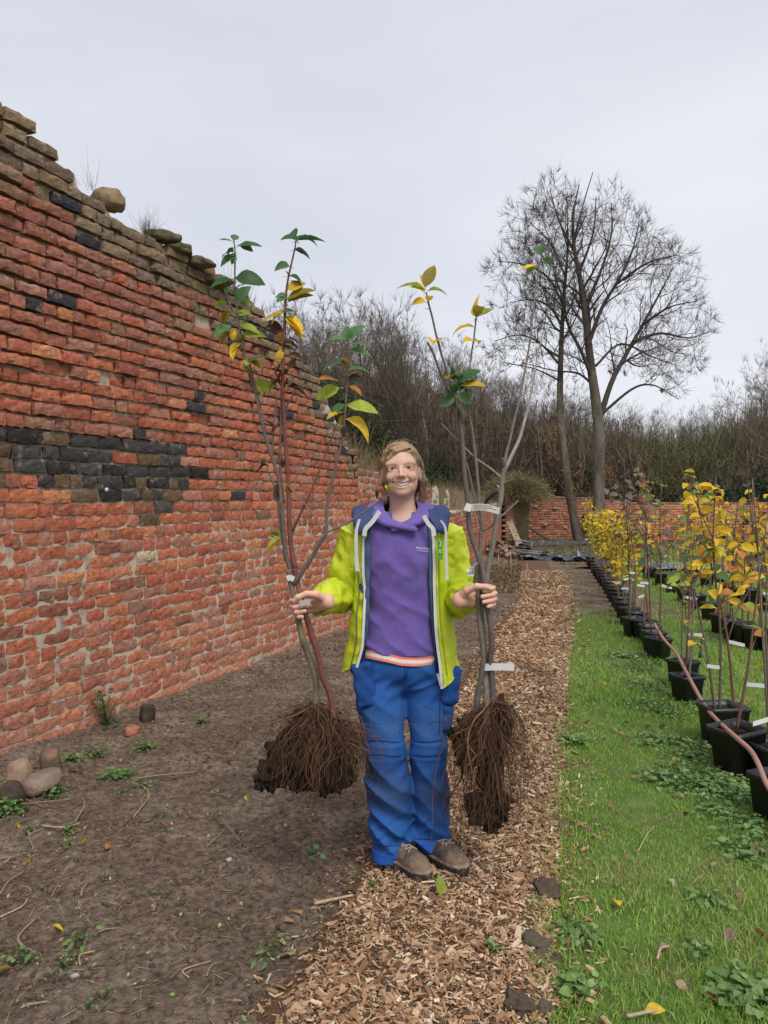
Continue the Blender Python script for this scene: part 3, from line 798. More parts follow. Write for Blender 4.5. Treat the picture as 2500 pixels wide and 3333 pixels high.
def treemesh(N, par, r, col, twigs, seed, tl=0.45, tr=0.006, up=0.35, trunk_r=None, tcol=None):
    """tubes of the branches + fine zigzag twigs; returns (thick MB, thin MB)"""
    g = np.random.default_rng(seed); A, B = MB(), MB()
    i = np.arange(len(par)); m = par >= 0; i = i[m]; p = par[m]
    big = r[i] > (trunk_r if trunk_r else 1e9)
    for sel, mbx, k in ((big, A, 9), (~big & (r[i] > 0.03), B, 5), (~big & (r[i] <= 0.03), B, 3)):
        q = i[sel]; pp = p[sel]
        if len(q): segs(mbx, N[pp], N[q] + (N[q] - N[pp]) * 0.04, np.minimum(r[pp], r[q] * 1.35), r[q], k, np.tile(np.array(col), (len(q), 1)) * (0.85 + 0.3 * g.random((len(q), 1))))
    th = np.argsort(r)[:int(len(r) * 0.8)]; th = th[par[th] >= 0]
    o = g.choice(th, twigs); dirn = N[o] - N[par[o]]; dirn /= np.maximum(np.linalg.norm(dirn, axis=1, keepdims=True), 1e-6)
    P = N[par[o]] + (N[o] - N[par[o]]) * g.random((twigs, 1)); L = tl * g.uniform(0.4, 1.2, twigs)[:, None]
    v = dirn * 0.6 + g.normal(0, 0.55, (twigs, 3)) + np.array([0, 0, up]); v /= np.linalg.norm(v, axis=1, keepdims=True)
    tc = np.array(tcol if tcol is not None else col)
    for s in range(3):
        Q = P + v * L * (0.45, 0.35, 0.3)[s]
        segs(B, P, Q, tr * (1, .75, .5)[s], tr * (.75, .5, .3)[s], 3, np.tile(tc, (twigs, 1)) * (0.8 + 0.4 * g.random((twigs, 1))))
        P = Q; v = v + g.normal(0, 0.35, v.shape) + np.array([0, 0, 0.12]); v /= np.linalg.norm(v, axis=1, keepdims=True)
    return A, B
def pts_in(poly, n, Y, dep, g):
    xs = [p[0] for p in poly]; ys_ = [p[1] for p in poly]; out = []
    cx, cy = np.mean(xs), np.mean(ys_)
    while len(out) < n:
        x = g.uniform(min(xs), max(xs)); y = g.uniform(min(ys_), max(ys_))
        if in_poly(x, y, poly): 
            e = max(abs(x - cx) / (max(xs) - min(xs)), abs(y - cy) / (max(ys_) - min(ys_))) * 2
            out.append(W(x, y, Y + g.uniform(-1, 1) * dep * math.sqrt(max(0.15, 1 - min(e, 1) ** 2))))
    return np.array([p[:] for p in out])

def leafquads(mb, P, s, cols, g, droop=0.0):
    n = len(P); M = rand_rots(n, g) * (s[:, None, None] if np.ndim(s) else s)
    V = np.array([(-0.5, 0, 0), (0, -0.28, 0.06), (0.5, 0, 0), (0, 0.28, 0.06)]); F = np.array([(0, 1, 2, 3)])
    scatter(mb, V, F, P, M, cols)

def grow_branches(limbs, cfg, seed, inside=None, up=0.12):
    """limbs: list of (points, radii). Side branches fork off each level in turn and taper; returns segment arrays per level"""
    g = np.random.default_rng(seed); SA, SB, RA, RB = [], [], [], []
    def put(P, r):
        SA.append(P[:-1]); SB.append(P[1:]); RA.append(r[:-1]); RB.append(r[1:])
    cur = limbs
    for P, r in limbs: put(P, r)
    for lv, (gap, len_, ang, rk, nseg, t0) in enumerate(cfg):
        nxt = []
        for P, r in cur:
            seg = np.linalg.norm(np.diff(P, axis=0), axis=1); L = seg.sum(); n = max(1, int(L * (1 - t0) / gap + g.random()))
            az = g.uniform(0, 6.28)
            for q in range(n):
                t = t0 + (1 - t0) * (q + g.random() * 0.8) / n; t = min(t, 0.985); x = t * (len(P) - 1); i = min(int(x), len(P) - 2); p = P[i] + (P[i + 1] - P[i]) * (x - i); d = P[i + 1] - P[i]; d = d / max(np.linalg.norm(d), 1e-6)
                az += 2.4 + g.normal(0, 0.5); a = np.array([1., 0, 0]) if abs(d[0]) < 0.8 else np.array([0, 1., 0]); u = np.cross(d, a); u /= np.linalg.norm(u); w = np.cross(d, u)
                an = R(ang) * g.uniform(0.65, 1.3); v = d * math.cos(an) + (u * math.cos(az) + w * math.sin(az)) * math.sin(an); l = len_ * g.uniform(0.55, 1.2) * (1.15 - 0.55 * t)
                if lv > 0: l = min(l, L * 0.75)
                Q_ = [p]; 
                for k in range(nseg):
                    v = v + g.normal(0, 0.16, 3) + np.array([0, 0, up]); v /= np.linalg.norm(v); p2 = Q_[-1] + v * l / nseg
                    if inside is not None and not inside(p2): break
                    Q_.append(p2)
                if len(Q_) < 2: continue
                r0 = max(0.0035, (r[i] + (r[i + 1] - r[i]) * (x - i)) * rk); Q_ = np.array(Q_); rr = np.linspace(r0, max(0.0025, r0 * 0.4), len(Q_)); put(Q_, rr); nxt.append((Q_, rr))
        cur = nxt
    return np.concatenate(SA), np.concatenate(SB), np.concatenate(RA), np.concatenate(RB), cur
def twig_mesh(SA, SB, RA, RB, cur, cols, seed, ntw, tl, tr, up=0.3):
    g = np.random.default_rng(seed); mb = MB(); big = RA > 0.03
    for m, k in ((big, 7), (~big, 3)):
        if m.any(): segs(mb, SA[m], SB[m] + (SB[m] - SA[m]) * 0.03, RA[m], RB[m], k, np.array(cols[0]) * (0.8 + 0.4 * g.random((m.sum(), 1))))
    if cur and ntw:
        idx = g.choice(len(cur), ntw); P = np.array([cur[i][0][min(len(cur[i][0]) - 1, 1 + int(g.integers(len(cur[i][0])) ))] for i in idx]); D = np.array([cur[i][0][-1] - cur[i][0][0] for i in idx]); D /= np.maximum(np.linalg.norm(D, axis=1, keepdims=True), 1e-6)
        v = D + g.normal(0, 0.45, D.shape) + np.array([0, 0, up]); v /= np.linalg.norm(v, axis=1, keepdims=True); L = tl * g.uniform(0.4, 1.1, (ntw, 1)); c = np.array(cols[1]) * (0.8 + 0.4 * g.random((ntw, 1)))
        Q_ = P + v * L * 0.55; segs(mb, P, Q_, tr, tr * 0.7, 3, c); v2 = v + g.normal(0, 0.2, v.shape) + np.array([0, 0, 0.1]); segs(mb, Q_, Q_ + v2 * L * 0.45, tr * 0.7, tr * 0.35, 3, c)
    return mb
def big_tree(name, label, scaf_px, poly, Y, seed, trunk_r, fork, leaves=0, limb_r=0.085):
    g = np.random.default_rng(seed); limbs = []
    tp = np.array([W(x, y, Y)[:] for (x, y) in scaf_px[0][0]]); tp[0, 2] = -0.1; P = spline(tp, 70)
    rr = np.interp(np.linspace(0, 1, 70), [0, 0.02, 0.1, 0.3, 0.6, 1], [trunk_r[0] * 1.3, trunk_r[0] * 1.1, trunk_r[1], (trunk_r[1] + trunk_r[2]) / 2, trunk_r[2] * 0.62, trunk_r[3] * 0.6])
    k = int(fork * 70); root = thing(name, label, 'tree', (P[0][0], P[0][1], 0)); mb = MB(); add_tube(mb, P[:k + 1], rr[:k + 1] * (1 + 0.06 * fbm(P[:k + 1] * 3, 2, seed)), 14); mb.build('trunk', m_bark, root, loc=root.location)
    limbs.append((P[k:], rr[k:]))
    for pts, dd, r0 in scaf_px[1:]:
        q = spline(np.array([W(x, y, Y + d_)[:] for (x, y), d_ in zip(pts, np.linspace(0, dd, len(pts)))]), 18); limbs.append((q, np.linspace(r0, 0.014, 18)))
    def inside(p):
        px, py = proj(p); return in_poly(float(px), float(py), poly)
    S = grow_branches(limbs, [(0.30, 1.75, 48, 0.50, 6, 0.12), (0.26, 0.95, 42, 0.55, 5, 0.12), (0.20, 0.50, 40, 0.6, 3, 0.15)], seed, inside, 0.06)
    B = twig_mesh(*S, ((0.075, 0.06, 0.05), (0.11, 0.09, 0.075)), seed, 6500, 0.36, 0.0052); B.build('crown', m_twig, root, loc=root.location)
    if leaves:
        Pl, cols = [], []; ends = S[1][S[2] < 0.03]; epx, epy = proj(ends)
        for (cx, cy, sx, sy, cnt, c, onbr) in leaves:
            if onbr:
                w = np.exp(-((epx - cx) / (sx * 1.5))**2 - ((epy - cy) / (sy * 1.5))**2); w /= w.sum(); ii = g.choice(len(ends), cnt, p=w); Pl += list(ends[ii] + g.normal(0, 0.03, (cnt, 3)))
            else: Pl += [W(g.normal(cx, sx), g.normal(cy, sy), Y + g.normal(0, 0.22) - 0.15)[:] for q in range(cnt)]
            cols += [np.array(c) * g.uniform(0.6, 1.3) for q in range(cnt)]
        mb = MB(); leafquads(mb, np.array(Pl), g.uniform(0.05, 0.10, len(Pl)), np.array(cols), g); kind(mb.build('withered_leaves', m_leafa, root, loc=root.location), 'stuff')
    return root
POLY = [(1934, 515), (1860, 570), (1795, 545), (1740, 600), (1663, 605), (1614, 740), (1640, 800), (1578, 872), (1600, 990), (1572, 1143), (1640, 1215), (1760, 1215), (1800, 1260), (1900, 1240), (1990, 1215), (2100, 1240), (2223, 1318), (2250, 1230), (2300, 1190), (2290, 1110), (2344, 1070), (2310, 990), (2330, 908), (2271, 824), (2220, 800), (2163, 763), (2103, 690), (2030, 620), (1980, 555)]
left_poly = [p for p in POLY if p[0] <= 1800] + [(1850, 1230), (1850, 600)]
left_poly = [(1860, 575), (1795, 550), (1740, 605), (1663, 610), (1614, 740), (1640, 800), (1578, 872), (1600, 990), (1572, 1143), (1640, 1215), (1800, 1230), (1870, 1160)]
right_poly = [p for p in POLY if p[0] > 1700] + [(1640, 1140), (1640, 800), (1690, 650)]
big_tree('bare_tree', 'leaning bare tree with reddish ivy on its trunk before the arched opening',
    [([(1888, 1772), (1862, 1650), (1838, 1500), (1824, 1350), (1824, 1200), (1830, 1050), (1838, 930), (1848, 800), (1846, 690)], 0),
     ([(1829, 1060), (1790, 1000), (1730, 975), (1660, 985)], -1.2, 0.045), ([(1834, 990), (1780, 900), (1700, 860), (1620, 850)], 1.0, 0.045), ([(1824, 1190), (1760, 1120), (1690, 1090), (1610, 1110)], 0.6, 0.04), ([(1840, 900), (1790, 790), (1720, 720)], -0.8, 0.035), ([(1846, 800), (1810, 690), (1780, 620)], 0.7, 0.03), ([(1826, 1120), (1880, 1020), (1900, 900)], 1.0, 0.035), ([(1824, 1240), (1740, 1200), (1640, 1180)], -0.8, 0.035)],
    left_poly + [(1890, 1000), (1890, 650)], 25.2, 41, [0.17, 0.145, 0.12, 0.03], 0.46,
    [(1792, 1430, 18, 40, 160, (0.32, 0.15, 0.07), 0), (1870, 1590, 22, 25, 150, (0.08, 0.11, 0.04), 0), (1870, 1560, 25, 30, 120, (0.30, 0.16, 0.06), 0), (1690, 1190, 60, 25, 160, (0.28, 0.14, 0.07), 1), (1800, 1400, 26, 18, 80, (0.25, 0.23, 0.06), 0)])
big_tree('bare_tree', 'tallest bare tree with a wide rounded crown and straight forking trunk',
    [([(1944, 1752), (1950, 1600), (1950, 1420), (1940, 1310), (1922, 1180), (1906, 1040), (1888, 910), (1868, 800), (1866, 700), (1885, 600)], 0),
     ([(1952, 1360), (1992, 1240), (2040, 1150), (2090, 1060), (2150, 950), (2190, 870)], 1.0, 0.10),
     ([(1930, 1240), (1895, 1150), (1850, 1060), (1835, 980), (1800, 880)], -1.2, 0.07),
     ([(1915, 1120), (1960, 1000), (2020, 900), (2060, 810), (2080, 720)], -0.9, 0.075),
     ([(2060, 1110), (2150, 1085), (2240, 1100), (2310, 1080)], 0.6, 0.05), ([(1955, 1350), (2060, 1265), (2130, 1255), (2210, 1300)], -1.0, 0.05),
     ([(1902, 1010), (1960, 870), (1990, 760), (1990, 660)], 1.2, 0.06), ([(1928, 1250), (1880, 1215), (1800, 1205), (1700, 1180)], 0.8, 0.045),
     ([(2100, 1050), (2180, 1000), (2270, 980)], -0.7, 0.045), ([(1885, 890), (1930, 760), (1940, 640)], -1.0, 0.045), ([(1875, 830), (1820, 720), (1790, 620)], 0.8, 0.045), ([(1940, 1190), (2020, 1120), (2120, 1160), (2200, 1190)], 1.6, 0.045), ([(2000, 930), (2100, 860), (2200, 830)], -1.4, 0.045), ([(1868, 780), (1900, 660), (1930, 560)], 0.4, 0.035)],
    right_poly, 24.6, 42, [0.20, 0.185, 0.15, 0.03], 0.42,
    [(1965, 1300, 26, 22, 160, (0.34, 0.17, 0.09), 1), (2040, 1280, 50, 25, 120, (0.32, 0.15, 0.08), 1), (1980, 1545, 12, 25, 90, (0.36, 0.18, 0.09), 0), (1930, 1640, 18, 20, 70, (0.24, 0.15, 0.07), 0)])

# hill of the wood behind everything
m_hill = mat('wood_floor', (0.065, 0.05, 0.038), var=0.5, vscale=1.2, bump=0.8, bscale=6, bdist=0.2, rough=0.95)
hx = np.linspace(-60, 70, 90); hy = np.linspace(46, 120, 30)
def hz(X, Y):
    pxs = 1250 + 2503 * X / np.maximum(Y, 1)
    yl = np.interp(pxs, [400, 900, 1150, 1400, 1600, 1900, 2150, 2400, 2700], [1180, 1160, 1150, 1210, 1290, 1390, 1470, 1440, 1400])
    top = (1620 - yl) / 2503 * 62 + 1.5
    return top * (1 - np.exp(-np.clip(Y - 46, 0, 99) / 7.0)) - 0.3 + 0.5 * fbm(np.stack([X, Y], -1) * 0.3, 3, 12)
sheet('hill', hx, hy, hz, m_hill)

# woodland trees: a few moulds, many trees
def mould(seed, col, tcol, ang=38, up=0.16, stems=1, H=10.0, tw=2600, l1=3.0):
    g = np.random.default_rng(seed); limbs = []
    for s in range(stems):
        a = g.uniform(0, 6.28) + s * 2.1; o = np.array([math.cos(a), math.sin(a), 0]); sp = 0.9 * (stems > 1); hh = H * (0.86 if s == 0 else g.uniform(0.6, 0.85))
        P = spline([o * 0.15 * (stems > 1), o * sp * 0.5 + np.array([g.normal(0, .15), g.normal(0, .15), hh * 0.45]), o * sp * 1.3 + np.array([g.normal(0, .3), g.normal(0, .3), hh])], 16); limbs.append((P, np.linspace(0.13 if stems == 1 else 0.085, 0.018, 16)))
    S = grow_branches(limbs, [(0.38, l1, ang, 0.5, 6, 0.22), (0.36, 1.5, 38, 0.55, 4, 0.15), (0.32, 0.75, 36, 0.6, 3, 0.15)], seed, None, up)
    mb = twig_mesh(*S, (col, tcol), seed, tw, 0.6, 0.008); mb.v = [v / H for v in mb.v]; return mb.mesh('bare_tree')
MO = [mould(61, (0.12, 0.10, 0.083), (0.18, 0.155, 0.13), 34, 0.20, 2), mould(62, (0.125, 0.105, 0.082), (0.185, 0.15, 0.12), 40, 0.16, 3, l1=2.6),
      mould(63, (0.10, 0.08, 0.06), (0.17, 0.125, 0.09), 44, 0.12, 1, l1=3.4), mould(64, (0.115, 0.10, 0.072), (0.15, 0.132, 0.088), 26, 0.26, 3, l1=2.4)]
for m_ in MO: m_.materials.append(m_twig)
g = np.random.default_rng(77)
def tline(px): return np.interp(px, [300, 700, 1000, 1130, 1260, 1380, 1450, 1560, 1750, 2000, 2140, 2250, 2350, 2440, 2520, 2800], [1050, 1050, 1030, 1000, 1010, 1060, 1130, 1180, 1210, 1290, 1330, 1310, 1300, 1230, 1170, 1150])
LAB = {0: 'bare grey-brown tree in the wood rising beyond the left-hand wall', 1: 'bare brown tree in the dense wood behind the far garden wall'}
for i in range(84):
    px = 560 + (2640 - 560) * ((i * 0.618034) % 1.0); Y = g.uniform(34, 52)
    left = px < 1480
    if left: Y = g.uniform(31, 46)
    hgt = (1620 - tline(px) * 1.0) / 2503 * Y + 1.5
    k = i % 3 if not (2080 < px < 2420) else 3
    z0 = 0.2 + max(0, (Y - 32)) * (0.16 if left else 0.09)
    H = (hgt * g.uniform(0.80, 1.03) - z0)
    o = obj('woodland_tree', MO[k], None); o.location = ((px - 1250) / 2503 * Y, Y, z0 - 0.2); o.scale = (H * g.uniform(.85, 1.2),) * 2 + (H,)
    o.rotation_euler = (g.normal(0, .04), g.normal(0, .04), g.uniform(0, 6.28))
    tag(o, LAB[0 if left else 1], 'tree', 'trees of the wood on the left' if left else 'trees of the wood behind the far wall')
# undergrowth of the wood: reads as one mass
mb = MB(); n = 34000
px = g.uniform(900, 2650, n); Y = g.uniform(30, 50, n); yl = tline(px)
x = (px - 1250) / 2503 * Y; zb = np.where(px < 1480, 0.16, 0.09) * np.clip(Y - 32, 0, 99)
ztop = ((1620 - yl) / 2503 * Y + 1.5) * 0.66; z = zb + (ztop - zb) * g.random(n) ** 1.4
A = np.stack([x, Y, z], -1); v = g.normal(0, 0.62, (n, 3)) + np.array([0, 0, 0.75]); v /= np.linalg.norm(v, axis=1, keepdims=True)
L = g.uniform(0.5, 1.8, n)[:, None]; B = A + v * L
pal = np.array([(0.10, 0.075, 0.056), (0.15, 0.115, 0.083), (0.115, 0.10, 0.066), (0.22, 0.155, 0.105)])
c = pal[g.choice(4, n)] * g.uniform(0.6, 1.2, (n, 1)); gr = ((px > 2050) & (px < 2400)); c[gr] = c[gr] * np.array([0.85, 1.0, 0.75])
segs(mb, A, B, g.uniform(0.006, 0.022, n), 0.005, 3, c)
nt_ = 150; px = g.uniform(900, 2650, nt_); Y = g.uniform(31, 48, nt_); x = (px - 1250) / 2503 * Y; zb = np.where(px < 1480, 0.16, 0.09) * np.clip(Y - 32, 0, 99); H = (((1620 - tline(px)) / 2503 * Y + 1.5) * 0.8 - zb)
A = np.stack([x, Y, zb - 0.3], -1)
for s in range(4):
    B = A + np.stack([g.normal(0, 0.16, nt_), g.normal(0, .1, nt_), H / 4 + 0.1], -1); r_ = g.uniform(0.04, 0.10, nt_); segs(mb, A, B, r_ * (1, .8, .6, .4)[s], r_ * (.8, .6, .4, .2)[s], 6, np.array((0.17, 0.15, 0.12)) * g.uniform(.5, 1.3, (nt_, 1))); A = B
kind(mb.build('woodland_thicket', m_twig), 'stuff', 'tangled brown undergrowth and branches of the bare wood')
# pale slim trunks just inside the wood
for i, (px, y0, y1, Y) in enumerate([(1340, 1300, 1560, 33), (1372, 1310, 1580, 33.5), (1400, 1280, 1570, 35), (1305, 1290, 1500, 34), (1790, 1400, 1640, 34), (1480, 1350, 1600, 36), (1010, 1250, 1420, 30)]):
    b = W(px + 8, y1 + 10, Y); t = W(px - 6, y0, Y); mb = MB(); add_tube(mb, spline([b, (b + t) / 2 + Vector((g.normal(0, .1), 0, 0)), t], 10), np.linspace(0.09, 0.045, 10) * (1.9 if i == 4 else 1), 7, (0.30, 0.27, 0.22) if i != 4 else (0.12, 0.11, 0.07))
    o = mb.build('slim_trunk', m_twig, None, loc=b)
    tag(o, 'slim pale bare trunk standing at the edge of the wood' if i != 4 else 'thick dark trunk in the wood behind the leaning tree', 'tree', 'slim pale trunks at the edge of the wood' if i != 4 else None)
# evergreen shrubs
def shrub(name, label, blobs, cols, size, seed, m, dens=1.0, stem=True):
    g = np.random.default_rng(seed); P, C = [], []
    for (px, py, Y, rx, rz) in blobs:
        c = W(px, py, Y); n = int(420 * dens); v = g.normal(size=(n, 3)); v /= np.linalg.norm(v, axis=1, keepdims=True); v *= g.random((n, 1)) ** 0.45 * (1 + 0.25 * g.normal(size=(n, 1)))
        P.append(np.array(c) + v * np.array([rx, rx, rz])); C.append(np.array(cols)[g.choice(len(cols), n)] * g.uniform(0.6, 1.3, (n, 1)))
    P = np.concatenate(P); C = np.concatenate(C)
    b = W(blobs[0][0], blobs[0][1], blobs[0][2]); root = thing(name, label, 'shrub', (b.x, b.y, max(0, P[:, 2].min())))
    mb = MB(); leafquads(mb, P, size * g.uniform(.7, 1.3, len(P)), C, g); mb.build('foliage', m, root, loc=root.location)
    mb = MB(); n = 40; B0 = np.tile(np.array(root.location), (n, 1)) + g.normal(0, 0.12, (n, 3)) * np.array([1, 1, 0]); T = P[g.choice(len(P), n)]
    segs(mb, B0, T, 0.02, 0.006, 4, (0.08, 0.06, 0.045)); mb.build('stems', m_twig, root, loc=root.location)
    return root
shrub('evergreen_shrub', 'dark green evergreen shrub at the wood edge behind the broken wall', [(1345, 1540, 30, 0.55, 0.35), (1400, 1555, 30, 0.6, 0.3), (1440, 1540, 31, 0.5, 0.4), (1290, 1530, 30, .5, .4)], [(0.03, 0.075, 0.03), (0.05, 0.10, 0.04)], 0.14, 5, m_leafa)
shrub('evergreen_shrub', 'dark ivy-green bush at the foot of the bare wood above the ruined wall', [(1100, 1330, 27, 0.9, 1.0), (1180, 1400, 28, 0.9, 0.8), (1050, 1290, 28, 0.8, 0.8), (1230, 1440, 28, .7, .6)], [(0.035, 0.05, 0.02), (0.05, 0.06, 0.028)], 0.15, 6, m_leafa, 1.3)
shrub('evergreen_shrub', 'low very dark evergreen bush by the wood right of the potted rows', [(2330, 1640, 29, 0.9, 0.7), (2420, 1630, 29, 1.0, 0.8), (2490, 1590, 30, 0.9, 1.0), (2380, 1680, 28, .8, .5), (2480, 1680, 28, .8, .5)], [(0.02, 0.04, 0.022), (0.03, 0.05, 0.03)], 0.15, 7, m_leafa, 1.6)
shrub('evergreen_shrub', 'dark holly-like shrub behind the tallest tree trunk', [(2080, 1600, 31, 0.9, 0.6), (2180, 1620, 31, .9, .6), (1830, 1600, 31, .6, .6), (1900, 1560, 32, .6, .7), (1740, 1590, 31, .5, .5)], [(0.025, 0.045, 0.025), (0.05, 0.05, 0.025)], 0.15, 9, m_leafa, 1.0)
# dead twiggy shrub over the pier
root = thing('twiggy_shrub', 'rounded straw-coloured twiggy shrub growing over the corner pier', 'shrub', (4.3, 25.6, 2.1))
g = np.random.default_rng(14); n = 4200
a = g.uniform(0, 6.28, n); e = np.arcsin(g.uniform(-0.25, 1, n)); v = np.stack([np.cos(a) * np.cos(e), np.sin(a) * np.cos(e), np.sin(e)], -1)
c0 = np.array(W(1680, 1615, 25.4)); r0 = g.uniform(0.1, 0.75, n)[:, None]; A = c0 + v * r0 * np.array([1.25, 0.8, 0.75]); mb = MB()
for s in range(2):
    v2 = v + g.normal(0, 0.35, v.shape) + np.array([0, 0, 0.25 - 0.5 * s]); B = A + v2 * g.uniform(0.1, 0.22, n)[:, None]
    segs(mb, A, B, 0.006, 0.004, 3, np.array([(0.30, 0.25, 0.13), (0.24, 0.22, 0.09), (0.20, 0.15, 0.09)])[g.choice(3, n)] * g.uniform(.7, 1.2, (n, 1))); A = B
mb.build('twigs', m_twig, root, loc=root.location)
P = np.array([W(x, y, 25.2)[:] for x, y in zip(g.normal(1700, 14, 900), g.uniform(1590, 1740, 900))]); A = P; B = P + g.normal(0, 0.05, P.shape) - np.array([0, 0, 0.16])
mb = MB(); segs(mb, A, B, 0.005, 0.003, 3, np.array((0.27, 0.21, 0.12)) * g.uniform(.7, 1.2, (900, 1))); mb.build('hanging_stems', m_twig, root, loc=root.location)
# dry grass on the bank and along the top of the wall
def drygrass(name, label, pts, h, w, seed, cols=((0.36, 0.28, 0.16), (0.28, 0.2, 0.12), (0.42, 0.35, 0.2), (0.2, 0.19, 0.08)), st=True):
    g = np.random.default_rng(seed); pts = np.asarray(pts); n = len(pts); mb = MB()
    A = pts; v = g.normal(0, 0.28, (n, 3)) + np.array([0, 0, 1.0]); hh = (h * g.uniform(0.4, 1.2, n))[:, None]; c = np.array(cols)[g.choice(len(cols), n)] * g.uniform(.7, 1.2, (n, 1))
    for s in range(3):
        B = A + v * hh / 3; segs(mb, A, B, w * (1, .8, .5)[s], w * (.8, .5, .2)[s], 3, c); A = B; v = v + g.normal(0, 0.25, v.shape) - np.array([0, 0, 0.15])
    o = mb.build(name, m_blade)
    return kind(o, 'stuff', label) if st else o
g = np.random.default_rng(15); P = []
for q in range(5200):
    Y = g.uniform(6.8, 17) if q % 3 else g.uniform(12, 26); d = abs(g.normal(0, 0.9)); x = float(WX(Y)) - 0.36 - d; P.append((x, Y, bankz(x, Y) - 0.06))
drygrass('dry_grass', 'tall dry tan grass on the bank behind the ruined wall', P, 0.50, 0.004, 16)
def tuft(px, py, Y, n, h, seed, label):
    g = np.random.default_rng(seed); p = W(px, py, Y); pts = np.array(p) + np.clip(g.normal(0, 0.028, (n, 3)), -0.045, 0.045) * np.array([1, 1.3, 0.2])
    o = drygrass('grass_tuft', None, pts, h, 0.0013, seed, ((0.12, 0.17, 0.05), (0.3, 0.26, 0.14), (0.2, 0.2, 0.08)), False); tag(o, label, 'grass', 'grass tufts on the wall crest')
tuft(482, 762, 5.60, 110, 0.15, 1, 'green and straw grass tuft in a notch of the wall crest beside mossy lumps')
tuft(298, 612, 5.03, 14, 0.14, 2, 'sparse straw grass blades beside the loose tan stone on the wall')
tuft(745, 955, 6.45, 30, 0.30, 3, 'long thin straw stems bending over the ruined wall crest')
tuft(790, 985, 6.62, 90, 0.14, 4, 'bushy olive grass tuft on the wall crest behind apple leaves')
# ================================================================== THE PERSON
PY = 3.05
def Q(px, py, dy=0.0): return np.array(W(px, py, PY + dy)[:])
def QX(px): return (px - 1250) / FPX * PY
def QZ(py): return CAM_H + float(W(1250, py, PY).z - CAM_H)
m_skin = mat('skin', src='attr', var=0.06, vscale=60, rough=0.5, spec=0.35, sss=0.12, bump=0.08, bscale=500, bdist=0.001)
m_hair = mat('hair', src='attr', var=0.35, vscale=220, rough=0.45, spec=0.5, stretch=(1, 1, 0.12), bump=0.5, bscale=260, bdist=0.003)
m_jacket = mat('jacket_nylon', src='attr', var=0.07, vscale=9, rough=0.42, spec=0.4, bump=0.55, bscale=26, bdist=0.010, col2=(0.46, 0.50, 0.04), c2scale=7, c2lo=0.62, c2hi=0.85)
m_fleece = mat('fleece', src='attr', var=0.10, vscale=60, rough=0.95, spec=0.1, sheen=0.3, bump=0.35, bscale=500, bdist=0.002)
m_hoodie = mat('hoodie_cotton', src='attr', var=0.30, vscale=420, rough=0.95, spec=0.1, bump=0.35, bscale=400, bdist=0.002)
m_trouser = mat('work_trousers', src='attr', var=0.16, vscale=12, rough=0.75, spec=0.2, col2=(0.075, 0.085, 0.11), c2scale=5, c2lo=0.60, c2hi=0.85, bump=0.3, bscale=70, bdist=0.004)
m_boot = mat('boot_leather', src='attr', var=0.35, vscale=45, rough=0.7, spec=0.25, col2=(0.20, 0.14, 0.10), c2scale=18, c2lo=0.5, c2hi=0.7, bump=0.6, bscale=140, bdist=0.003)
m_plain = mat('plain_paint', src='attr', var=0.08, vscale=40, rough=0.6, spec=0.3)
m_wet = mat('eye_and_teeth', src='attr', var=0.0, rough=0.15, spec=0.5)

PB = Vector((0.135, 3.04, gz(0.135, 3.04)))
person = thing('person', 'person in lime jacket, purple jumper and blue work trousers holding up bare-root saplings', 'person', PB)
HC = Q(1303, 1527)                       # between the eyes, at the middle of the head
ROLL = R(-3.5)
HR = np.array([[math.cos(ROLL), 0, math.sin(ROLL)], [0, 1, 0], [-math.sin(ROLL), 0, math.cos(ROLL)]])
def h2w(p): q = np.asarray(p, float) * np.array([1, -1, 1]); return q @ HR.T + HC     # head space: x right, y towards the viewer, z up
def w2h(p): return ((np.asarray(p, float) - HC) @ HR) * np.array([1, -1, 1])

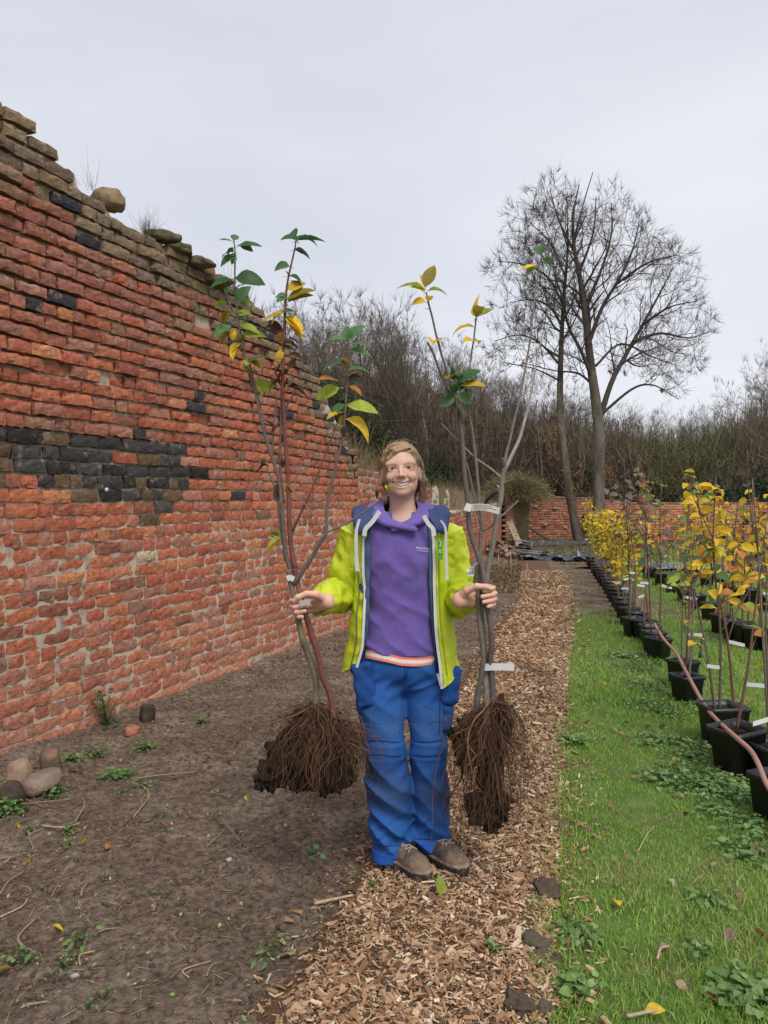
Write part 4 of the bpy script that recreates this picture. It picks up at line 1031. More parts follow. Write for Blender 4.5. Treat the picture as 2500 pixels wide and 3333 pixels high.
def f_head(p):
    a = p.copy(); a[:, 0] = np.abs(a[:, 0])
    f = s_ell(p, (0, -0.015, 0.028), (0.072, 0.092, 0.076))
    f = smin(f, s_ell(p, (0, 0.020, -0.028), (0.0615, 0.062, 0.080)), 0.03)
    f = smin(f, s_ell(p, (0, 0.032, -0.074), (0.040, 0.045, 0.034)), 0.022)
    f = smin(f, s_ell(a, (0.042, -0.002, -0.056), (0.016, 0.03, 0.026)), 0.03)
    f = smin(f, s_ell(p, (0, 0.064, -0.094), (0.018, 0.014, 0.013)), 0.018)
    f = smin(f, s_ell(a, (0.037, 0.058, -0.033), (0.021, 0.019, 0.017)), 0.013)
    f = smin(f, s_ell(a, (0.030, 0.062, 0.020), (0.024, 0.010, 0.010)), 0.02)
    f = smax(f, -s_ell(a, (0.032, 0.088, 0.001), (0.020, 0.012, 0.011)), 0.012)
    lid = s_ell(a, (0.033, 0.0585, 0.0), (0.0185, 0.0180, 0.0165)); f = smin(f, lid, 0.004)
    cx = (a[:, 0] - 0.033) / 0.0165
    slit = s_ell(np.stack([a[:, 0], a[:, 1], a[:, 2] - 0.0012 + 0.0022 * cx**2], -1), (0.033, 0.081, 0.0), (0.0168, 0.014, 0.0060)); f = smax(f, -slit, 0.002)
    f = smin(f, s_cap(p, (0, 0.073, 0.010), (0, 0.097, -0.024), 0.0055, 0.0080), 0.009)
    f = smin(f, s_ell(p, (0, 0.0985, -0.0275), (0.0105, 0.0100, 0.0090)), 0.006)
    f = smin(f, s_ell(a, (0.0130, 0.085, -0.0310), (0.0072, 0.0100, 0.0062)), 0.006)
    f = smax(f, -s_chain(a, [(0.019, 0.083, -0.030), (0.031, 0.074, -0.044), (0.037, 0.066, -0.062)], [0.002, 0.0028, 0.002], 0.002), 0.006)
    f = smax(f, -s_ell(a, (0.0065, 0.093, -0.0385), (0.0036, 0.0050, 0.0030)), 0.002)
    # lips round an open smile
    xx = p[:, 0]; up = 0.0095 * (xx / 0.033) ** 2; q = np.stack([xx, p[:, 1] + 0.016 * (xx / 0.033) ** 2, p[:, 2] - up], -1)
    f = smin(f, s_ell(q, (0, 0.0775, -0.0530), (0.035, 0.0080, 0.0040)), 0.005)
    f = smin(f, s_ell(q, (0, 0.0765, -0.0750), (0.031, 0.0085, 0.0048)), 0.006)
    f = smax(f, -s_ell(q, (0, 0.083, -0.0633), (0.0365, 0.026, 0.0072)), 0.0025)
    # ears
    f = smin(f, s_ell(a, (0.0750, -0.004, -0.022), (0.0090, 0.016, 0.030)), 0.006)
    f = smax(f, -s_ell(a, (0.083, 0.007, -0.018), (0.0065, 0.009, 0.017)), 0.004)
    # neck and the top of the chest
    f = smin(f, s_cap(p, (0, -0.018, -0.07), (0, -0.036, -0.20), 0.047, 0.053), 0.022)
    f = smin(f, s_ell(p, (0, -0.03, -0.27), (0.145, 0.075, 0.085)), 0.05)
    return f
V, F = snet(f_head, (-0.165, -0.13, -0.30), (0.165, 0.116, 0.112), 0.0023)
SK = np.array((0.68, 0.425, 0.31))
c = np.tile(SK, (len(V), 1)); a = np.abs(V[:, 0])
def paint(mask, col): 
    global c
    m = np.clip(mask, 0, 1)[:, None]; c = c * (1 - m) + np.array(col) * m
def gauss(cx, cy, cz, s): return np.exp(-(((a - cx) / s[0])**2 + ((V[:, 1] - cy) / s[1])**2 + ((V[:, 2] - cz) / s[2])**2))
paint(0.55 * gauss(0.036, 0.07, -0.034, (0.018, 0.03, 0.016)), (0.58, 0.27, 0.20))
paint(0.5 * gauss(0, 0.10, -0.028, (0.013, 0.015, 0.010)), (0.60, 0.28, 0.22))
paint(0.6 * gauss(0.076, -0.005, -0.015, (0.012, 0.03, 0.03)), (0.60, 0.29, 0.22))
up = 0.0095 * (V[:, 0] / 0.033) ** 2
lip = (np.exp(-((V[:, 2] - up + 0.0535) / 0.0042)**4) + np.exp(-((V[:, 2] - up + 0.0745) / 0.0046)**4)) * (a < 0.033) * (V[:, 1] > 0.055)
paint(0.45 * lip, (0.58, 0.27, 0.225))
paint(((V[:, 1] < 0.072) & (np.abs(V[:, 2] - up + 0.0633) < 0.0066) & (a < 0.033) & (V[:, 1] > 0.03)) * 0.9, (0.10, 0.03, 0.03))
paint(0.55 * np.exp(-((a - 0.032) / 0.016)**4 - ((V[:, 2] - 0.0045) / 0.0030)**2) * (V[:, 1] > 0.055), (0.30, 0.15, 0.10))
paint(0.35 * np.exp(-((a - 0.032) / 0.016)**4 - ((V[:, 2] + 0.0065) / 0.0035)**2) * (V[:, 1] > 0.055), (0.42, 0.22, 0.17))
brow = np.exp(-((a - 0.032) / 0.019)**4 - ((V[:, 2] - 0.0180 + 12 * (a - 0.034)**2) / 0.0030)**2) * (V[:, 1] > 0.05)
paint(0.5 * brow, (0.27, 0.155, 0.085))
body = MB(); body.add(h2w(V), F[:, ::-1], c)

def hand_sdf(C, side, axis, wrist):
    """fingers wrapped round stems at C; side=+1: the wrist lies to image right of the stems"""
    Z = np.asarray(axis, float); Z = Z / np.linalg.norm(Z); X = np.array([side, 0, 0.0]); X = X - Z * X.dot(Z); X /= np.linalg.norm(X)
    Yb = np.cross(Z, X) * side; M = np.stack([X, Yb, Z], 1)
    loc = lambda P: (np.asarray(P) - C) @ M
    wl = loc(wrist)
    zs = [0.030, 0.0095, -0.0105, -0.029]; rr = [0.0096, 0.0099, 0.0094, 0.0080]; tx = [-0.004, 0.006, 0.003, -0.010]; kn = [0.0, -0.003, 0.0, 0.006]
    ch = []
    for i in range(4):
        z = zs[i]; r = rr[i]; k = kn[i]
        ch.append(([(0.042, 0.028, z * 0.95), (0.006, 0.041, z), (-0.033 + k, 0.026, z - 0.001), (-0.040 + k, -0.010, z - 0.002), (-0.028 + k, -0.033, z - 0.003), (tx[i], -0.038, z - 0.004)], [r * 1.12, r * 1.08, r * 1.05, r, r * 0.96, r * 0.86]))
    th = ([(0.080, 0.000, 0.010), (0.056, -0.022, 0.034), (0.022, -0.039, 0.046), (-0.010, -0.043, 0.040), (-0.026, -0.041, 0.031)], [0.0165, 0.0145, 0.0112, 0.0108, 0.0088])
    def f(P):
        p = loc(P); g_ = None
        for pts, r in ch:
            d = s_chain(p, pts, r, 0.003); g_ = d if g_ is None else smin(g_, d, 0.0028)
        pal = s_chain(p, [tuple(wl * 0.97), (0.082, 0.008, 0.0)], [0.025, 0.023], 0.01)
        pal = smin(pal, s_cap(p, (0.088, 0.006, 0.004), (0.044, 0.027, 0.024), 0.021, 0.0135), 0.014)
        pal = smin(pal, s_cap(p, (0.088, 0.006, -0.004), (0.044, 0.027, 0.0), 0.021, 0.0135), 0.014)
        pal = smin(pal, s_cap(p, (0.088, 0.006, -0.010), (0.044, 0.027, -0.024), 0.019, 0.012), 0.014)
        g_ = smin(g_, pal, 0.008)
        return smin(g_, s_chain(p, th[0], th[1], 0.005), 0.005)
    lo = np.minimum(C, wrist) - 0.075; hi = np.maximum(C, wrist) + 0.075
    V, F = snet(f, lo, hi, 0.0026)
    p = loc(V); c = np.tile(SK * np.array([1.0, 0.93, 0.90]), (len(V), 1))
    tips = [np.array(q[0][-1]) + np.array([0.002, -0.006, 0.002]) for q in ch] + [np.array(th[0][-1]) + np.array([-0.001, -0.008, 0.002])]
    for t in tips:
        m = np.clip(1.6 - np.linalg.norm((p - t) / np.array([0.0055, 0.006, 0.005]), axis=1), 0, 1)[:, None] * 0.7; c = c * (1 - m) + np.array((0.66, 0.45, 0.37)) * m
    for q in ch:                                    # reddened knuckles and creases
        for k in (2, 3, 4):
            m = 0.35 * np.exp(-(np.linalg.norm(p - np.array(q[0][k]), axis=1) / 0.011)**2)[:, None]; c = c * (1 - m) + np.array((0.52, 0.25, 0.19)) * m
    return V, F, c
GR = np.array(W(990, 1972, 2.82)[:]); WRR = np.array(W(1046, 1964, 2.87)[:])
GL = np.array(W(1572, 1942, 2.82)[:]); WRL = np.array(W(1518, 1944, 2.87)[:])
AXR = np.array(W(975, 1900, 2.82) - W(1008, 2060, 2.82)); AXL = np.array(W(1560, 1870, 2.82) - W(1580, 2020, 2.82))
for C, sd_, ax_, wr in ((GR, 1, AXR, WRR), (GL, -1, AXL, WRL)):
    V, F, cc = hand_sdf(C, sd_, ax_, wr); body.add(V, F[:, ::-1] if False else F, cc)
# arms, trunk and legs under the clothes
SR, ER = Q(1168, 1745, 0.03), Q(1112, 1925, 0.06); SL, EL = Q(1448, 1745, 0.03), Q(1492, 1945, 0.05)
XC = QX(1305); YT = PY + 0.03
HIPR, KNR, ANR = Q(1243, 2190, 0.02), Q(1250, 2440, -0.01), np.array((0.042, 3.07, 0.08)); HIPL, KNL, ANL = Q(1385, 2190, 0.02), Q(1397, 2440, -0.01), np.array((0.185, 3.10, 0.08))
def f_body(p):
    f = s_ell(p, (XC, YT, 1.25), (0.135, 0.085, 0.20)); f = smin(f, s_ell(p, (XC, YT, 0.95), (0.125, 0.075, 0.10)), 0.08)
    for S, E, Wr in ((SR, ER, WRR), (SL, EL, WRL)): f = smin(f, s_chain(p, [S, E, Wr], [0.045, 0.036, 0.025], 0.01), 0.03)
    for H, K, A in ((HIPR, KNR, ANR), (HIPL, KNL, ANL)): f = smin(f, s_chain(p, [H, K, A], [0.06, 0.045, 0.034], 0.02), 0.03)
    return f
V, F = snet(f_body, (-0.36, 2.78, 0.02), (0.44, 3.24, 1.50), 0.012); body.add(V, F, SK)
bo = body.build('body', m_skin, person, loc=person.location)

# eyes, teeth
for sx in (-1, 1):
    e = MB(); V, F = blob(1, 0, 0.0, 3); P = V * 0.0152 + np.array([sx * 0.033, 0.0590, 0.0]); d = np.linalg.norm((P - np.array([sx * 0.0325, 0.0765, 0.0005]))[:, [0, 2]], axis=1)
    col = np.where(d[:, None] < 0.0030, np.array((0.008, 0.006, 0.005)), np.where(d[:, None] < 0.0078, np.array((0.06, 0.036, 0.022)), np.array((0.55, 0.47, 0.42)))); col[V[:, 1] < 0] = (0.6, 0.5, 0.46)
    e.add(h2w(P), F[:, ::-1], col); e.build('eye', m_wet, person, loc=person.location)
t = MB()
for i in range(-4, 5):
    x = i * 0.0072; w = 0.0037 if abs(i) < 3 else 0.0033; V, F = blob(1, 1, 0.0, 2); V = np.sign(V) * np.abs(V) ** 0.55
    t.add(h2w(V * np.array([w, 0.0028, 0.0076 - 0.0004 * abs(i)]) + np.array([x, 0.0755 - 0.018 * (x / 0.033) ** 2, -0.0612 + 0.0095 * (x / 0.033) ** 2])), F[:, ::-1], (0.90, 0.86, 0.80))
to = t.build('teeth', m_wet, person, loc=person.location); to['kind'] = 'stuff'

# hair
def f_hair(p):
    n = 0.0016 * vnoise(np.stack([p[:, 0] * 230 + p[:, 2] * 60, p[:, 1] * 230, p[:, 2] * 26], -1), 5) + 0.0025 * vnoise(p * 38, 6)
    f = s_ell(p, (0.002, -0.022, 0.027), (0.0790, 0.098, 0.0835))
    f = smin(f, s_ell(p, (0.008, -0.062, -0.050), (0.068, 0.044, 0.095)), 0.02)
    f = smin(f, s_chain(p, [(-0.046, 0.050, 0.066), (-0.066, 0.032, 0.034), (-0.076, -0.022, 0.010), (-0.066, -0.044, -0.05), (-0.052, -0.036, -0.115)], [0.011, 0.011, 0.011, 0.010, 0.007], 0.01), 0.012)
    f = smin(f, s_chain(p, [(0.048, 0.046, 0.064), (0.069, 0.022, 0.034), (0.079, -0.028, 0.012), (0.086, -0.038, -0.055), (0.080, -0.026, -0.14)], [0.012, 0.012, 0.014, 0.019, 0.011], 0.01), 0.012)
    f = smax(f, -s_ell(p, (0.002, 0.070, -0.022), (0.0640, 0.066, 0.092)), 0.006)
    f = smin(f, s_chain(p, [(0.030, 0.062, 0.078), (-0.018, 0.070, 0.067), (-0.046, 0.060, 0.040), (-0.062, 0.044, 0.010)], [0.006, 0.009, 0.009, 0.007], 0.006), 0.008)
    f = smax(f, -s_ell(np.stack([np.abs(p[:, 0]), p[:, 1], p[:, 2]], -1), (0.080, 0.008, -0.022), (0.022, 0.020, 0.030)), 0.005)
    return f - n
V, F = snet(f_hair, (-0.112, -0.14, -0.19), (0.118, 0.105, 0.122), 0.0026)
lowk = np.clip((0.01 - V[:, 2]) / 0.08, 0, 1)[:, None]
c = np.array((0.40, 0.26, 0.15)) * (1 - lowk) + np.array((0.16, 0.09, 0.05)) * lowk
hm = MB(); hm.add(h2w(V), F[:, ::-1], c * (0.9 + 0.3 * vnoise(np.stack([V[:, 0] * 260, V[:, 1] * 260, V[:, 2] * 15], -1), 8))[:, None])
g = np.random.default_rng(22)
hv = np.array([(p[0], p[1], p[2]) for p in V]); 
def push(P, d=0.0008):                                     # strands ride on the surface of the hair
    for it in range(5):
        f = f_hair(P); e = 1e-3
        gr = np.stack([(f_hair(P + np.eye(3)[k] * e) - f) / e for k in range(3)], -1); gr /= np.maximum(np.linalg.norm(gr, axis=1, keepdims=True), 1e-6)
        P = P - gr * np.clip(f - d, -0.02, 0.02)[:, None]
    return P
ST = []; SC = []; NS = 900
for i in range(NS):
    part = np.array([0.026 + g.normal(0, 0.004), 0.060 - 0.13 * g.random() ** 1.0, 0.10])
    side = -1 if g.random() < 0.55 else 1
    back = g.random(); yy = part[1]
    if side < 0: ctrl = [part, (-0.02, yy + 0.012, 0.098), (-0.060, yy * 0.75, 0.062), (-0.080, yy * 0.5 - 0.028, 0.012), (-0.066, -0.048 - 0.02 * back, -0.05), (-0.050, -0.034 - .02 * back, -0.10 - 0.05 * g.random())]
    else: ctrl = [part, (0.050, yy, 0.088), (0.072, yy * 0.7 - 0.004, 0.044), (0.084, yy * 0.4 - 0.036, 0.008), (0.090, -0.046 - 0.02 * back, -0.05), (0.080, -0.034 - .02 * back, -0.10 - 0.06 * g.random())]
    ST.append(spline(np.array(ctrl, float) + g.normal(0, 0.003, (6, 3)), 16)); SC.append(g.random())
P = push(np.concatenate(ST)).reshape(NS, 16, 3)
for i in range(NS):
    Pi = P[i].copy(); Pi[1:-1] = (Pi[:-2] + 2 * Pi[1:-1] + Pi[2:]) / 4
    if i % 12 == 0: Pi = Pi + np.linspace(0, 1, 16)[:, None] * g.normal(0, 0.006, 3)
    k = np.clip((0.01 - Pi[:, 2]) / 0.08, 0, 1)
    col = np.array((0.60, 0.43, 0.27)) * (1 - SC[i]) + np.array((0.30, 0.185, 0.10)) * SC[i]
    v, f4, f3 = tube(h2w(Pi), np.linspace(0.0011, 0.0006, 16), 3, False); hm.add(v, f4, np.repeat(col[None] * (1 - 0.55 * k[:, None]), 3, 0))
for i in range(34):                                        # wisps flying loose on the crown
    b = np.array([g.normal(-0.005, 0.035), g.uniform(-0.04, 0.045), 0.098]); b = push(b[None])[0]; t_ = b + np.array([g.normal(0, 0.02), g.normal(0, .01), abs(g.normal(0.005, 0.004))])
    m_ = (b + t_) / 2 + np.array([g.normal(0, .004), 0, 0.006]); v, f4, f3 = tube(h2w(spline([b, m_, t_], 7)), np.linspace(0.0010, 0.0004, 7), 3, False); hm.add(v, f4, np.array((0.50, 0.37, 0.25)) * g.uniform(.7, 1.1))
for i in range(30):                                        # the lock hanging over the cheek
    o_ = g.normal(0, 0.0030, 3); P_ = spline(np.array([(-0.034, 0.062, 0.074), (-0.050, 0.061, 0.045), (-0.0595, 0.058, 0.005), (-0.0600, 0.056, -0.040), (-0.058 + g.normal(0, .003), 0.052, -0.065 - g.uniform(0, .03))]) + o_, 12)
    v, f4, f3 = tube(h2w(P_), np.linspace(0.0012, 0.0005, 12), 3, False); hm.add(v, f4, np.array((0.34, 0.21, 0.115)) * g.uniform(.7, 1.25))
hm.build('hair', m_hair, person, loc=person.location)

# ---------------------------------------------------------------- jumper
PUR = np.array((0.145, 0.098, 0.335))
TA = ([0.84, 0.90, 1.0, 1.10, 1.25, 1.36, 1.41, 1.45, 1.48], [0.160, 0.158, 0.148, 0.146, 0.160, 0.166, 0.150, 0.105, 0.07])
TB = ([0.84, 0.90, 1.0, 1.10, 1.25, 1.36, 1.41, 1.45, 1.48], [0.118, 0.116, 0.108, 0.106, 0.118, 0.108, 0.092, 0.075, 0.06])
ZH = QZ(2128)
def f_jump(p):
    A = np.interp(p[:, 2], *TA); B = np.interp(p[:, 2], *TB); x = p[:, 0] - XC; y = p[:, 1] - YT
    k = (np.abs(x / A) ** 2.4 + np.abs(y / B) ** 2.4) ** (1 / 2.4); f = (k - 1) * B
    s = np.clip((1.40 - p[:, 2]) / 0.15, 0, 1)
    f = f - s * 0.0065 * (1 - np.abs(vnoise(np.stack([x * 9 + 2, p[:, 2] * 16 + x * 9, y * 4], -1), 15)) * 2.2) - 0.0022 * vnoise(np.stack([x * 13, p[:, 2] * 26 - x * 16, y * 9], -1), 16)
    f = f - 0.010 * np.exp(-((np.abs(x) - 0.068) / 0.045)**2 - ((p[:, 2] - 1.255) / 0.05)**2) * (y < 0)
    f = np.maximum(f, p[:, 2] - 1.445); hem = ZH + 0.018 * np.clip((XC - x - XC) / 0.12, 0, 1) + 0.004 * np.sin(x * 40)
    f = np.maximum(f, hem - p[:, 2])
    f = smax(f, -s_ell(p, (XC - 0.002, YT - 0.085, 1.480), (0.064, 0.075, 0.084)), 0.004)
    return f
CN = lambda x, y, z: np.array([XC + x, YT + y, z])
def band(I, O, n):
    I = spline(np.array([CN(*q) for q in I]), n); O = spline(np.array([CN(*q) for q in O]), n); return list(zip(I, O))
BL = band([(-0.050, 0.060, 1.490), (-0.072, 0.005, 1.480), (-0.070, -0.055, 1.448), (-0.038, -0.100, 1.414), (0.044, -0.122, 1.386)], [(-0.090, 0.095, 1.478), (-0.124, 0.005, 1.463), (-0.106, -0.072, 1.432), (-0.066, -0.114, 1.402), (0.052, -0.126, 1.378)], 40)
BRt = band([(0.050, 0.060, 1.490), (0.072, 0.005, 1.480), (0.070, -0.055, 1.448), (0.036, -0.100, 1.414), (-0.008, -0.114, 1.396)], [(0.090, 0.095, 1.478), (0.124, 0.005, 1.463), (0.104, -0.072, 1.432), (0.064, -0.112, 1.404), (-0.030, -0.114, 1.380)], 40)
BB = band([(-0.050, 0.060, 1.490), (0, 0.085, 1.492), (0.050, 0.060, 1.490)], [(-0.090, 0.095, 1.478), (0, 0.130, 1.474), (0.090, 0.095, 1.478)], 10)
def f_collar(p):
    w = 0.0022 * vnoise(p * np.array([30, 30, 60]), 25); f = None
    for grp in (BL, BRt, BB):
        d = None
        for I, O in grp:
            e = s_cap(p, I, O, 0.0085, 0.0120); d = e if d is None else np.minimum(d, e)
        f = d if f is None else np.minimum(f, d)
    return f - w
V, F = snet(f_jump, (XC - 0.19, YT - 0.15, 0.83), (XC + 0.19, YT + 0.14, 1.49), 0.0052)
jm = MB(); jm.add(V, F, PUR)
V, F = snet(f_collar, (XC - 0.14, YT - 0.16, 1.37), (XC + 0.14, YT + 0.13, 1.61), 0.0042); jm.add(V, F, PUR * 1.06)
jumper = jm.build('jumper', m_fleece, person, loc=person.location)
def hit(fn, px, py, y0=2.7, y1=3.2, n=500):
    Ys = np.linspace(y0, y1, n); P = np.array([W(px, py, y)[:] for y in Ys]); f = fn(P); i = np.argmax(f < 0); return P[max(i - 1, 0)]
def letters(txt, px, py, size, fn, name, col, parent, lift=0.002, tilt=0.0):
    cu = bpy.data.curves.new('letters', 'FONT'); cu.body = txt; cu.size = size; cu.extrude = 0.0004; cu.space_character = 1.1
    tmp = bpy.data.objects.new('tmp', cu); COL.objects.link(tmp); dg = bpy.context.evaluated_depsgraph_get()
    me = bpy.data.meshes.new_from_object(tmp.evaluated_get(dg)); bpy.data.objects.remove(tmp)
    P0 = hit(fn, px, py); P1 = hit(fn, px + 24, py); P2 = hit(fn, px, py - 14)
    ex = Vector(P1 - P0).normalized(); ez = Vector(P2 - P0); ez = (ez - ex * ez.dot(ex)).normalized(); ny = ex.cross(ez)
    me.materials.clear(); o = obj(name, me, mat('print_' + name, col, var=0.05), parent)
    M = Matrix((ex, ez, ny)).transposed().to_4x4(); M.translation = Vector(P0) + ny * lift - parent.location
    o.matrix_local = M @ Matrix.Rotation(tilt, 4, 'Z'); return o
letters('REGATTA', 1354, 1786, 0.0105, f_jump, 'brand_lettering', (0.75, 0.72, 0.8), person, 0.003, -0.12)
letters('GREAT OUTDOORS', 1356, 1793, 0.005, f_jump, 'brand_lettering', (0.75, 0.72, 0.8), person, 0.003, -0.12)
# striped shirt hem under the jumper
sh = MB(); xs = np.linspace(QX(1190), QX(1420), 60); rows = []
for q in range(6):
    x = xs - XC; z = ZH + 0.018 * np.clip(-x / 0.12, 0, 1) + 0.006 - q * 0.0066 - 0.004 * np.sin(x * 22); B = 0.116 + 0.001 * q
    rows.append(np.stack([xs, YT - B * (1 - np.abs(x / 0.16) ** 2.4).clip(0.02, 1) ** (1 / 2.4) - 0.002, z], -1))
cols = np.repeat(np.array([(0.70, 0.18, 0.12), (0.70, 0.18, 0.12), (0.72, 0.68, 0.64), (0.72, 0.68, 0.64), (0.72, 0.22, 0.15), (0.72, 0.22, 0.15)]), 60, 0)
sh.add(np.array(rows).reshape(-1, 3), gridf(6, 60), cols); sh.build('shirt_hem', m_fleece, person, loc=person.location)

# ---------------------------------------------------------------- trousers
BLU = np.array((0.020, 0.092, 0.31))
LEGR = [Q(1243, 2175, 0.03), Q(1240, 2300, 0.02), Q(1250, 2440, -0.005), Q(1263, 2560, 0.005), Q(1277, 2700, 0.015), Q(1279, 2800, 0.015)]; RR_ = [0.098, 0.092, 0.079, 0.083, 0.080, 0.081]
LEGL = [Q(1384, 2175, 0.03), Q(1394, 2300, 0.03), Q(1396, 2440, 0.005), Q(1405, 2560, 0.02), Q(1402, 2700, 0.04), Q(1400, 2770, 0.045)]; RL_ = [0.098, 0.087, 0.068, 0.069, 0.064, 0.063]
ZR, ZL = QZ(2797), QZ(2770)
def f_tro(p):
    f = None
    for ch_, rd, zb in ((LEGR, RR_, ZR), (LEGL, RL_, ZL)):
        d = s_chain(p, ch_, rd, 0.02); t = (p[:, 2] - zb)
        d = d - 0.0035 * (np.abs(t - 0.022) < 0.024)
        d = d - 0.0032 * np.exp(-((p[:, 2] - QZ(2412)) / 0.005)**2) - 0.0026 * np.exp(-((p[:, 2] - QZ(2458) ) / 0.004)**2)
        d = np.maximum(d, -t)
        f = d if f is None else smin(f, d, 0.018)
    hp = s_ell(p, (XC + 0.002, YT, QZ(2165)), (0.178, 0.116, 0.115)); f = smin(f, hp, 0.03)
    z = p[:, 2]; k = np.exp(-((z - QZ(2520)) / 0.09)**2) + 1.0 * np.exp(-((z - QZ(2690)) / 0.09)**2) + 0.9 * np.exp(-((z - QZ(2240)) / 0.07)**2) + 0.25
    w = 1 - np.abs(vnoise(np.stack([p[:, 0] * 6 + z * 4, p[:, 1] * 6, z * 11 + p[:, 0] * 8], -1), 35)) * 2.4
    w2 = 1 - np.abs(vnoise(np.stack([p[:, 0] * 9 - z * 6, p[:, 1] * 8, z * 24 - p[:, 0] * 12], -1), 36)) * 2.4
    kh = np.exp(-((z - QZ(2710)) / 0.06)**2) + 0.8 * np.exp(-((z - QZ(2235)) / 0.05)**2) + 0.6 * np.exp(-((z - QZ(2500)) / 0.05)**2)
    f = f - 0.0110 * k * w - 0.0085 * kh * w2
    f = np.maximum(f, z - 0.915)
    # fly seam
    return f
V, F = snet(f_tro, (XC - 0.24, YT - 0.17, 0.045), (XC + 0.24, YT + 0.17, 0.925), 0.0058)
c = np.tile(BLU, (len(V), 1)); z = V[:, 2]
fade = np.exp(-((z - QZ(2350)) / 0.07)**2) * 0.30 * (V[:, 1] < YT)            # worn pale thighs
c = c * (1 - fade[:, None]) + np.array((0.085, 0.20, 0.42)) * fade[:, None]
dirt = (0.8 * np.exp(-((z - QZ(2560)) / 0.09)**2) * np.clip(0.6 + 0.8 * fbm(V * 9, 3, 44), 0, 1))[:, None]; c = c * (1 - dirt) + np.array((0.05, 0.065, 0.10)) * dirt
lowd = np.clip(0.5 * np.exp(-((z - QZ(2740)) / 0.05)**2) * (fbm(V * 14, 3, 45)), 0, 1)[:, None]; c = c * (1 - lowd) + np.array((0.10, 0.08, 0.06)) * lowd
c[(z < ZR + 0.046) & (V[:, 0] < XC + 0.03)] = BLU * np.array([1, 1.1, 1.3]); c[(z < ZL + 0.046) & (V[:, 0] >= XC + 0.03)] = BLU * np.array([1, 1.1, 1.3])
tr = MB(); tr.add(V, F, c); trousers = tr.build('trousers', m_trouser, person, loc=person.location)
def s_rbox(p, c_, h, r, Rm=None):
    q = p - np.asarray(c_)
    if Rm is not None: q = q @ Rm
    d = np.abs(q) - (np.asarray(h) - r); return np.linalg.norm(np.maximum(d, 0), axis=1) + np.minimum(d.max(1), 0) - r
def pocket(name, ctr, half, tilt, col, seed, parent):
    a_ = tilt; Rm = np.array([[math.cos(a_), 0, math.sin(a_)], [0, 1, 0], [-math.sin(a_), 0, math.cos(a_)]])
    fn = lambda p: s_rbox(p, ctr, half, min(half) * 0.8, Rm) - 0.004 * vnoise(p * np.array([22, 22, 34]), seed) - 0.003 * np.sin((p[:, 2] + p[:, 0]) * 90) * 0.5
    hv = max(half) + 0.03; V, F = snet(fn, np.asarray(ctr) - hv, np.asarray(ctr) + hv, 0.005); mb = MB(); mb.add(V, F, col); return mb.build(name, m_trouser, parent, loc=person.location)
DB = np.array((0.014, 0.062, 0.24))
for a_ in (('holster_pocket', Q(1187, 2228, -0.058), (0.041, 0.020, 0.088), R(-9), DB, 1), ('holster_pocket', Q(1466, 2228, -0.02), (0.036, 0.036, 0.080), R(6), DB * 1.2, 2), ('thigh_pocket', Q(1452, 2335, -0.015), (0.026, 0.034, 0.055), R(3), BLU * 0.8, 3)):
    o = pocket(*a_[:1], *a_[1:], trousers); 
def seam(pl, col, r=0.0017):
    P = []
    for x, y in pl:
        h_ = hit(f_tro, x, y, 2.75, 3.25, 260); P.append(h_ + np.array([0, -0.0012, 0]))
    mb = MB(); add_tube(mb, spline(P, 3 * len(P)), r, 5, col); mb.build('seam', m_plain, trousers, loc=person.location)
SD = (0.012, 0.045, 0.16); SLt = (0.05, 0.16, 0.42)
for y in (2412, 2458):
    seam([(x, y + 3 * math.sin(x * .05)) for x in range(1196, 1312, 12)], SD); seam([(x, y + 2 * math.sin(x * .06)) for x in range(1346, 1448, 12)], SD)
seam([(x, 2752) for x in range(1222, 1338, 12)], SD); seam([(x, 2730) for x in range(1356, 1446, 12)], SD)
seam([(1318, y) for y in range(2150, 2220, 10)], SD, 0.0022); seam([(1330 - 8 * ((y - 2150) / 60) ** 2, y) for y in range(2150, 2212, 10)], SD)
seam([(1432 - 0.01 * (y - 2280), y) for y in range(2270, 2400, 12)], SD)
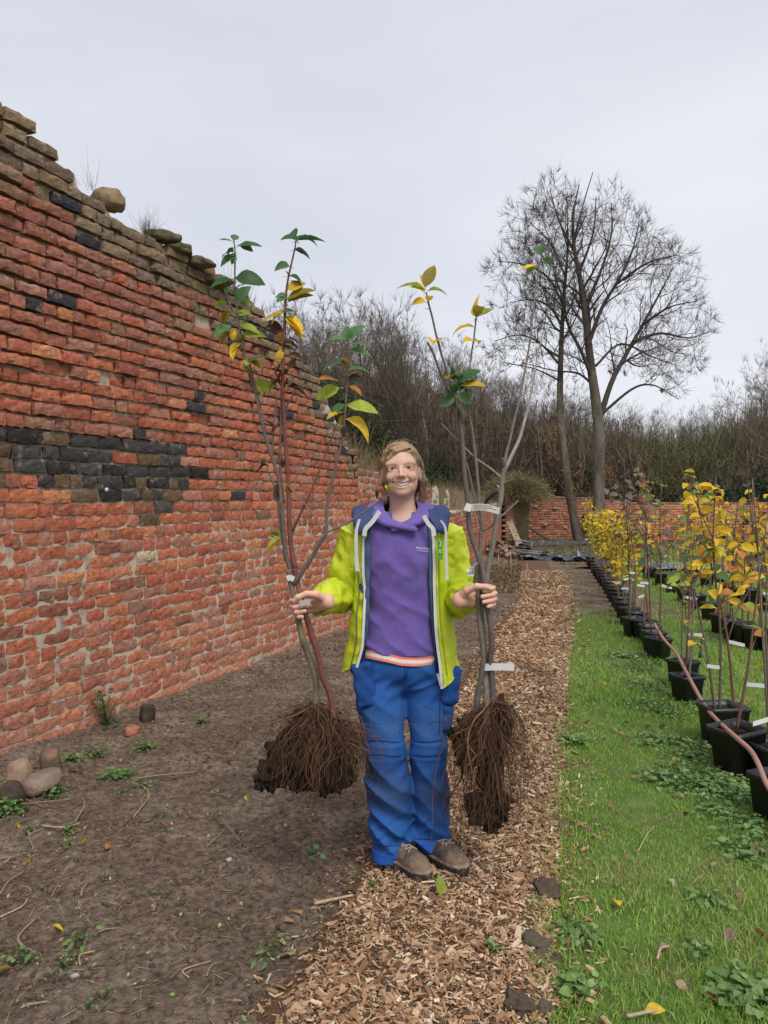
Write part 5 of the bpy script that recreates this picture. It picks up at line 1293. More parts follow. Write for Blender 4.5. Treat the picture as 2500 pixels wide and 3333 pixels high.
# ---------------------------------------------------------------- boots
def boot(o_, dirx, diry, name, lab):
    fw = np.array([dirx, diry, 0.0]); fw /= np.linalg.norm(fw); sd_ = np.array([-fw[1], fw[0], 0.0]); M = np.stack([sd_, fw, np.array([0, 0, 1.0])], 1)
    zb = gz(o_[0], o_[1]) + 0.014; O = np.array([o_[0], o_[1], zb])
    def f(P):
        p = (P - O) @ M
        up = s_ell(p, (0, 0.080, 0.036), (0.047, 0.062, 0.038)); up = smin(up, s_ell(p, (0, -0.005, 0.046), (0.041, 0.090, 0.050)), 0.03)
        up = smin(up, s_cap(p, (0, -0.072, 0.05), (0, -0.066, 0.15), 0.042, 0.044), 0.03)
        up = np.maximum(up, 0.018 - p[:, 2]); 
        taper = 0.050 - 0.008 * np.clip(-p[:, 1] / 0.1, 0, 1)
        sol = np.maximum(s_ell(np.stack([p[:, 0] / taper, p[:, 1] / 0.148, 0 * p[:, 0]], -1), (0, 0, 0), (1, 1, 1)) * 0.05, np.abs(p[:, 2] - 0.017) - 0.017)
        e4 = ((np.abs(p[:, 0]) / taper) ** 3 + (np.abs(p[:, 1]) / 0.150) ** 3) ** (1 / 3) - 1; sol = np.maximum(e4 * 0.05, np.abs(p[:, 2] - 0.017) - 0.017)
        return smin(up, sol, 0.006) - 0.0022 * vnoise(P * 60, 9) - 0.0015 * (np.sin(p[:, 1] * 260) > 0.2) * (p[:, 2] < 0.02)
    V, F = snet(f, O - np.array([0.17, 0.17, 0.02]), O + np.array([0.17, 0.17, 0.22]), 0.0048); p = (V - O) @ M
    c = np.where((p[:, 2] < 0.030)[:, None], np.array((0.035, 0.030, 0.027)), np.array((0.075, 0.06, 0.05))); toe = np.clip((p[:, 1] - 0.05) / 0.07, 0, 1)[:, None]; c = c * (1 - 0.75 * toe) + np.array((0.24, 0.165, 0.115)) * 0.75 * toe; rim_ = np.exp(-((p[:, 2] - 0.033) / 0.004)**2)[:, None] * 0.8; c = c * (1 - rim_) + np.array((0.30, 0.22, 0.16)) * rim_; c[p[:, 2] < 0.026] = (0.028, 0.024, 0.022)
    mb = MB(); mb.add(V, F, c); b = mb.build(name, m_boot, person, loc=person.location)
    l = MB()
    def top(x, y):
        zs = np.linspace(0.20, 0.02, 120); P = np.stack([np.full(120, x), np.full(120, y), zs], -1) @ M.T + O; f_ = f(P); return zs[np.argmax(f_ < 0)]
    for k in range(4):
        y = 0.046 - k * 0.022
        for s in (-1, 1):
            P = np.array([(s * 0.022, y - 0.010, 0), (s * 0.008, y - 0.003, 0), (-s * 0.008, y + 0.004, 0), (-s * 0.022, y + 0.010, 0)]); P[:, 2] = [top(q[0], q[1]) + 0.002 for q in P]; add_tube(l, (spline(P, 7) @ M.T) + O, 0.0034, 5, (0.30, 0.25, 0.20))
    lo = l.build('laces', m_plain, b, loc=person.location); lo['kind'] = 'stuff'
boot((0.078, 3.012), 0.60, -0.80, 'boot', ''); boot((0.224, 3.052), 0.62, -0.78, 'boot', '')

# ---------------------------------------------------------------- hoodie and jacket (open shells round the trunk)
LIM = np.array((0.58, 0.66, 0.03)); NAVY = np.array((0.028, 0.040, 0.105)); HEA = np.array((0.095, 0.135, 0.25))
def shell(name, Az, Bz, xl, xr, zl, zr, ztop, mat_, colf, seed, wr, thick=0.006, nth=90, nz=70, parent=None, cx=0.0):
    """open-fronted garment: xl/xr = front edges (photo px by photo y), zl/zr = hem heights (inner, outer)"""
    U = np.linspace(0, 1, nth); T = np.linspace(0, 1, nz); P = np.zeros((nz, nth, 3)); NR = np.zeros((nz, nth, 3))
    for i, t in enumerate(T):
        # hem height depends on the angle, so work per column
        for j, u in enumerate(U):
            s = abs(2 * u - 1)                           # 1 at the two front edges, 0 at the middle of the back
            if u < 0.5: zi, zo = zl
            else: zi, zo = zr
            zh = zo + (zi - zo) * max(0, (s - 0.62) / 0.38) ** 1.3; zb_ = zh if s > 0.5 else zh
            z = ztop - (ztop - zb_) * t
            A = float(np.interp(-z, [-q for q in Az[0]], Az[1])); B = float(np.interp(-z, [-q for q in Bz[0]], Bz[1]))
            py_ = 1620 + (CAM_H - z) * FPX / (PY - 0.10); k = (PY - 0.10) / FPX
            exl = (np.interp(py_, xl[0], xl[1]) - 1250) * k - XC; exr = (np.interp(py_, xr[0], xr[1]) - 1250) * k - XC
            t0 = math.asin(max(-0.98, min(0.98, exl / A))); t1 = math.asin(max(-0.98, min(0.98, exr / A)))
            th = t0 - (t0 + 2 * math.pi - t1) * u            # from the left edge round the back to the right edge
            cs, sn = math.cos(th), math.sin(th); e = 2 / 2.3
            P[i, j] = (XC + cx + A * np.sign(sn) * abs(sn) ** e, YT - B * np.sign(cs) * abs(cs) ** e, z); NR[i, j] = (sn / A, -cs / B, 0)
    NR /= np.linalg.norm(NR, axis=2, keepdims=True)
    q = P.reshape(-1, 3); n = wr(q, U, T); P = P + NR * n.reshape(nz, nth, 1)
    O = P.reshape(-1, 3); I = (P - NR * thick).reshape(-1, 3); f = gridf(nz, nth); N = nz * nth
    id_ = np.arange(N).reshape(nz, nth); ring = list(id_[0]) + list(id_[1:, -1]) + list(id_[-1, -2::-1]) + list(id_[-2:0, 0])
    rim = [(ring[k], ring[(k + 1) % len(ring)], ring[(k + 1) % len(ring)] + N, ring[k] + N) for k in range(len(ring))]
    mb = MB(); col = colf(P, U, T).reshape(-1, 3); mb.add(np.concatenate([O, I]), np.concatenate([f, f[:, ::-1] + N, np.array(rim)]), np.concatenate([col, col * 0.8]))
    return mb, P
ZA = [1.455, 1.43, 1.40, 1.36, 1.28, 1.15, 1.0, 0.88, 0.76]
JA = (ZA, [0.085, 0.135, 0.168, 0.186, 0.190, 0.188, 0.202, 0.222, 0.238]); JB = (ZA, [0.078, 0.092, 0.106, 0.120, 0.136, 0.136, 0.140, 0.146, 0.150])
HA = (ZA, [0.078, 0.125, 0.158, 0.174, 0.178, 0.176, 0.188, 0.200, 0.212]); HB = (ZA, [0.074, 0.088, 0.100, 0.114, 0.130, 0.129, 0.131, 0.134, 0.136])
def wrj(q, U, T):
    w = 0.007 * vnoise(np.stack([q[:, 0] * 18, q[:, 1] * 18, q[:, 2] * 7], -1), 55) + 0.0055 * (1 - 2 * np.abs(vnoise(np.stack([q[:, 0] * 22 + q[:, 2] * 14, q[:, 1] * 20, q[:, 2] * 15], -1), 56)))
    return w
jl = ([1600, 1720, 1800, 1900, 2000, 2090, 2160, 2230], [1200, 1182, 1178, 1181, 1185, 1184, 1164, 1150]); jr = ([1600, 1730, 1800, 1930, 2050, 2220], [1400, 1409, 1411, 1413, 1418, 1436])
hl = ([1600, 1720, 1890, 2000, 2060, 2120, 2160, 2230], [1226, 1212, 1209, 1208, 1204, 1190, 1183, 1165]); hr = ([1600, 1730, 1900, 2050, 2230], [1384, 1388, 1392, 1404, 1424])
def colh(P, U, T):
    s = np.abs(2 * U - 1); k = np.clip((s - 0.86) / 0.02, 0, 1)[None, :, None] * np.ones((len(T), 1, 1)); k = k * (1 - 0.9 * np.clip((0.93 - P[..., 2:3]) / 0.06, 0, 1))
    return NAVY * (1 - k) + HEA * k
mb, PH = shell('hoodie', HA, HB, hl, hr, (0.80, 0.82), (0.79, 0.82), 1.452, m_hoodie, colh, 1, lambda q, U, T: 0.6 * wrj(q + 3, U, T))
# rolled hood lying round the back of the neck
HL_ = band([(-0.04, 0.12, 1.46), (-0.105, 0.06, 1.462), (-0.112, -0.03, 1.452), (-0.118, -0.085, 1.418), (-0.142, -0.118, 1.378)], [(-0.05, 0.16, 1.44), (-0.160, 0.07, 1.450), (-0.176, -0.02, 1.440), (-0.170, -0.075, 1.415), (-0.160, -0.108, 1.378)], 20)
HR_ = [(np.array([2 * XC - I[0], I[1], I[2]]), np.array([2 * XC - O[0], O[1], O[2]])) for I, O in HL_]
def f_hood(p):
    f = None
    for I, O in HL_ + HR_:
        e = s_cap(p, I, O, 0.013, 0.020); f = e if f is None else np.minimum(f, e)
    return f - 0.004 * vnoise(p * np.array([26, 26, 50]), 65) - 0.003 * vnoise(p * 60, 66)
V, F = snet(f_hood, (XC - 0.21, YT - 0.15, 1.36), (XC + 0.21, YT + 0.20, 1.58), 0.005); mb.add(V, F, np.array((0.06, 0.08, 0.19)))
hoodie = mb.build('hoodie', m_hoodie, person, loc=person.location)

def colj(P, U, T): return np.tile(LIM, (len(T), len(U), 1))
mb, PJ = shell('jacket', JA, JB, jl, jr, (QZ(2158), QZ(2200)), (QZ(2222), QZ(2168)), 1.452, m_jacket, colj, 2, wrj)
def sleeve(mb, S, E, Wr, seed, r):
    g = np.random.default_rng(seed)
    S = np.asarray(S); mid = (S + E) / 2; P = spline([S + (S - E) * 0.10, S, mid, E, (E + Wr) / 2, Wr], 64)
    T, N, B = frames(P); k = 40; a = np.arange(k) * 2 * np.pi / k; t = np.linspace(0, 1, 64)
    rr = np.interp(t, [0, 0.12, 0.35, 0.58, 0.75, 0.90, 0.95, 0.975, 1.0], r)
    ring = N[:, None] * np.cos(a)[None, :, None] + B[:, None] * np.sin(a)[None, :, None]
    arc = np.concatenate([[0], np.cumsum(np.linalg.norm(np.diff(P, axis=0), axis=1))])
    q = np.stack([np.repeat(arc[:, None] * 26, k, 1) + 1.2 * np.sin(a)[None], np.repeat(np.cos(a)[None] * 1.6, 64, 0), np.repeat(np.sin(a)[None] * 1.6, 64, 0)], -1)
    el = np.exp(-((t - 0.58) / 0.22)**2)[:, None]
    w = (1 - 2.2 * np.abs(vnoise(q + seed * 5, seed))) * (0.005 + 0.013 * el) + 0.005 * (1 - 2.2 * np.abs(vnoise(q * 1.9 + 9, seed + 1)))
    cuff = np.exp(-((t - 0.93) / 0.04)**2)[:, None]; w = w * (1 - 0.6 * cuff) + cuff * 0.004 * np.sin(a * 11 + 2 * np.sin(a * 3))[None]
    V = P[:, None] + ring * (rr[:, None] + w)[..., None]
    n0 = V.reshape(-1, 3); mb.add(n0, gridf(64, k, True), LIM)
    inner = P[-3:][:, None] + ring[-3:] * 0.8 * rr[-3:, None, None]; mb.add(np.concatenate([V[-1], inner[-1] * 1.0, inner[0]]).reshape(-1, 3), gridf(3, k, True), LIM * 0.7)
RS = [0.058, 0.078, 0.068, 0.064, 0.058, 0.055, 0.044, 0.041, 0.041]
CUR = WRR + (GR - WRR) * 0.22; CUL = WRL + (GL - WRL) * 0.16
sleeve(mb, SR, ER, CUR, 71, RS); sleeve(mb, SL, EL, CUL, 72, RS)
# shoulder caps so that the sleeves run into the body
for S, sx in ((SR, -1), (SL, 1)):
    V, F = snet(lambda p: smin(s_cap(p, S + np.array([-sx * 0.10, 0.02, 0.045]), S + np.array([sx * 0.0, 0.0, -0.015]), 0.040, 0.076), s_cap(p, S + np.array([-sx * 0.07, 0.03, 0.0]), S + np.array([0, 0, -0.09]), 0.08, 0.070), 0.03) - 0.003 * vnoise(p * 30, 5), S - 0.2, S + 0.2, 0.007); mb.add(V, F, LIM)
jacket = mb.build('jacket', m_jacket, person, loc=person.location)
# zips, white tapes, drawstrings, green inside pocket
def along(P, jcol, rows, off=0.003): return np.array([P[i, jcol] for i in rows]) + np.array([0, -off, 0])
def ribbon(pts, w, thick, col, name, m, parent, wd=None, n=60):
    P = spline(pts, n); T, _, _ = frames(P); side = np.cross(T, np.array([0, -1.0, 0])) if wd is None else np.tile(np.asarray(wd, float), (n, 1)); side /= np.linalg.norm(side, axis=1, keepdims=True)
    nrm = np.cross(side, T); w = np.broadcast_to(w, (n,))[:, None]; mb = MB()
    rows = np.stack([P - side * w / 2, P - side * w / 2 + nrm * thick, P + side * w / 2 + nrm * thick, P + side * w / 2], 1)
    mb.add(rows.reshape(-1, 3), gridf(n, 4, True), col); return mb.build(name, m, parent, False, loc=person.location)
rws = list(range(3, 70, 6))
WH = np.array((0.62, 0.61, 0.60))
ribbon(along(PJ, 0, [4, 12, 20, 28, 36, 44, 52, 60, 69], 0.006) + np.array([0.006, 0, 0]), 0.010, 0.002, WH, 'zip_tape', m_plain, hoodie)
ribbon(along(PJ, -1, [4, 12, 20, 28, 36, 44, 52, 60, 69], 0.006) - np.array([0.006, 0, 0]), 0.011, 0.002, WH, 'zip_tape', m_plain, hoodie)
GRY = np.array((0.10, 0.10, 0.07))
ribbon(along(PJ, 3, [6, 16, 26, 36, 46, 56, 66, 69], 0.004), 0.0045, 0.002, GRY, 'jacket_zip', m_plain, jacket)
ribbon(along(PJ, -3, [6, 16, 26, 36, 46, 56, 66, 69], 0.004), 0.0055, 0.002, np.array((0.30, 0.36, 0.03)), 'jacket_zip', m_plain, jacket)
def frontal(pl, dy=-0.155): return np.array([W(x, y, YT + dy)[:] for x, y in pl])
ribbon(frontal([(1170, 1690), (1160, 1730), (1160, 1790), (1162, 1840), (1164, 1860)], -0.150), np.linspace(0.010, 0.017, 60), 0.003, WH, 'drawstring', m_plain, hoodie, (1, 0, 0))
ribbon(frontal([(1436, 1694), (1450, 1720), (1452, 1780), (1454, 1840), (1456, 1888)], -0.150), np.linspace(0.008, 0.012, 60), 0.003, WH, 'drawstring', m_plain, hoodie, (1, 0, 0))
ribbon(frontal([(1236, 1664), (1212, 1698), (1190, 1722), (1186, 1745)], -0.134), 0.017, 0.002, WH, 'hood_edge', m_plain, hoodie)
ribbon(frontal([(1380, 1678), (1394, 1704), (1410, 1722), (1413, 1745)], -0.136), 0.016, 0.002, WH, 'hood_edge', m_plain, hoodie)
ribbon(frontal([(1430, 1752), (1432, 1780), (1434, 1822)], -0.148), 0.020, 0.002, (0.10, 0.34, 0.04), 'green_lining', m_plain, jacket, (1, 0, 0))
ribbon(frontal([(1430, 1762), (1434, 1762), (1434, 1776), (1430, 1778)], -0.152), 0.003, 0.001, (0.6, 0.7, 0.5), 'lining_mark', m_plain, jacket, None, 20)
ribbon(frontal([(1433, 1788), (1430, 1794), (1433, 1800), (1437, 1794), (1433, 1788)], -0.152), 0.003, 0.001, (0.6, 0.7, 0.5), 'lining_mark', m_plain, jacket, None, 20)
ribbon(frontal([(1424, 2192), (1430, 2215), (1436, 2236)], -0.150), 0.008, 0.004, (0.35, 0.35, 0.36), 'zip_pull', m_plain, hoodie)
ribbon(frontal([(1452, 2200), (1456, 2214), (1458, 2226)], -0.152), 0.007, 0.004, (0.45, 0.55, 0.06), 'zip_pull', m_plain, jacket)
# a ring on the left hand
mb = MB(); a_ = np.linspace(0, 2 * np.pi, 20); ctr = GL + np.array([0.040, -0.008, -0.0105]); add_tube(mb, np.stack([ctr[0] + 0.0112 * np.cos(a_), ctr[1] + 0 * a_, ctr[2] + 0.0112 * np.sin(a_)], -1), 0.0014, 5, (0.6, 0.55, 0.5), False)
mb.build('finger_ring', mat('silver', (0.7, 0.68, 0.64), metal=1.0, rough=0.25, var=0), person, loc=person.location)
# ================================================================== SAPLINGS
m_leaf = mat('apple_leaf', src='obj', var=0.28, vscale=35, rough=0.5, spec=0.35, trans=0.42, bump=0.3, bscale=120, bdist=0.002, col2=(0.20, 0.13, 0.03), c2scale=45, c2lo=0.66, c2hi=0.78)
m_leafj = mat('apple_leaf_mass', src='attr', var=0.2, vscale=30, rough=0.55, spec=0.3, trans=0.45)
m_stem = mat('sapling_bark', src='attr', var=0.3, vscale=60, rough=0.7, spec=0.3, bump=0.5, bscale=160, bdist=0.002)
m_root = mat('roots', src='attr', var=0.35, vscale=90, rough=0.95, spec=0.1)
m_clod = mat('clod', (0.042, 0.030, 0.023), var=0.5, vscale=60, bump=1.0, bscale=130, bdist=0.012, rough=0.98, spec=0.05)
m_tag = mat('label_tag', src='attr', var=0.05, vscale=30, rough=0.5, spec=0.3)
LC = {'d': (0.050, 0.130, 0.040), 'g': (0.11, 0.23, 0.085), 'yg': (0.32, 0.40, 0.05), 'y': (0.80, 0.55, 0.04), 'o': (0.52, 0.21, 0.04), 'b': (0.11, 0.058, 0.034), 'ol': (0.30, 0.24, 0.03), 'p': (0.20, 0.15, 0.14), 'r': (0.30, 0.12, 0.06)}
def leaf_arr(bend, fold, wid=0.5, nu=7):
    u = np.linspace(0, 1, nu); w = wid * 0.5 * np.sin(np.pi * np.clip(u, 0, 1) ** 0.80) ** 0.80; w[0] = 0.02; w[-1] = 0.004
    ang = bend * u; dx = np.concatenate([[0], np.cumsum(np.cos((ang[1:] + ang[:-1]) / 2) * np.diff(u))]); dz = np.concatenate([[0], np.cumsum(-np.sin((ang[1:] + ang[:-1]) / 2) * np.diff(u))])
    P = []
    for i in range(nu):
        up = fold * w[i]; wv = 0.02 * math.sin(i * 2.3)
        P += [(dx[i], -w[i], dz[i] + up + wv * w[i] * 3), (dx[i], 0, dz[i]), (dx[i], w[i], dz[i] + up - wv * w[i] * 3)]
    P = [(-0.24, -0.012, -0.07), (-0.24, 0, -0.07), (-0.24, 0.012, -0.07)] + P
    return np.array(P), gridf(nu + 1, 3)
LV = [leaf_arr(0.35, 0.35, 0.56), leaf_arr(0.9, 0.25, 0.60), leaf_arr(1.4, 0.45, 0.52), leaf_arr(0.15, 0.6, 0.55), leaf_arr(2.2, 0.9, 0.40)]
LM = []
for v, f in LV:
    q = MB(); q.add(v, f); me = q.mesh('leaf'); me.materials.append(m_leaf); LM.append(me)
def leaf_mat(b, t, g, up=None, roll=0.5):
    X = t - b; L = np.linalg.norm(X); X = X / max(L, 1e-6)
    n = np.array([0, -0.50, 0.85]) + g.normal(0, roll * 0.8, 3) if up is None else up
    Z = n - X * X.dot(n); Z /= max(np.linalg.norm(Z), 1e-6); return np.stack([X, np.cross(Z, X), Z], 1), L
def add_leaf(root, b, t, col, g, var=None, wide=1.0, roll=0.5, length=None):
    M, L = leaf_mat(np.asarray(b, float), np.asarray(t, float), g, None, roll)
    L = L * 1.06
    if length: L = length
    v = int(g.integers(3)) if var is None else var; cl = np.array(LC[col] if isinstance(col, str) else col) * g.uniform(0.8, 1.2)
    o = obj('leaf', LM[v], None, root, color=cl); wd = (max(0.95, 0.056 / max(L, .01)) if L > 0.04 else 1.1) * wide
    A = Matrix(M.tolist()).to_4x4() @ Matrix.Diagonal((L, L * min(wd, 1.9), L, 1)); A.translation = Vector(b) - root.location; o.matrix_local = A
    return o
def stem(root, pts, r, col, name='branch', k=8, n=None, knob=0.12, seed=0):
    P = spline(pts, n or max(8, len(pts) * 6)); rr = np.interp(np.linspace(0, 1, len(P)), np.linspace(0, 1, len(r)), r)
    arc = np.concatenate([[0], np.cumsum(np.linalg.norm(np.diff(P, axis=0), axis=1))])
    rr = rr * (1 + knob * np.clip(vnoise(np.stack([arc * 28 + seed, arc * 0], -1), seed), 0, 1)); P = P + 0.0018 * np.stack([vnoise(np.stack([arc * 16, arc * 0 + seed], -1), 3), vnoise(np.stack([arc * 16, arc * 0 + seed], -1), 4), 0 * arc], -1)
    mb = MB(); add_tube(mb, P, rr, k, np.array(col)); return mb.build(name, m_stem, root, loc=root.location)
def roots(root, base, spread, depth, n, seed, clods, bias=(0, 0)):
    g = np.random.default_rng(seed); mb = MB()
    n = int(n * 1.7)
    for i in range(n):
        a = g.uniform(0, 6.28); s = g.random() ** 0.6; m = 9; sp_ = g.uniform(0.35, 1.35)
        L = depth * g.uniform(0.45, 1.15); d0 = np.array([math.cos(a) * s * 1.5 + bias[0], math.sin(a) * s * 0.8 + bias[1], -0.35 - 0.5 * g.random()])
        p = np.array(base, float) + g.normal(0, 0.010, 3); P = [p.copy()]; d = d0 / np.linalg.norm(d0)
        for q in range(m):
            p = p + d * L / m * (1 + 0.3 * s); d = d * 0.85 + np.array([g.normal(0, 0.42), g.normal(0, 0.42), -0.17 + g.normal(0, 0.30)]); lat = p - np.array(base); 
            if np.hypot(lat[0], lat[1]) > spread * sp_: d[:2] *= 0.5
            d /= np.linalg.norm(d); P.append(p.copy())
        r0 = 0.0040 if i < n * 0.04 else g.uniform(0.0006, 0.0015); c = np.array((0.075, 0.046, 0.032)) if g.random() < 0.65 else np.array((0.19, 0.10, 0.055)); c = c * g.uniform(0.7, 1.2)
        v, f4, f3 = tube(spline(P, 14), np.linspace(r0, r0 * 0.4, 14), 4, False); mb.add(v, f4, c)
    kind(mb.build('roots', m_root, root, loc=root.location), 'stuff')
    for i, (x, y, Y, s) in enumerate(clods):
        V, F = blob(1, seed + i, 1.0, 4, 2.8); q = MB(); q.add(V * np.array(s), F); o = obj('soil_clod', q.mesh('soil_clod'), m_clod, root); o.location = W(x, y, Y) - root.location
def ztag(root, pts, w, col=(0.66, 0.66, 0.66), Y=2.8, nm='label_tag', print_=False, wd=(0, 0, 1)):
    P = spline(np.array([W(x, y, Y if not isinstance(Y, list) else Y[i])[:] for i, (x, y) in enumerate(pts)]), 14); T, _, _ = frames(P); side = np.tile(np.array(wd, float), (14, 1)); side -= T * (T * side).sum(1, keepdims=True); side /= np.linalg.norm(side, axis=1, keepdims=True)
    nrm = np.cross(side, T); nrm *= np.sign(-nrm[:, 1:2] + 1e-9); mb = MB(); mb.add(np.stack([P - side * w / 2, P + side * w / 2, P + side * w / 2 - nrm * 0.0008, P - side * w / 2 - nrm * 0.0008], 1).reshape(-1, 3), gridf(14, 4, True), col); o = mb.build(nm, m_tag, root, False, loc=root.location)
    if print_:
        for k, (a, b) in enumerate(((0.10, 0.75), (0.10, 0.9), (0.1, 0.6))):
            i0, i1 = int(a * 13), int(b * 13); off = (0.25 - 0.25 * k) * w; q = P[i0:i1 + 1] + side[i0:i1 + 1] * off + nrm[i0:i1 + 1] * 0.0006; s_ = side[i0:i1 + 1] * w * 0.035
            mb = MB(); mb.add(np.stack([q - s_, q + s_], 1).reshape(-1, 3), gridf(len(q), 2), (0.10, 0.10, 0.12)); pm = mb.build('printed_line', m_tag, o, loc=root.location)
    return o
z3 = lambda x, y, Y=2.83: np.array(W(600 + x / 1.77, 650 + y / 1.77, Y)[:])
z4 = lambda x, y, Y=2.83: np.array(W(1250 + x / 2.011, 700 + y / 2.011, Y)[:])
z8 = lambda x, y, Y=2.82: np.array(W(900 + x / 4.74, 1850 + y / 4.74, Y)[:])
zr_ = lambda x, y, Y=2.82: np.array(W(1450 + x / 2.457, 1850 + y / 2.457, Y)[:])
zb = lambda x, y, Y=2.85: np.array(W(800 + x / 3.687, 2200 + y / 3.687, Y)[:])
def leaves(root, lst, zf, seed, Y0=2.83, extra=0.0):
    g = np.random.default_rng(seed)
    ex = [(bx + g.uniform(-14, 14), by + g.uniform(-26, 26), bx + (tx - bx) * 0.75 + g.uniform(-34, 34), by + (ty - by) * 0.75 + g.uniform(-34, 34), c) for (bx, by, tx, ty, c) in lst if extra and g.random() < extra]
    for (bx, by, tx, ty, c) in lst + ex:
        dY = g.normal(0, 0.025); v = 4 if c == 'b' and g.random() < .6 else None
        add_leaf(root, zf(bx, by, Y0), zf(tx, ty, Y0 + dY - 0.01), c, g, v, 0.85 if c == 'b' else 1.0)
GRN = (0.17, 0.145, 0.085); RED = (0.17, 0.062, 0.050); GRY_ = (0.15, 0.125, 0.105); PAL = (0.36, 0.32, 0.28)
# ---- left hand: greenish stem
sa = thing('apple_sapling', 'greenish bare-root sapling with spreading right branch, held in the hand near the wall', 'sapling', zb(830, 380, 2.86), 'bare-root saplings held up')
stem(sa, [zb(830, 420, 2.86), zb(842, 200, 2.86), zb(835, 0, 2.85), z8(480, 1300, 2.84), z8(400, 1100), z8(350, 850), z8(300, 560, 2.815), z8(220, 230), z8(190, 20)], [0.0125, 0.0115, 0.011, 0.0105, 0.010, 0.010], GRN, 'trunk', 10, seed=1)
stem(sa, [z3(622, 2150), z3(590, 2060), z3(570, 1900), z3(550, 1640), z3(520, 1530), z3(455, 1330), z3(420, 1150), z3(370, 990), z3(340, 860), z3(300, 600), z3(290, 430), z3(290, 300), z3(283, 225)], [0.009, 0.0075, 0.006, 0.005, 0.0042, 0.003, 0.002], (0.13, 0.105, 0.085), seed=2, n=70)
stem(sa, [z3(548, 1600, 2.85), z3(500, 1480, 2.86), z3(460, 1310, 2.86), z3(425, 1140, 2.86), z3(388, 1000, 2.86), z3(375, 920, 2.86)], [0.0045, 0.004, 0.0025], (0.16, 0.11, 0.09), seed=3, n=40)
stem(sa, [z3(300, 660), z3(262, 600), z3(235, 520)], [0.003, 0.0025, 0.002], (0.14, 0.11, 0.09), seed=4)
stem(sa, [z8(270, 240), z3(640, 2200, 2.81), z3(720, 2080, 2.80), z3(800, 1950, 2.79), z3(815, 1910, 2.79), z3(822, 1760, 2.80), z3(868, 1560, 2.81), z3(910, 1370, 2.82), z3(932, 1130, 2.82), z3(940, 960, 2.82), z3(945, 810, 2.82)], [0.009, 0.0075, 0.0068, 0.0055, 0.0045, 0.0035, 0.0025], (0.13, 0.10, 0.085), seed=5, n=60)
stem(sa, [z3(812, 1922, 2.79), z3(940, 1860, 2.78), z3(1080, 1770, 2.77), z3(1150, 1715, 2.77), z3(1190, 1698, 2.77)], [0.004, 0.003, 0.0016], (0.17, 0.13, 0.11), seed=6)
stem(sa, [z3(800, 1925, 2.79), z3(740, 1810, 2.80), z3(590, 1640, 2.82), z3(555, 1590, 2.83)], [0.003, 0.0025, 0.0016], (0.2, 0.12, 0.10), seed=7)
leaves(sa, [(283,235,300,195,'g'),(275,240,205,220,'g'),(305,270,440,248,'d'),(285,300,200,290,'d'),(290,330,200,335,'g'),(296,330,270,358,'g'),(296,450,450,440,'d'),(270,460,145,490,'d'),(270,455,205,510,'g'),(285,520,222,470,'g'),(288,520,335,460,'d'),(215,525,138,545,'g'),(250,600,178,575,'yg'),(302,585,350,500,'g'),(325,580,432,595,'yg'),(300,655,392,622,'yg'),(272,640,145,720,'ol'),(270,725,160,748,'g'),(255,765,148,850,'ol'),(322,745,415,700,'yg'),(335,785,455,740,'yg'),(290,750,262,800,'y'),(322,830,222,880,'y'),(300,850,272,908,'y'),(332,880,305,835,'b'),(385,870,445,795,'b'),(372,925,455,893,'g'),(368,935,338,978,'yg'),(385,930,465,955,'ol'),(380,1010,415,985,'b'),(410,1055,500,1085,'yg'),(338,810,300,760,'ol'),(318,690,360,650,'g')], z3, 1, 2.83, 0.5)
leaves(sa, [(945,810,920,715,'g'),(948,800,1018,700,'g'),(940,805,832,790,'g'),(955,830,1040,800,'g'),(945,870,1075,880,'g'),(928,945,780,920,'g'),(948,985,1085,925,'g'),(940,960,920,892,'o'),(945,1020,1000,975,'o'),(950,1030,1040,962,'b'),(915,1040,1028,1035,'d'),(945,1075,1035,1095,'o'),(880,1045,790,1015,'o'),(890,1085,755,1118,'yg'),(892,1090,875,1140,'b'),(938,1185,1110,1205,'yg'),(930,1265,1115,1305,'y'),(918,1180,822,1235,'g'),(915,1225,820,1245,'y'),(918,1240,890,1300,'ol'),(922,1300,888,1360,'b')], z3, 2, 2.82)
leaves(sa, [(1140,1700,1095,1620,'b'),(1142,1695,1155,1665,'b'),(1172,1672,1190,1630,'ol'),(1170,1668,1163,1642,'y')], z3, 3, 2.77)
# ---- left hand: reddish stem
sb = thing('apple_sapling', 'red-barked bare-root sapling with upright leafy tip, held in the hand near the wall', 'sapling', zb(1060, 500, 2.84), 'bare-root saplings held up')
stem(sb, [zb(1062, 560, 2.84), zb(1045, 400, 2.84), zb(1000, 200, 2.84), zb(920, 0, 2.83), z8(620, 1250), z8(560, 1080), z8(510, 900), z8(430, 650, 2.805), z8(370, 420, 2.80), z8(330, 250), z8(280, 0)], [0.0125, 0.011, 0.0105, 0.0115, 0.010, 0.010], RED, 'trunk', 10, seed=11)
stem(sb, [z8(280, 10), z3(610, 1960), z3(600, 1700), z3(585, 1400), z3(570, 1150), z3(570, 900), z3(580, 700), z3(585, 560), z3(600, 450), z3(635, 290), z3(645, 225)], [0.0095, 0.0085, 0.007, 0.0055, 0.0045, 0.0035, 0.0022], RED, seed=12, n=70)
stem(sb, [z3(575, 1750, 2.85), z3(552, 1560, 2.85), z3(555, 1300, 2.85), z3(560, 1080, 2.85), z3(568, 980, 2.84)], [0.0055, 0.0045, 0.003], (0.16, 0.10, 0.08), seed=13)
stem(sb, [z3(622, 1910), z3(680, 1790, 2.82), z3(760, 1610, 2.82), z3(830, 1420, 2.82), z3(880, 1290, 2.82)], [0.0055, 0.0045, 0.0032, 0.0022], (0.16, 0.065, 0.06), seed=14)
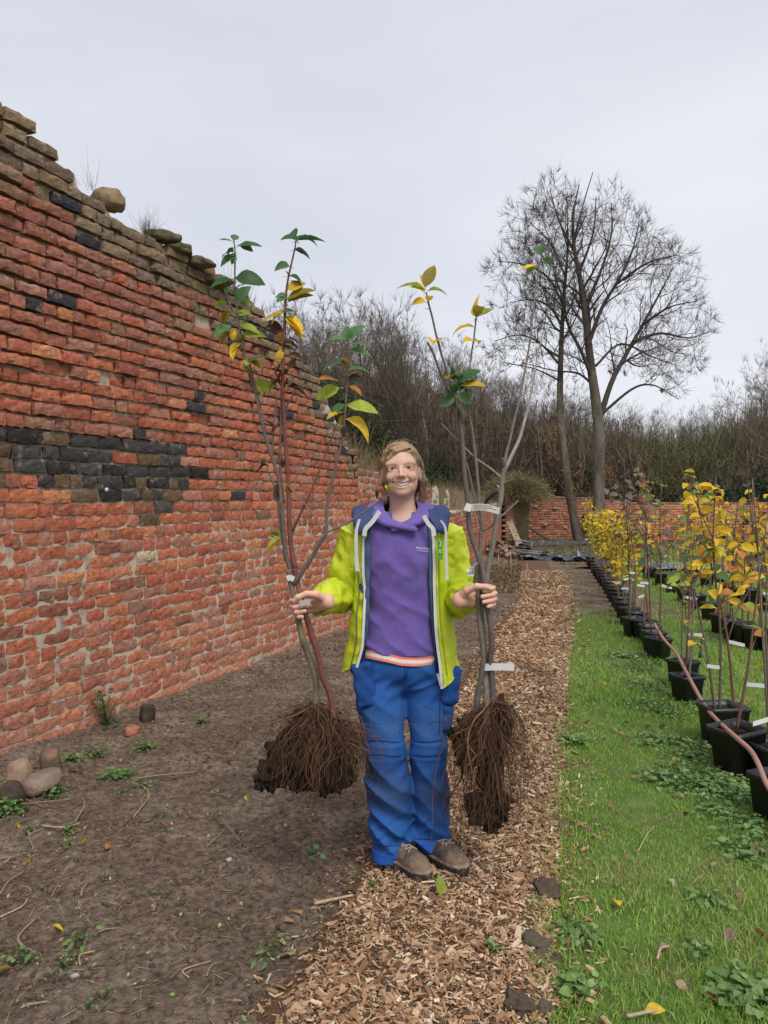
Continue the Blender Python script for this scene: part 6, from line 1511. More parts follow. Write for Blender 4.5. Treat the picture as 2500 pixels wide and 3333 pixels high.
stem(sb, [z3(572, 1215), z3(605, 1160, 2.82), z3(642, 1075, 2.82)], [0.003, 0.002], (0.12, 0.08, 0.07), seed=15)
stem(sb, [z3(585, 2080, 2.85), z3(552, 1850, 2.86), z3(530, 1700, 2.86), z3(500, 1600, 2.86), z3(470, 1545, 2.86)], [0.0055, 0.004, 0.0018], (0.20, 0.16, 0.14), seed=16)
stem(sb, [z3(508, 1480, 2.86), z3(520, 1280, 2.86), z3(530, 1130, 2.86)], [0.0035, 0.002], (0.19, 0.10, 0.08), seed=17)
leaves(sb, [(640,225,575,145,'d'),(640,235,568,190,'d'),(648,235,692,192,'d'),(655,235,808,215,'d'),(636,290,738,305,'d'),(632,290,720,270,'d'),(606,385,488,365,'g'),(602,440,592,402,'d'),(602,440,728,458,'d'),(592,520,695,470,'y'),(590,580,738,500,'ol'),(588,560,515,525,'g'),(582,650,642,612,'g'),(578,650,538,635,'yg'),(570,650,433,685,'y'),(565,750,473,680,'b'),(590,690,692,705,'y'),(590,710,698,790,'y'),(560,765,522,842,'o'),(575,840,598,770,'b'),(600,800,708,818,'b'),(595,900,688,868,'b'),(565,935,512,868,'o'),(560,950,498,995,'b'),(598,975,640,915,'b'),(570,1000,500,1045,'b'),(585,1065,650,980,'b'),(555,1055,445,1018,'b'),(585,1075,748,1098,'b'),(575,1010,610,930,'b'),(560,870,540,920,'y')], z3, 4, 2.83, 0.45)
leaves(sb, [(510,1310,468,1258,'b'),(515,1295,540,1312,'b'),(585,1320,658,1325,'b'),(560,1490,578,1568,'b'),(580,1510,622,1488,'b'),(478,1500,400,1530,'b'),(530,1640,548,1742,'b'),(545,1500,560,1460,'b'),(555,1350,570,1400,'b'),(480,1540,440,1490,'b')], z3, 5, 2.85)
leaves(sb, [(555,1935,480,1895,'yg'),(550,1935,492,1868,'ol'),(555,1950,475,1992,'yg'),(560,1955,478,2012,'y'),(610,1890,625,1865,'yg')], z3, 6, 2.84)
ztag(sa, [(934, 1884), (944, 1880), (957, 1886)], 0.020, (0.62, 0.63, 0.64), 2.80); ztag(sb, [(968, 1876), (980, 1874), (992, 1876)], 0.020, (0.66, 0.66, 0.66), 2.82); ztag(sb, [(976, 1968), (990, 1962), (1010, 1958)], 0.020, (0.40, 0.39, 0.37), 2.765)
g = np.random.default_rng(5)
roots(sa, zb(830, 360, 2.86), 0.17, 0.30, 300, 51, [(1000, 2430, 2.88, (0.075, 0.06, 0.11)), (940, 2470, 2.89, (0.07, 0.05, 0.09)), (1045, 2420, 2.87, (0.06, 0.05, 0.08)), (890, 2520, 2.88, (0.05, 0.04, 0.055)), (980, 2530, 2.9, (0.06, 0.045, 0.045)), (850, 2545, 2.87, (0.025, 0.02, 0.025))])
roots(sb, zb(1060, 540, 2.84), 0.15, 0.26, 240, 52, [(1075, 2460, 2.88, (0.07, 0.055, 0.09)), (1110, 2430, 2.87, (0.055, 0.045, 0.06)), (1060, 2540, 2.87, (0.055, 0.04, 0.05)), (1120, 2520, 2.88, (0.045, 0.035, 0.045))])
# ---- right hand
r1 = thing('apple_sapling', 'dark-stemmed bare-root sapling with yellow tip leaves, held in the hand beside the path', 'sapling', zr_(382, 1050, 2.86), 'bare-root saplings held up')
stem(r1, [zr_(385, 1090, 2.86), zr_(378, 900, 2.85), zr_(362, 750, 2.84), zr_(370, 560), zr_(340, 330), zr_(318, 180, 2.81), zr_(292, 0), z4(560, 2040), z4(545, 1850), z4(520, 1600), z4(505, 1400), z4(490, 1310)], [0.012, 0.011, 0.011, 0.0105, 0.010, 0.009, 0.0085, 0.008], (0.13, 0.10, 0.09), 'trunk', 10, seed=21, n=90)
stem(r1, [z4(490, 1310), z4(440, 1190), z4(360, 1010), z4(320, 900), z4(283, 832)], [0.0055, 0.0045, 0.004, 0.0035], (0.10, 0.08, 0.075), seed=22)
stem(r1, [z4(490, 1310, 2.84), z4(450, 1160, 2.85), z4(415, 1030, 2.85), z4(380, 920, 2.85), z4(345, 790, 2.85), z4(310, 650, 2.85), z4(278, 505, 2.85)], [0.005, 0.0045, 0.004, 0.003], (0.14, 0.11, 0.10), seed=23)
stem(r1, [z4(490, 1500, 2.84), z4(474, 1320, 2.82), z4(470, 1180, 2.81)], [0.0035, 0.003, 0.002], (0.15, 0.12, 0.11), seed=24)
leaves(r1, [(262,480,100,405,'yg'),(272,470,325,322,'ol'),(268,508,188,432,'y'),(285,500,425,440,'yg'),(270,570,160,545,'y'),(290,565,305,515,'y'),(320,850,295,790,'y'),(322,842,395,790,'y'),(288,618,270,605,'y'),(262,470,248,380,'y')], z4, 11, 2.85)
leaves(r1, [(425,1075,495,1000,'ol'),(422,1075,408,1030,'y'),(465,1080,438,1000,'d'),(480,1080,520,1000,'d'),(490,1090,622,1005,'d'),(505,1095,628,1060,'d'),(500,1120,655,1095,'y'),(478,1140,605,1090,'g'),(468,1150,410,1095,'g'),(450,1190,348,1120,'d'),(450,1195,348,1225,'g'),(462,1190,368,1248,'g'),(478,1180,618,1218,'g'),(478,1240,562,1312,'g'),(470,1160,440,1080,'d'),(475,1150,545,1040,'d')], z4, 12, 2.81)
r2 = thing('apple_sapling', 'slim grey-green bare-root sapling crossing between two others, held in the hand beside the path', 'sapling', zr_(250, 1160, 2.88), 'bare-root saplings held up')
stem(r2, [zr_(248, 1200, 2.88), zr_(252, 1100, 2.88), zr_(262, 1000, 2.87), zr_(298, 780, 2.84), zr_(298, 620, 2.83), zr_(268, 380, 2.83), zr_(266, 200, 2.84), zr_(272, 0, 2.85), z4(638, 2000, 2.86), z4(620, 1850, 2.86), z4(600, 1600, 2.86), z4(575, 1380, 2.86), z4(545, 1230, 2.86), z4(540, 1100, 2.86), z4(570, 940, 2.86), z4(600, 700, 2.86), z4(605, 640, 2.86)], [0.012, 0.0115, 0.009, 0.009, 0.0085, 0.007, 0.006, 0.0045, 0.0038, 0.003, 0.0022], (0.16, 0.14, 0.11), 'trunk', 9, seed=31, n=110)
stem(r2, [z4(632, 2020, 2.86), z4(590, 1830, 2.87), z4(560, 1700, 2.87), z4(540, 1620, 2.87)], [0.005, 0.004, 0.003], (0.17, 0.12, 0.10), seed=32)
leaves(r2, [(605,665,600,515,'y'),(608,668,708,595,'yg'),(588,735,432,688,'y'),(590,830,543,782,'y'),(593,828,642,778,'y'),(603,665,640,530,'ol')], z4, 13, 2.86)
r3 = thing('apple_sapling', 'pale grey bare-root sapling with tall green-tipped whips, held beside the path', 'sapling', zr_(330, 1250, 2.86), 'bare-root saplings held up')
stem(r3, [zr_(335, 1300, 2.86), zr_(328, 1100, 2.86), zr_(322, 930, 2.86), zr_(318, 760, 2.86), zr_(292, 420, 2.85), zr_(296, 260, 2.845), zr_(338, 20, 2.85), z4(740, 2000, 2.84), z4(768, 1830, 2.84), z4(780, 1700, 2.84), z4(800, 1640, 2.84)], [0.0135, 0.013, 0.012, 0.010, 0.0095, 0.009, 0.009], (0.20, 0.175, 0.145), 'trunk', 10, seed=41, n=90)
stem(r3, [z4(795, 1660, 2.84), z4(870, 1500, 2.83), z4(920, 1350, 2.83), z4(960, 1180, 2.83), z4(1000, 950, 2.83), z4(1040, 760, 2.83)], [0.0072, 0.006, 0.0045, 0.003, 0.002], PAL, seed=42, n=50)
stem(r3, [z4(785, 1690, 2.84), z4(800, 1560, 2.85), z4(830, 1440, 2.85), z4(890, 1180, 2.85), z4(940, 930, 2.85), z4(970, 680, 2.85), z4(1000, 430, 2.85), z4(1032, 250, 2.85)], [0.006, 0.0045, 0.0042, 0.0038, 0.003, 0.002], (0.22, 0.175, 0.16), seed=43, n=60)
stem(r3, [z4(772, 1722, 2.84), z4(690, 1655, 2.85), z4(600, 1590, 2.86), z4(500, 1490, 2.86), z4(375, 1362, 2.86)], [0.004, 0.003, 0.0025], (0.26, 0.22, 0.19), seed=44)
stem(r3, [z4(735, 2000, 2.84), z4(800, 1940, 2.83), z4(882, 1868, 2.83)], [0.0035, 0.003, 0.002], (0.24, 0.19, 0.17), seed=45)
stem(r3, [z4(640, 2070, 2.86), z4(690, 2045, 2.85), z4(735, 1998, 2.84)], [0.004, 0.0035], (0.2, 0.15, 0.13), seed=46)
stem(r3, [z4(775, 1762, 2.84), z4(815, 1745, 2.83), z4(850, 1728, 2.83)], [0.004, 0.003], (0.12, 0.09, 0.08), seed=47)
stem(r3, [z4(782, 1640, 2.84), z4(778, 1590, 2.83)], [0.009, 0.006], (0.14, 0.09, 0.07), 'cut_stub', seed=48)
leaves(r3, [(1030,258,998,182,'g'),(1032,258,1078,182,'g'),(1040,290,1160,330,'g'),(1010,340,878,315,'y'),(1005,330,928,388,'g'),(1042,745,998,768,'g'),(1050,740,1142,785,'g')], z4, 14, 2.84)
ztag(r1, [(1514, 1648), (1524, 1652), (1534, 1653)], 0.028, (0.66, 0.66, 0.66), 2.80); ztag(r1, [(1535, 1652), (1565, 1650), (1600, 1656), (1626, 1664)], 0.025, (0.55, 0.53, 0.45), [2.80, 2.79, 2.79, 2.81], print_=True)
ztag(r2, [(1530, 1874), (1536, 1850), (1558, 1838)], 0.028, (0.64, 0.64, 0.63), [2.79, 2.79, 2.83], print_=True, wd=(0.5, 0, 0.6)); ztag(r3, [(1574, 2172), (1607, 2171), (1640, 2171), (1674, 2172)], 0.026, (0.60, 0.60, 0.60), [2.84, 2.83, 2.83, 2.83])
roots(r2, zr_(255, 1150, 2.88), 0.065, 0.24, 110, 53, [(1525, 2400, 2.90, (0.055, 0.045, 0.07)), (1520, 2450, 2.90, (0.045, 0.04, 0.06))])
roots(r3, zr_(335, 1260, 2.86), 0.075, 0.40, 150, 54, [(1590, 2440, 2.89, (0.045, 0.04, 0.07)), (1592, 2540, 2.9, (0.04, 0.035, 0.08)), (1580, 2630, 2.9, (0.065, 0.05, 0.05)), (1625, 2620, 2.9, (0.045, 0.04, 0.045)), (1600, 2680, 2.9, (0.03, 0.025, 0.035))], (0.05, 0))
roots(r1, zr_(388, 1060, 2.86), 0.085, 0.26, 110, 55, [(1620, 2310, 2.9, (0.035, 0.03, 0.045)), (1645, 2360, 2.9, (0.03, 0.03, 0.04))], (0.15, 0))
roots(r3, W(1592, 2555, 2.89), 0.09, 0.17, 90, 57, [])
stem(r3, [zr_(330, 1420, 2.84), zr_(215, 1540, 2.83), zr_(170, 1600, 2.83), zr_(200, 1680, 2.84), zr_(300, 1800, 2.86)], [0.004, 0.0045, 0.003], (0.22, 0.12, 0.09), 'thick_root', seed=60)
# ================================================================== POTTED SAPLINGS ON THE LAWN
m_pot = mat('black_plastic', (0.014, 0.015, 0.018), var=0.3, vscale=30, rough=0.42, spec=0.45, col2=(0.06, 0.055, 0.05), c2scale=12, c2lo=0.6, c2hi=0.8)
def pot_mesh(w, h, rim=0.012):
    mb = MB()
    def ringsq(s, z, r=0.22, n=4):
        pts = []
        for cx, cy, a0 in ((1, 1, 0), (-1, 1, 90), (-1, -1, 180), (1, -1, 270)):
            for k in range(n):
                a = R(a0 + 90 * k / (n - 1)); pts.append((s * (cx * (1 - r) + r * math.cos(a)), s * (cy * (1 - r) + r * math.sin(a)), z))
        return pts
    b = w * 0.41; t = w * 0.5
    rings = [ringsq(b * 0.9, 0.0), ringsq(b, 0.004), ringsq(b + (t - b) * 0.9, h * 0.88), ringsq(t, h * 0.885), ringsq(t + rim, h * 0.89), ringsq(t + rim, h), ringsq(t - 0.004, h), ringsq(t - 0.012, h * 0.84)]
    mb.add(np.array(rings).reshape(-1, 3), gridf(len(rings), 16, True)); return mb.mesh('pot', True)
POTM = pot_mesh(0.188, 0.225, 0.008); POTM.materials.append(m_pot)
q = MB(); a = np.linspace(0, 2 * np.pi, 17)[:-1]; rr = np.array([0.0, 0.05, 0.084]); v = np.array([(r_ * math.cos(t), r_ * math.sin(t), 0.192 + 0.012 * float(vnoise(np.array([[r_ * 40, t * 2]]), 3)[0])) for r_ in rr for t in a]); q.add(v, gridf(3, 16, True)); SOILM = q.mesh('compost'); SOILM.materials.append(m_clod)
def sapling_pot(px, py, h, seed, pal, nleaf, zone=(0.45, 1.0), whips=1, sc=1.0, lean=(0, 0), single=True, lsize=0.07, label='', shoots=3, tagc=True, yaw=None, group='potted saplings standing on the lawn'):
    g = np.random.default_rng(seed); b = G(px, py); z0 = gz(b.x, b.y); root = thing('potted_sapling', label, 'potted plant', (b.x, b.y, z0), group)
    yw = g.uniform(-0.3, 0.3) + 0.25 if yaw is None else yaw
    for nm, me in (('pot', POTM), ('compost', SOILM)):
        o = obj(nm, me, None, root); o.scale = (sc, sc, sc if nm == 'pot' else sc); o.rotation_euler = (g.normal(0, .02), g.normal(0, .02), yw)
    base0 = np.array([b.x, b.y, z0 + 0.18 * sc]); paths = []
    for w in range(whips):
        lx = lean[0] + g.normal(0, 0.08); ly = lean[1] + g.normal(0, 0.06); H = h * (1 if w == 0 else g.uniform(0.6, 0.95)); st = base0 + np.array([g.normal(0, 0.03), g.normal(0, 0.03), 0])
        P = spline([st, st + np.array([lx * 0.2 + g.normal(0, .02), ly * 0.2, H * 0.35]), st + np.array([lx * 0.6 + g.normal(0, .02), ly * 0.6, H * 0.7]), st + np.array([lx, ly, H])], 22); paths.append(P)
        cst = np.array([(0.17, 0.14, 0.11), (0.15, 0.075, 0.06), (0.13, 0.10, 0.085)][int(g.integers(3))]); mb = MB(); add_tube(mb, P, np.linspace(0.0095, 0.003, 22), 7, cst); mb.build('stem', m_stem, root, loc=root.location)
        for k in range(shoots):
            i = int(g.uniform(5, 16)); a_ = g.uniform(0, 6.28); L = H * g.uniform(0.2, 0.45); d = np.array([math.cos(a_) * 0.5, math.sin(a_) * 0.4, 0.8]); S = spline([P[i], P[i] + d * L * 0.5 + g.normal(0, .01, 3), P[i] + d * L + np.array([0, 0, L * 0.1])], 10); paths.append(S)
            mb = MB(); add_tube(mb, S, np.linspace(0.0045, 0.002, 10), 5, cst * 1.1); mb.build('shoot', m_stem, root, loc=root.location)
    LB, LT, LCs = [], [], []
    for i in range(nleaf):
        P = paths[int(g.integers(len(paths)))] if g.random() < 0.6 else paths[0]; f = zone[0] + (zone[1] - zone[0]) * g.random() ** 0.8; p = P[min(len(P) - 1, int(f * (len(P) - 1)))]
        a_ = g.uniform(0, 6.28); L = lsize * g.uniform(0.6, 1.25); d = np.array([math.cos(a_), math.sin(a_), g.uniform(-0.5, 0.5)]); d /= np.linalg.norm(d); p0 = p + d * 0.012; LB.append(p0); LT.append(p0 + d * L)
        c = pal[int(g.integers(len(pal)))]; LCs.append(LC[c] if isinstance(c, str) else c)
    if single:
        for b_, t_, c in zip(LB, LT, LCs): add_leaf(root, b_, t_, c, g, None, 1.0, 0.6)
    elif LB:
        mb = MB()
        for b_, t_, c in zip(LB, LT, LCs):
            M, L = leaf_mat(b_, t_, g, None, 0.6); v, f = leaf_arr(0.9, 0.3, 0.62, 4); mb.add((v * L * 1.25) @ M.T + b_, f, np.array(c) * g.uniform(.75, 1.2))
        kind(mb.build('foliage', m_leafj, root, loc=root.location), 'stuff')
    if tagc:
        p = paths[0][int(g.integers(4, 9))]; d = np.array([g.choice([-1, 1]) * 0.9, -0.3, g.uniform(-.4, .2)]); d /= np.linalg.norm(d); L = 0.10; mb = MB(); s_ = np.array([0, 0, 0.011]); v = np.array([p - s_, p + s_, p + d * L + s_, p + d * L - s_]); v = np.concatenate([v, v + np.array([0, -0.0012, 0])]); mb.add(v, BOXF, (0.68, 0.68, 0.68)); mb.build('label_tag', m_tag, root, False, loc=root.location)
    return root
Yl = ('y', 'y', 'y', 'yg', 'o')
near = [  # px, py (foot of the pot), height, palette, leaves, zone, whips, scale, lean, label
 (2528, 2668, 1.0, ('y', 'yg'), 6, (0.5, 1), 1, 0.95, (0.05, 0.1), 'small black pot with white label strip, at the pipe end'),
 (2515, 2556, 1.42, ('y', 'yg', 'b'), 12, (0.4, 1), 1, 1.0, (0.05, 0), 'potted sapling with few yellow leaves behind the smallest black pot'),
 (2405, 2522, 1.05, ('y', 'b', 'o'), 8, (0.3, 0.95), 1, 1.16, (0.06, 0), 'widest black pot with a thin twiggy stem'),
 (2348, 2425, 1.42, ('y', 'y', 'yg', 'g', 'y', 'y'), 78, (0.42, 1), 2, 1.10, (-0.20, -0.02), 'tall potted sapling with bright yellow leaves and green tip leaves'),
 (2236, 2292, 1.10, ('y', 'yg', 'g', 'b'), 14, (0.4, 1), 2, 0.95, (0.12, 0.0), 'black pot with slanting thin sapling in front of its twin pot'),
 (2222, 2236, 1.56, ('y', 'y', 'yg', 'g', 'y'), 50, (0.45, 1), 2, 0.98, (0.12, -0.1), 'mid-row potted sapling with yellow-green leaves behind the slanting one'),
 (2385, 2395, 1.48, ('o', 'y', 'y', 'o'), 58, (0.5, 1), 1, 0.85, (-0.14, 0.0), 'tall potted sapling with amber orange leaves beside the yellow one'),
]
for i, a_ in enumerate(near): sapling_pot(*a_[:3], 300 + i, a_[3], a_[4], a_[5], a_[6], a_[7], a_[8], True, 0.084 if i in (3, 6) else 0.072, a_[9], shoots=3 if i > 2 else 1)
mid = [(2142, 2146, 1.5, ('p', 'p', 'yg'), 20), (2128, 2122, 1.7, ('p', 'r', 'g'), 26), (2116, 2100, 1.7, ('p', 'p', 'r'), 24), (2098, 2082, 1.55, ('y', 'g', 'yg'), 34), (2062, 2072, 1.75, ('p', 'r', 'p'), 26), (2070, 2052, 1.6, ('p', 'r', 'p'), 22)]
ML = ['potted sapling with dull purple-grey leaves, first behind the pair of squat pots', 'tall thin potted sapling with russet and grey leaves', 'potted sapling with sparse greyish purple leaves on a straight whip', 'potted sapling with mixed green and yellow leaves among greyish ones', 'tallest purple-leaved potted sapling before the far wall', 'slim potted sapling with rust-tinged grey leaves next to the green-yellow one']
for i, a_ in enumerate(mid): sapling_pot(*a_[:3], 330 + i, a_[3], a_[4], (0.4, 1), 1, 0.95, (-0.05, 0), False, 0.075, ML[i])
FL = 'black potted sapling with small bright yellow leaves in the far part of the row'
for i in range(15):
    t = i / 14; py = 2035 - 190 * t ** 0.8; px = 2048 - 125 * t ** 0.85; sapling_pot(px, py, 1.0 + 0.35 * random.random(), 350 + i, ('y', 'y', 'yg', 'y', 'ol'), 130, (0.35, 1), 2, 0.95, (0, 0), False, 0.062, FL, 4, i % 2 == 0, group='far yellow potted saplings in the near row')
SLb = 'potted sapling with sparse yellow leaves in the second row of pots across the lawn'
for i, (px, py) in enumerate([(2510, 2118), (2462, 2110), (2425, 2096), (2386, 2080), (2348, 2060), (2312, 2018), (2268, 1985), (2228, 1960), (2188, 1932), (2150, 1906), (2112, 1886)]):
    sapling_pot(px, py, 1.0 + 0.5 * random.random(), 380 + i, ('y', 'y', 'o', 'yg', 'b'), 44, (0.3, 1), 2, 0.95, (0, 0), False, 0.07, SLb, 3, i % 3 == 0, group='second row of potted saplings')
TL = 'yellow-leaved potted sapling standing beyond the second row of pots'
for i, (px, py) in enumerate([(2300, 1912), (2350, 1925), (2404, 1958), (2446, 1964), (2494, 1990), (2250, 1890)]):
    sapling_pot(px, py, 1.15 + 0.4 * random.random(), 400 + i, ('y', 'y', 'o', 'y'), 80, (0.3, 1), 2, 0.95, (0, 0), False, 0.075, TL, 4, False, group='third row of potted saplings')
# the pipe lying along the pots
mb = MB(); add_tube(mb, spline([W(2130, 2030, 7.4), W(2160, 2080, 6.9), W(2200, 2125, 6.3), W(2240, 2200, 5.25), W(2290, 2290, 4.75), W(2335, 2345, 4.35), W(2395, 2400, 3.9), W(2440, 2440, 3.75), W(2465, 2480, 3.6), W(2500, 2560, 3.4), W(2560, 2640, 3.4)], 60), 0.0125, 10, (0.36, 0.20, 0.155))
tag(mb.build('irrigation_pipe', m_plain), 'pinkish brown hose pipe draped along the row of black pots', 'hose')
mb = MB(); add_tube(mb, spline([W(2278, 2140, 6.2), W(2290, 2060, 6.15)], 6), 0.014, 8, (0.10, 0.16, 0.13)); tag(mb.build('stake', m_plain), 'short grey-green stake standing behind the twin pots', 'stake')

# ================================================================== WEEDS, FALLEN LEAVES, STICKS, STONES
WEEDN = [leaf_arr(0.8, 0.25, 0.7, 5), leaf_arr(1.2, 0.2, 0.45, 5), leaf_arr(0.5, 0.3, 0.9, 5)]
def weed(px, py, n, size, seed, label, group, cols=((0.12, 0.25, 0.07), (0.18, 0.32, 0.09), (0.25, 0.36, 0.13)), kind_=0, spread=0.6, zf=None, h=0.05, name='weed'):
    g = np.random.default_rng(seed); b = G(px, py); z0 = float(soil_top(np.array([b.x]), np.array([b.y]))[0]) if zf is None else zf(b.x, b.y); mb = MB(); base = np.array([b.x, b.y, z0 - 0.004]); A, B = [], []
    for i in range(n):
        a_ = g.uniform(0, 6.28); r = size * spread * g.random(); p = base + np.array([math.cos(a_) * r, math.sin(a_) * r, h * g.random()]); a2 = a_ + g.normal(0, .6); d = np.array([math.cos(a2), math.sin(a2), g.uniform(0.0, 0.6)]); d /= np.linalg.norm(d); L = min(size, 0.16) * g.uniform(0.10, 0.27)
        M, L = leaf_mat(p, p + d * L, g, np.array([0, -0.2, 1.0]) + g.normal(0, .25, 3)); v, f = WEEDN[kind_]; mb.add((v * L) @ M.T + p, f, np.array(cols)[int(g.integers(len(cols)))] * g.uniform(.75, 1.2)); A.append(base + g.normal(0, .003, 3)); B.append(p)
    segs(mb, np.array(A), np.array(B), 0.0016, 0.001, 3, (0.10, 0.15, 0.05))
    o = mb.build(name, m_leafj, None, loc=base); tag(o, label, 'weed', group); return o
zs5 = lambda x, y: (x / 1.3825, 2300 + y / 1.3825)
gl = 'small leafy green weed growing on the bare dark soil'
for i, (x, y, n, s) in enumerate([(650, 190, 40, 0.10), (910, 60, 36, 0.10), (530, 300, 60, 0.13), (330, 240, 26, 0.11), (440, 200, 30, 0.12), (250, 380, 36, 0.12), (40, 490, 40, 0.14), (300, 560, 14, 0.09), (125, 560, 16, 0.07), (640, 370, 14, 0.10), (550, 395, 8, 0.06), (720, 490, 8, .06), (90, 1140, 16, 0.09), (250, 1215, 5, 0.07), (280, 1165, 10, 0.06), (330, 1140, 8, 0.06), (465, 780, 6, .05), (310, 640, 10, .07), (470, 1330, 7, .06), (390, 1380, 3, .06), (690, 830, 4, .05)]):
    weed(*zs5(x, y), int(n * 1.8), s, 500 + i, gl, 'small weeds on the soil')
weed(*zs5(370, 1040), 16, 0.15, 540, 'uprooted limp green weed with a pale stalk lying on the soil', None, kind_=1)
weed(*zs5(1200, 1105), 22, 0.16, 541, 'sprawling wilted weed with pale root lying between soil and chips', None, kind_=1)
weed(*zs5(1405, 680), 5, 0.16, 542, 'broad two-leaved green seedling on the soil beside the roots', None, kind_=2, spread=.2)
weed(*zs5(1640, 810), 9, 0.14, 543, 'broken green leaves at the path edge by the boots', None, ((0.12, 0.25, 0.05), (0.2, 0.3, 0.05)), 1)
weed(*zs5(190, 800), 3, 0.10, 544, 'single bright green blade-like leaf stuck in the soil', None, ((0.14, 0.30, 0.05),), 1, .1)
# bramble against the foot of the wall
weed(345, 2370, 60, 0.16, 545, 'bramble with rounded dark green leaves climbing the foot of the wall', None, ((0.06, 0.13, 0.04), (0.10, 0.18, 0.05), (0.16, 0.2, 0.06)), 0, 0.5, None, 0.24, 'bramble')
zl = lambda x, y: gz(x, y)
wl_ = 'clump of broad-leaved green weeds growing round the black pots'
for i, (x, y, n, s) in enumerate([(2220, 2540, 70, 0.26), (2300, 2570, 60, 0.24), (2400, 2580, 50, 0.22), (2260, 2470, 46, 0.22), (2160, 2420, 40, 0.22), (2110, 2300, 40, 0.24), (2100, 2230, 50, 0.26), (2070, 2180, 44, 0.26), (2040, 2140, 40, 0.28), (2010, 2030, 36, 0.28), (2470, 2700, 36, 0.18), (2180, 2330, 30, .2), (2350, 2650, 30, .18), (2330, 2530, 40, .2), (2410, 2540, 40, .2), (2290, 2440, 36, .2), (2210, 2310, 34, .2), (2280, 2300, 30, .2), (2470, 2600, 36, .2), (2120, 2160, 34, .24), (2440, 2770, 30, .18), (2150, 2260, 40, .24)]):
    weed(x, y, n * 4, s, 560 + i, wl_, 'weeds round the pots', ((0.15, 0.28, 0.09), (0.23, 0.37, 0.12), (0.31, 0.43, 0.18)), i % 2, 0.9, zl)
for i, (x, y, n, s, lb) in enumerate([(2310, 2935, 26, 0.16, 'grey-green thistle rosette standing up in the lawn'), (2460, 2830, 5, 0.20, 'large dock leaf curling over the lawn near the pots'), (1870, 3050, 34, 0.16, 'prickly pale weed between chips edge and lawn beside dark clods'), (1880, 3220, 26, 0.15, 'round-leaved pale weed at the chip edge of the lawn'), (2280, 3100, 14, 0.12, 'small pale leafed weed in the middle of the lawn'), (2440, 3250, 60, 0.22, 'dense patch of ground ivy in the lawn'), (1610, 3130, 8, 0.07, 'tiny bright green seedling on the wood chips'), (1755, 3160, 7, 0.08, 'pair of green seedlings at the far side of the chips'), (1880, 2420, 34, 0.2, 'feathery weed at the edge between chips and grass')]):
    weed(x, y, n * 3 if n > 5 else n, s * (1 if n > 5 else 2.5), 600 + i, lb, None, ((0.21, 0.34, 0.11), (0.30, 0.42, 0.17), (0.17, 0.30, 0.08)), 1 if i < 3 else 2, 0.5, zl)
def fallen(px, py, L, col, seed, label, group, z=None, mi=None):
    g = np.random.default_rng(seed); b = G(px, py); zz = (gz(b.x, b.y) if b.x > pxl(b.y) else float(soil_top(np.array([b.x]), np.array([b.y]))[0])) + 0.014; o = obj('fallen_leaf', LM[mi if mi is not None else int(g.integers(5))], None, color=np.array(LC[col] if isinstance(col, str) else col) * g.uniform(.8, 1.15))
    o.location = (b.x, b.y, zz + 0.012); o.rotation_euler = (g.normal(0, .35), g.normal(0.1, .25), g.uniform(0, 6.28)); L *= 0.7; o.scale = (L, L * 1.15, L); return tag(o, label, 'leaf', group)
z6 = lambda x, y: (1700 + x / 2.0738, 2300 + y / 2.0738)
tan_ = (0.40, 0.26, 0.17); pk = (0.50, 0.34, 0.25)
for i, (x, y, L, c) in enumerate([(655, 195, .06, pk), (690, 235, .05, 'r'), (425, 295, .05, 'o'), (770, 495, .07, pk), (485, 690, .05, tan_), (500, 755, .05, tan_), (470, 890, .06, pk), (600, 895, .04, 'y'), (1110, 740, .05, 'b'), (1060, 625, .06, tan_), (1230, 880, .04, 'o'), (1420, 1270, .06, tan_), (1475, 1285, .05, tan_), (725, 1035, .05, tan_), (345, 1330, .06, tan_), (930, 1660, .07, pk), (1035, 1895, .06, tan_), (1385, 1825, .06, 'ol'), (1500, 1780, .06, tan_), (1240, 1980, .08, 'r'), (1340, 1990, .08, 'b'), (205, 1800, .06, tan_), (1410, 1530, .09, (0.26, 0.16, 0.13)), (725, 140, .07, 'b'), (870, 150, .08, 'b'), (970, 150, .08, 'b'), (1070, 235, .07, pk), (1540, 1000, .08, 'r'), (1590, 1010, .06, tan_), (545, 140, .05, tan_), (640, 1240, .05, tan_), (1330, 1165, .05, tan_), (1310, 1080, .05, pk)]):
    fallen(*z6(x, y), L, c, 700 + i, 'dry brown or buff fallen leaf lying on the short grass', 'dry fallen leaves on the grass')
for i, (x, y, L, lb) in enumerate([(630, 1345, .075, 'curled golden yellow leaf lying alone on the lawn'), (850, 250, .07, 'oval pale yellow leaf on the lawn near the docks'), (1030, 375, .05, 'small round yellow leaf on the lawn by the weeds'), (990, 1190, .06, 'pale cream leaf lying on edge in the lawn'), (1640, 1580, .13, 'large brown leaf by the dock at the lawn side'), (830, 2095, .08, 'yellowish leaf on the lawn beside a short stick')]):
    fallen(*z6(x, y), L, ['y', 'y', 'y', (0.62, 0.55, 0.38), 'r', 'y'][i], 740 + i, lb, None)
for i in range(46):
    g = np.random.default_rng(800 + i); Y = g.uniform(4.5, 13); x = float(pxr(Y)) + g.uniform(0.1, 1.0 + 0.35 * (Y - 4)); px, py = proj((x, Y, 0)); fallen(float(px), float(py), .065, ['y', tan_, 'o', pk, 'y'][i % 5], 800 + i, 'small pale leaf scattered in the grass further along the rows', 'scattered leaves in the far grass')
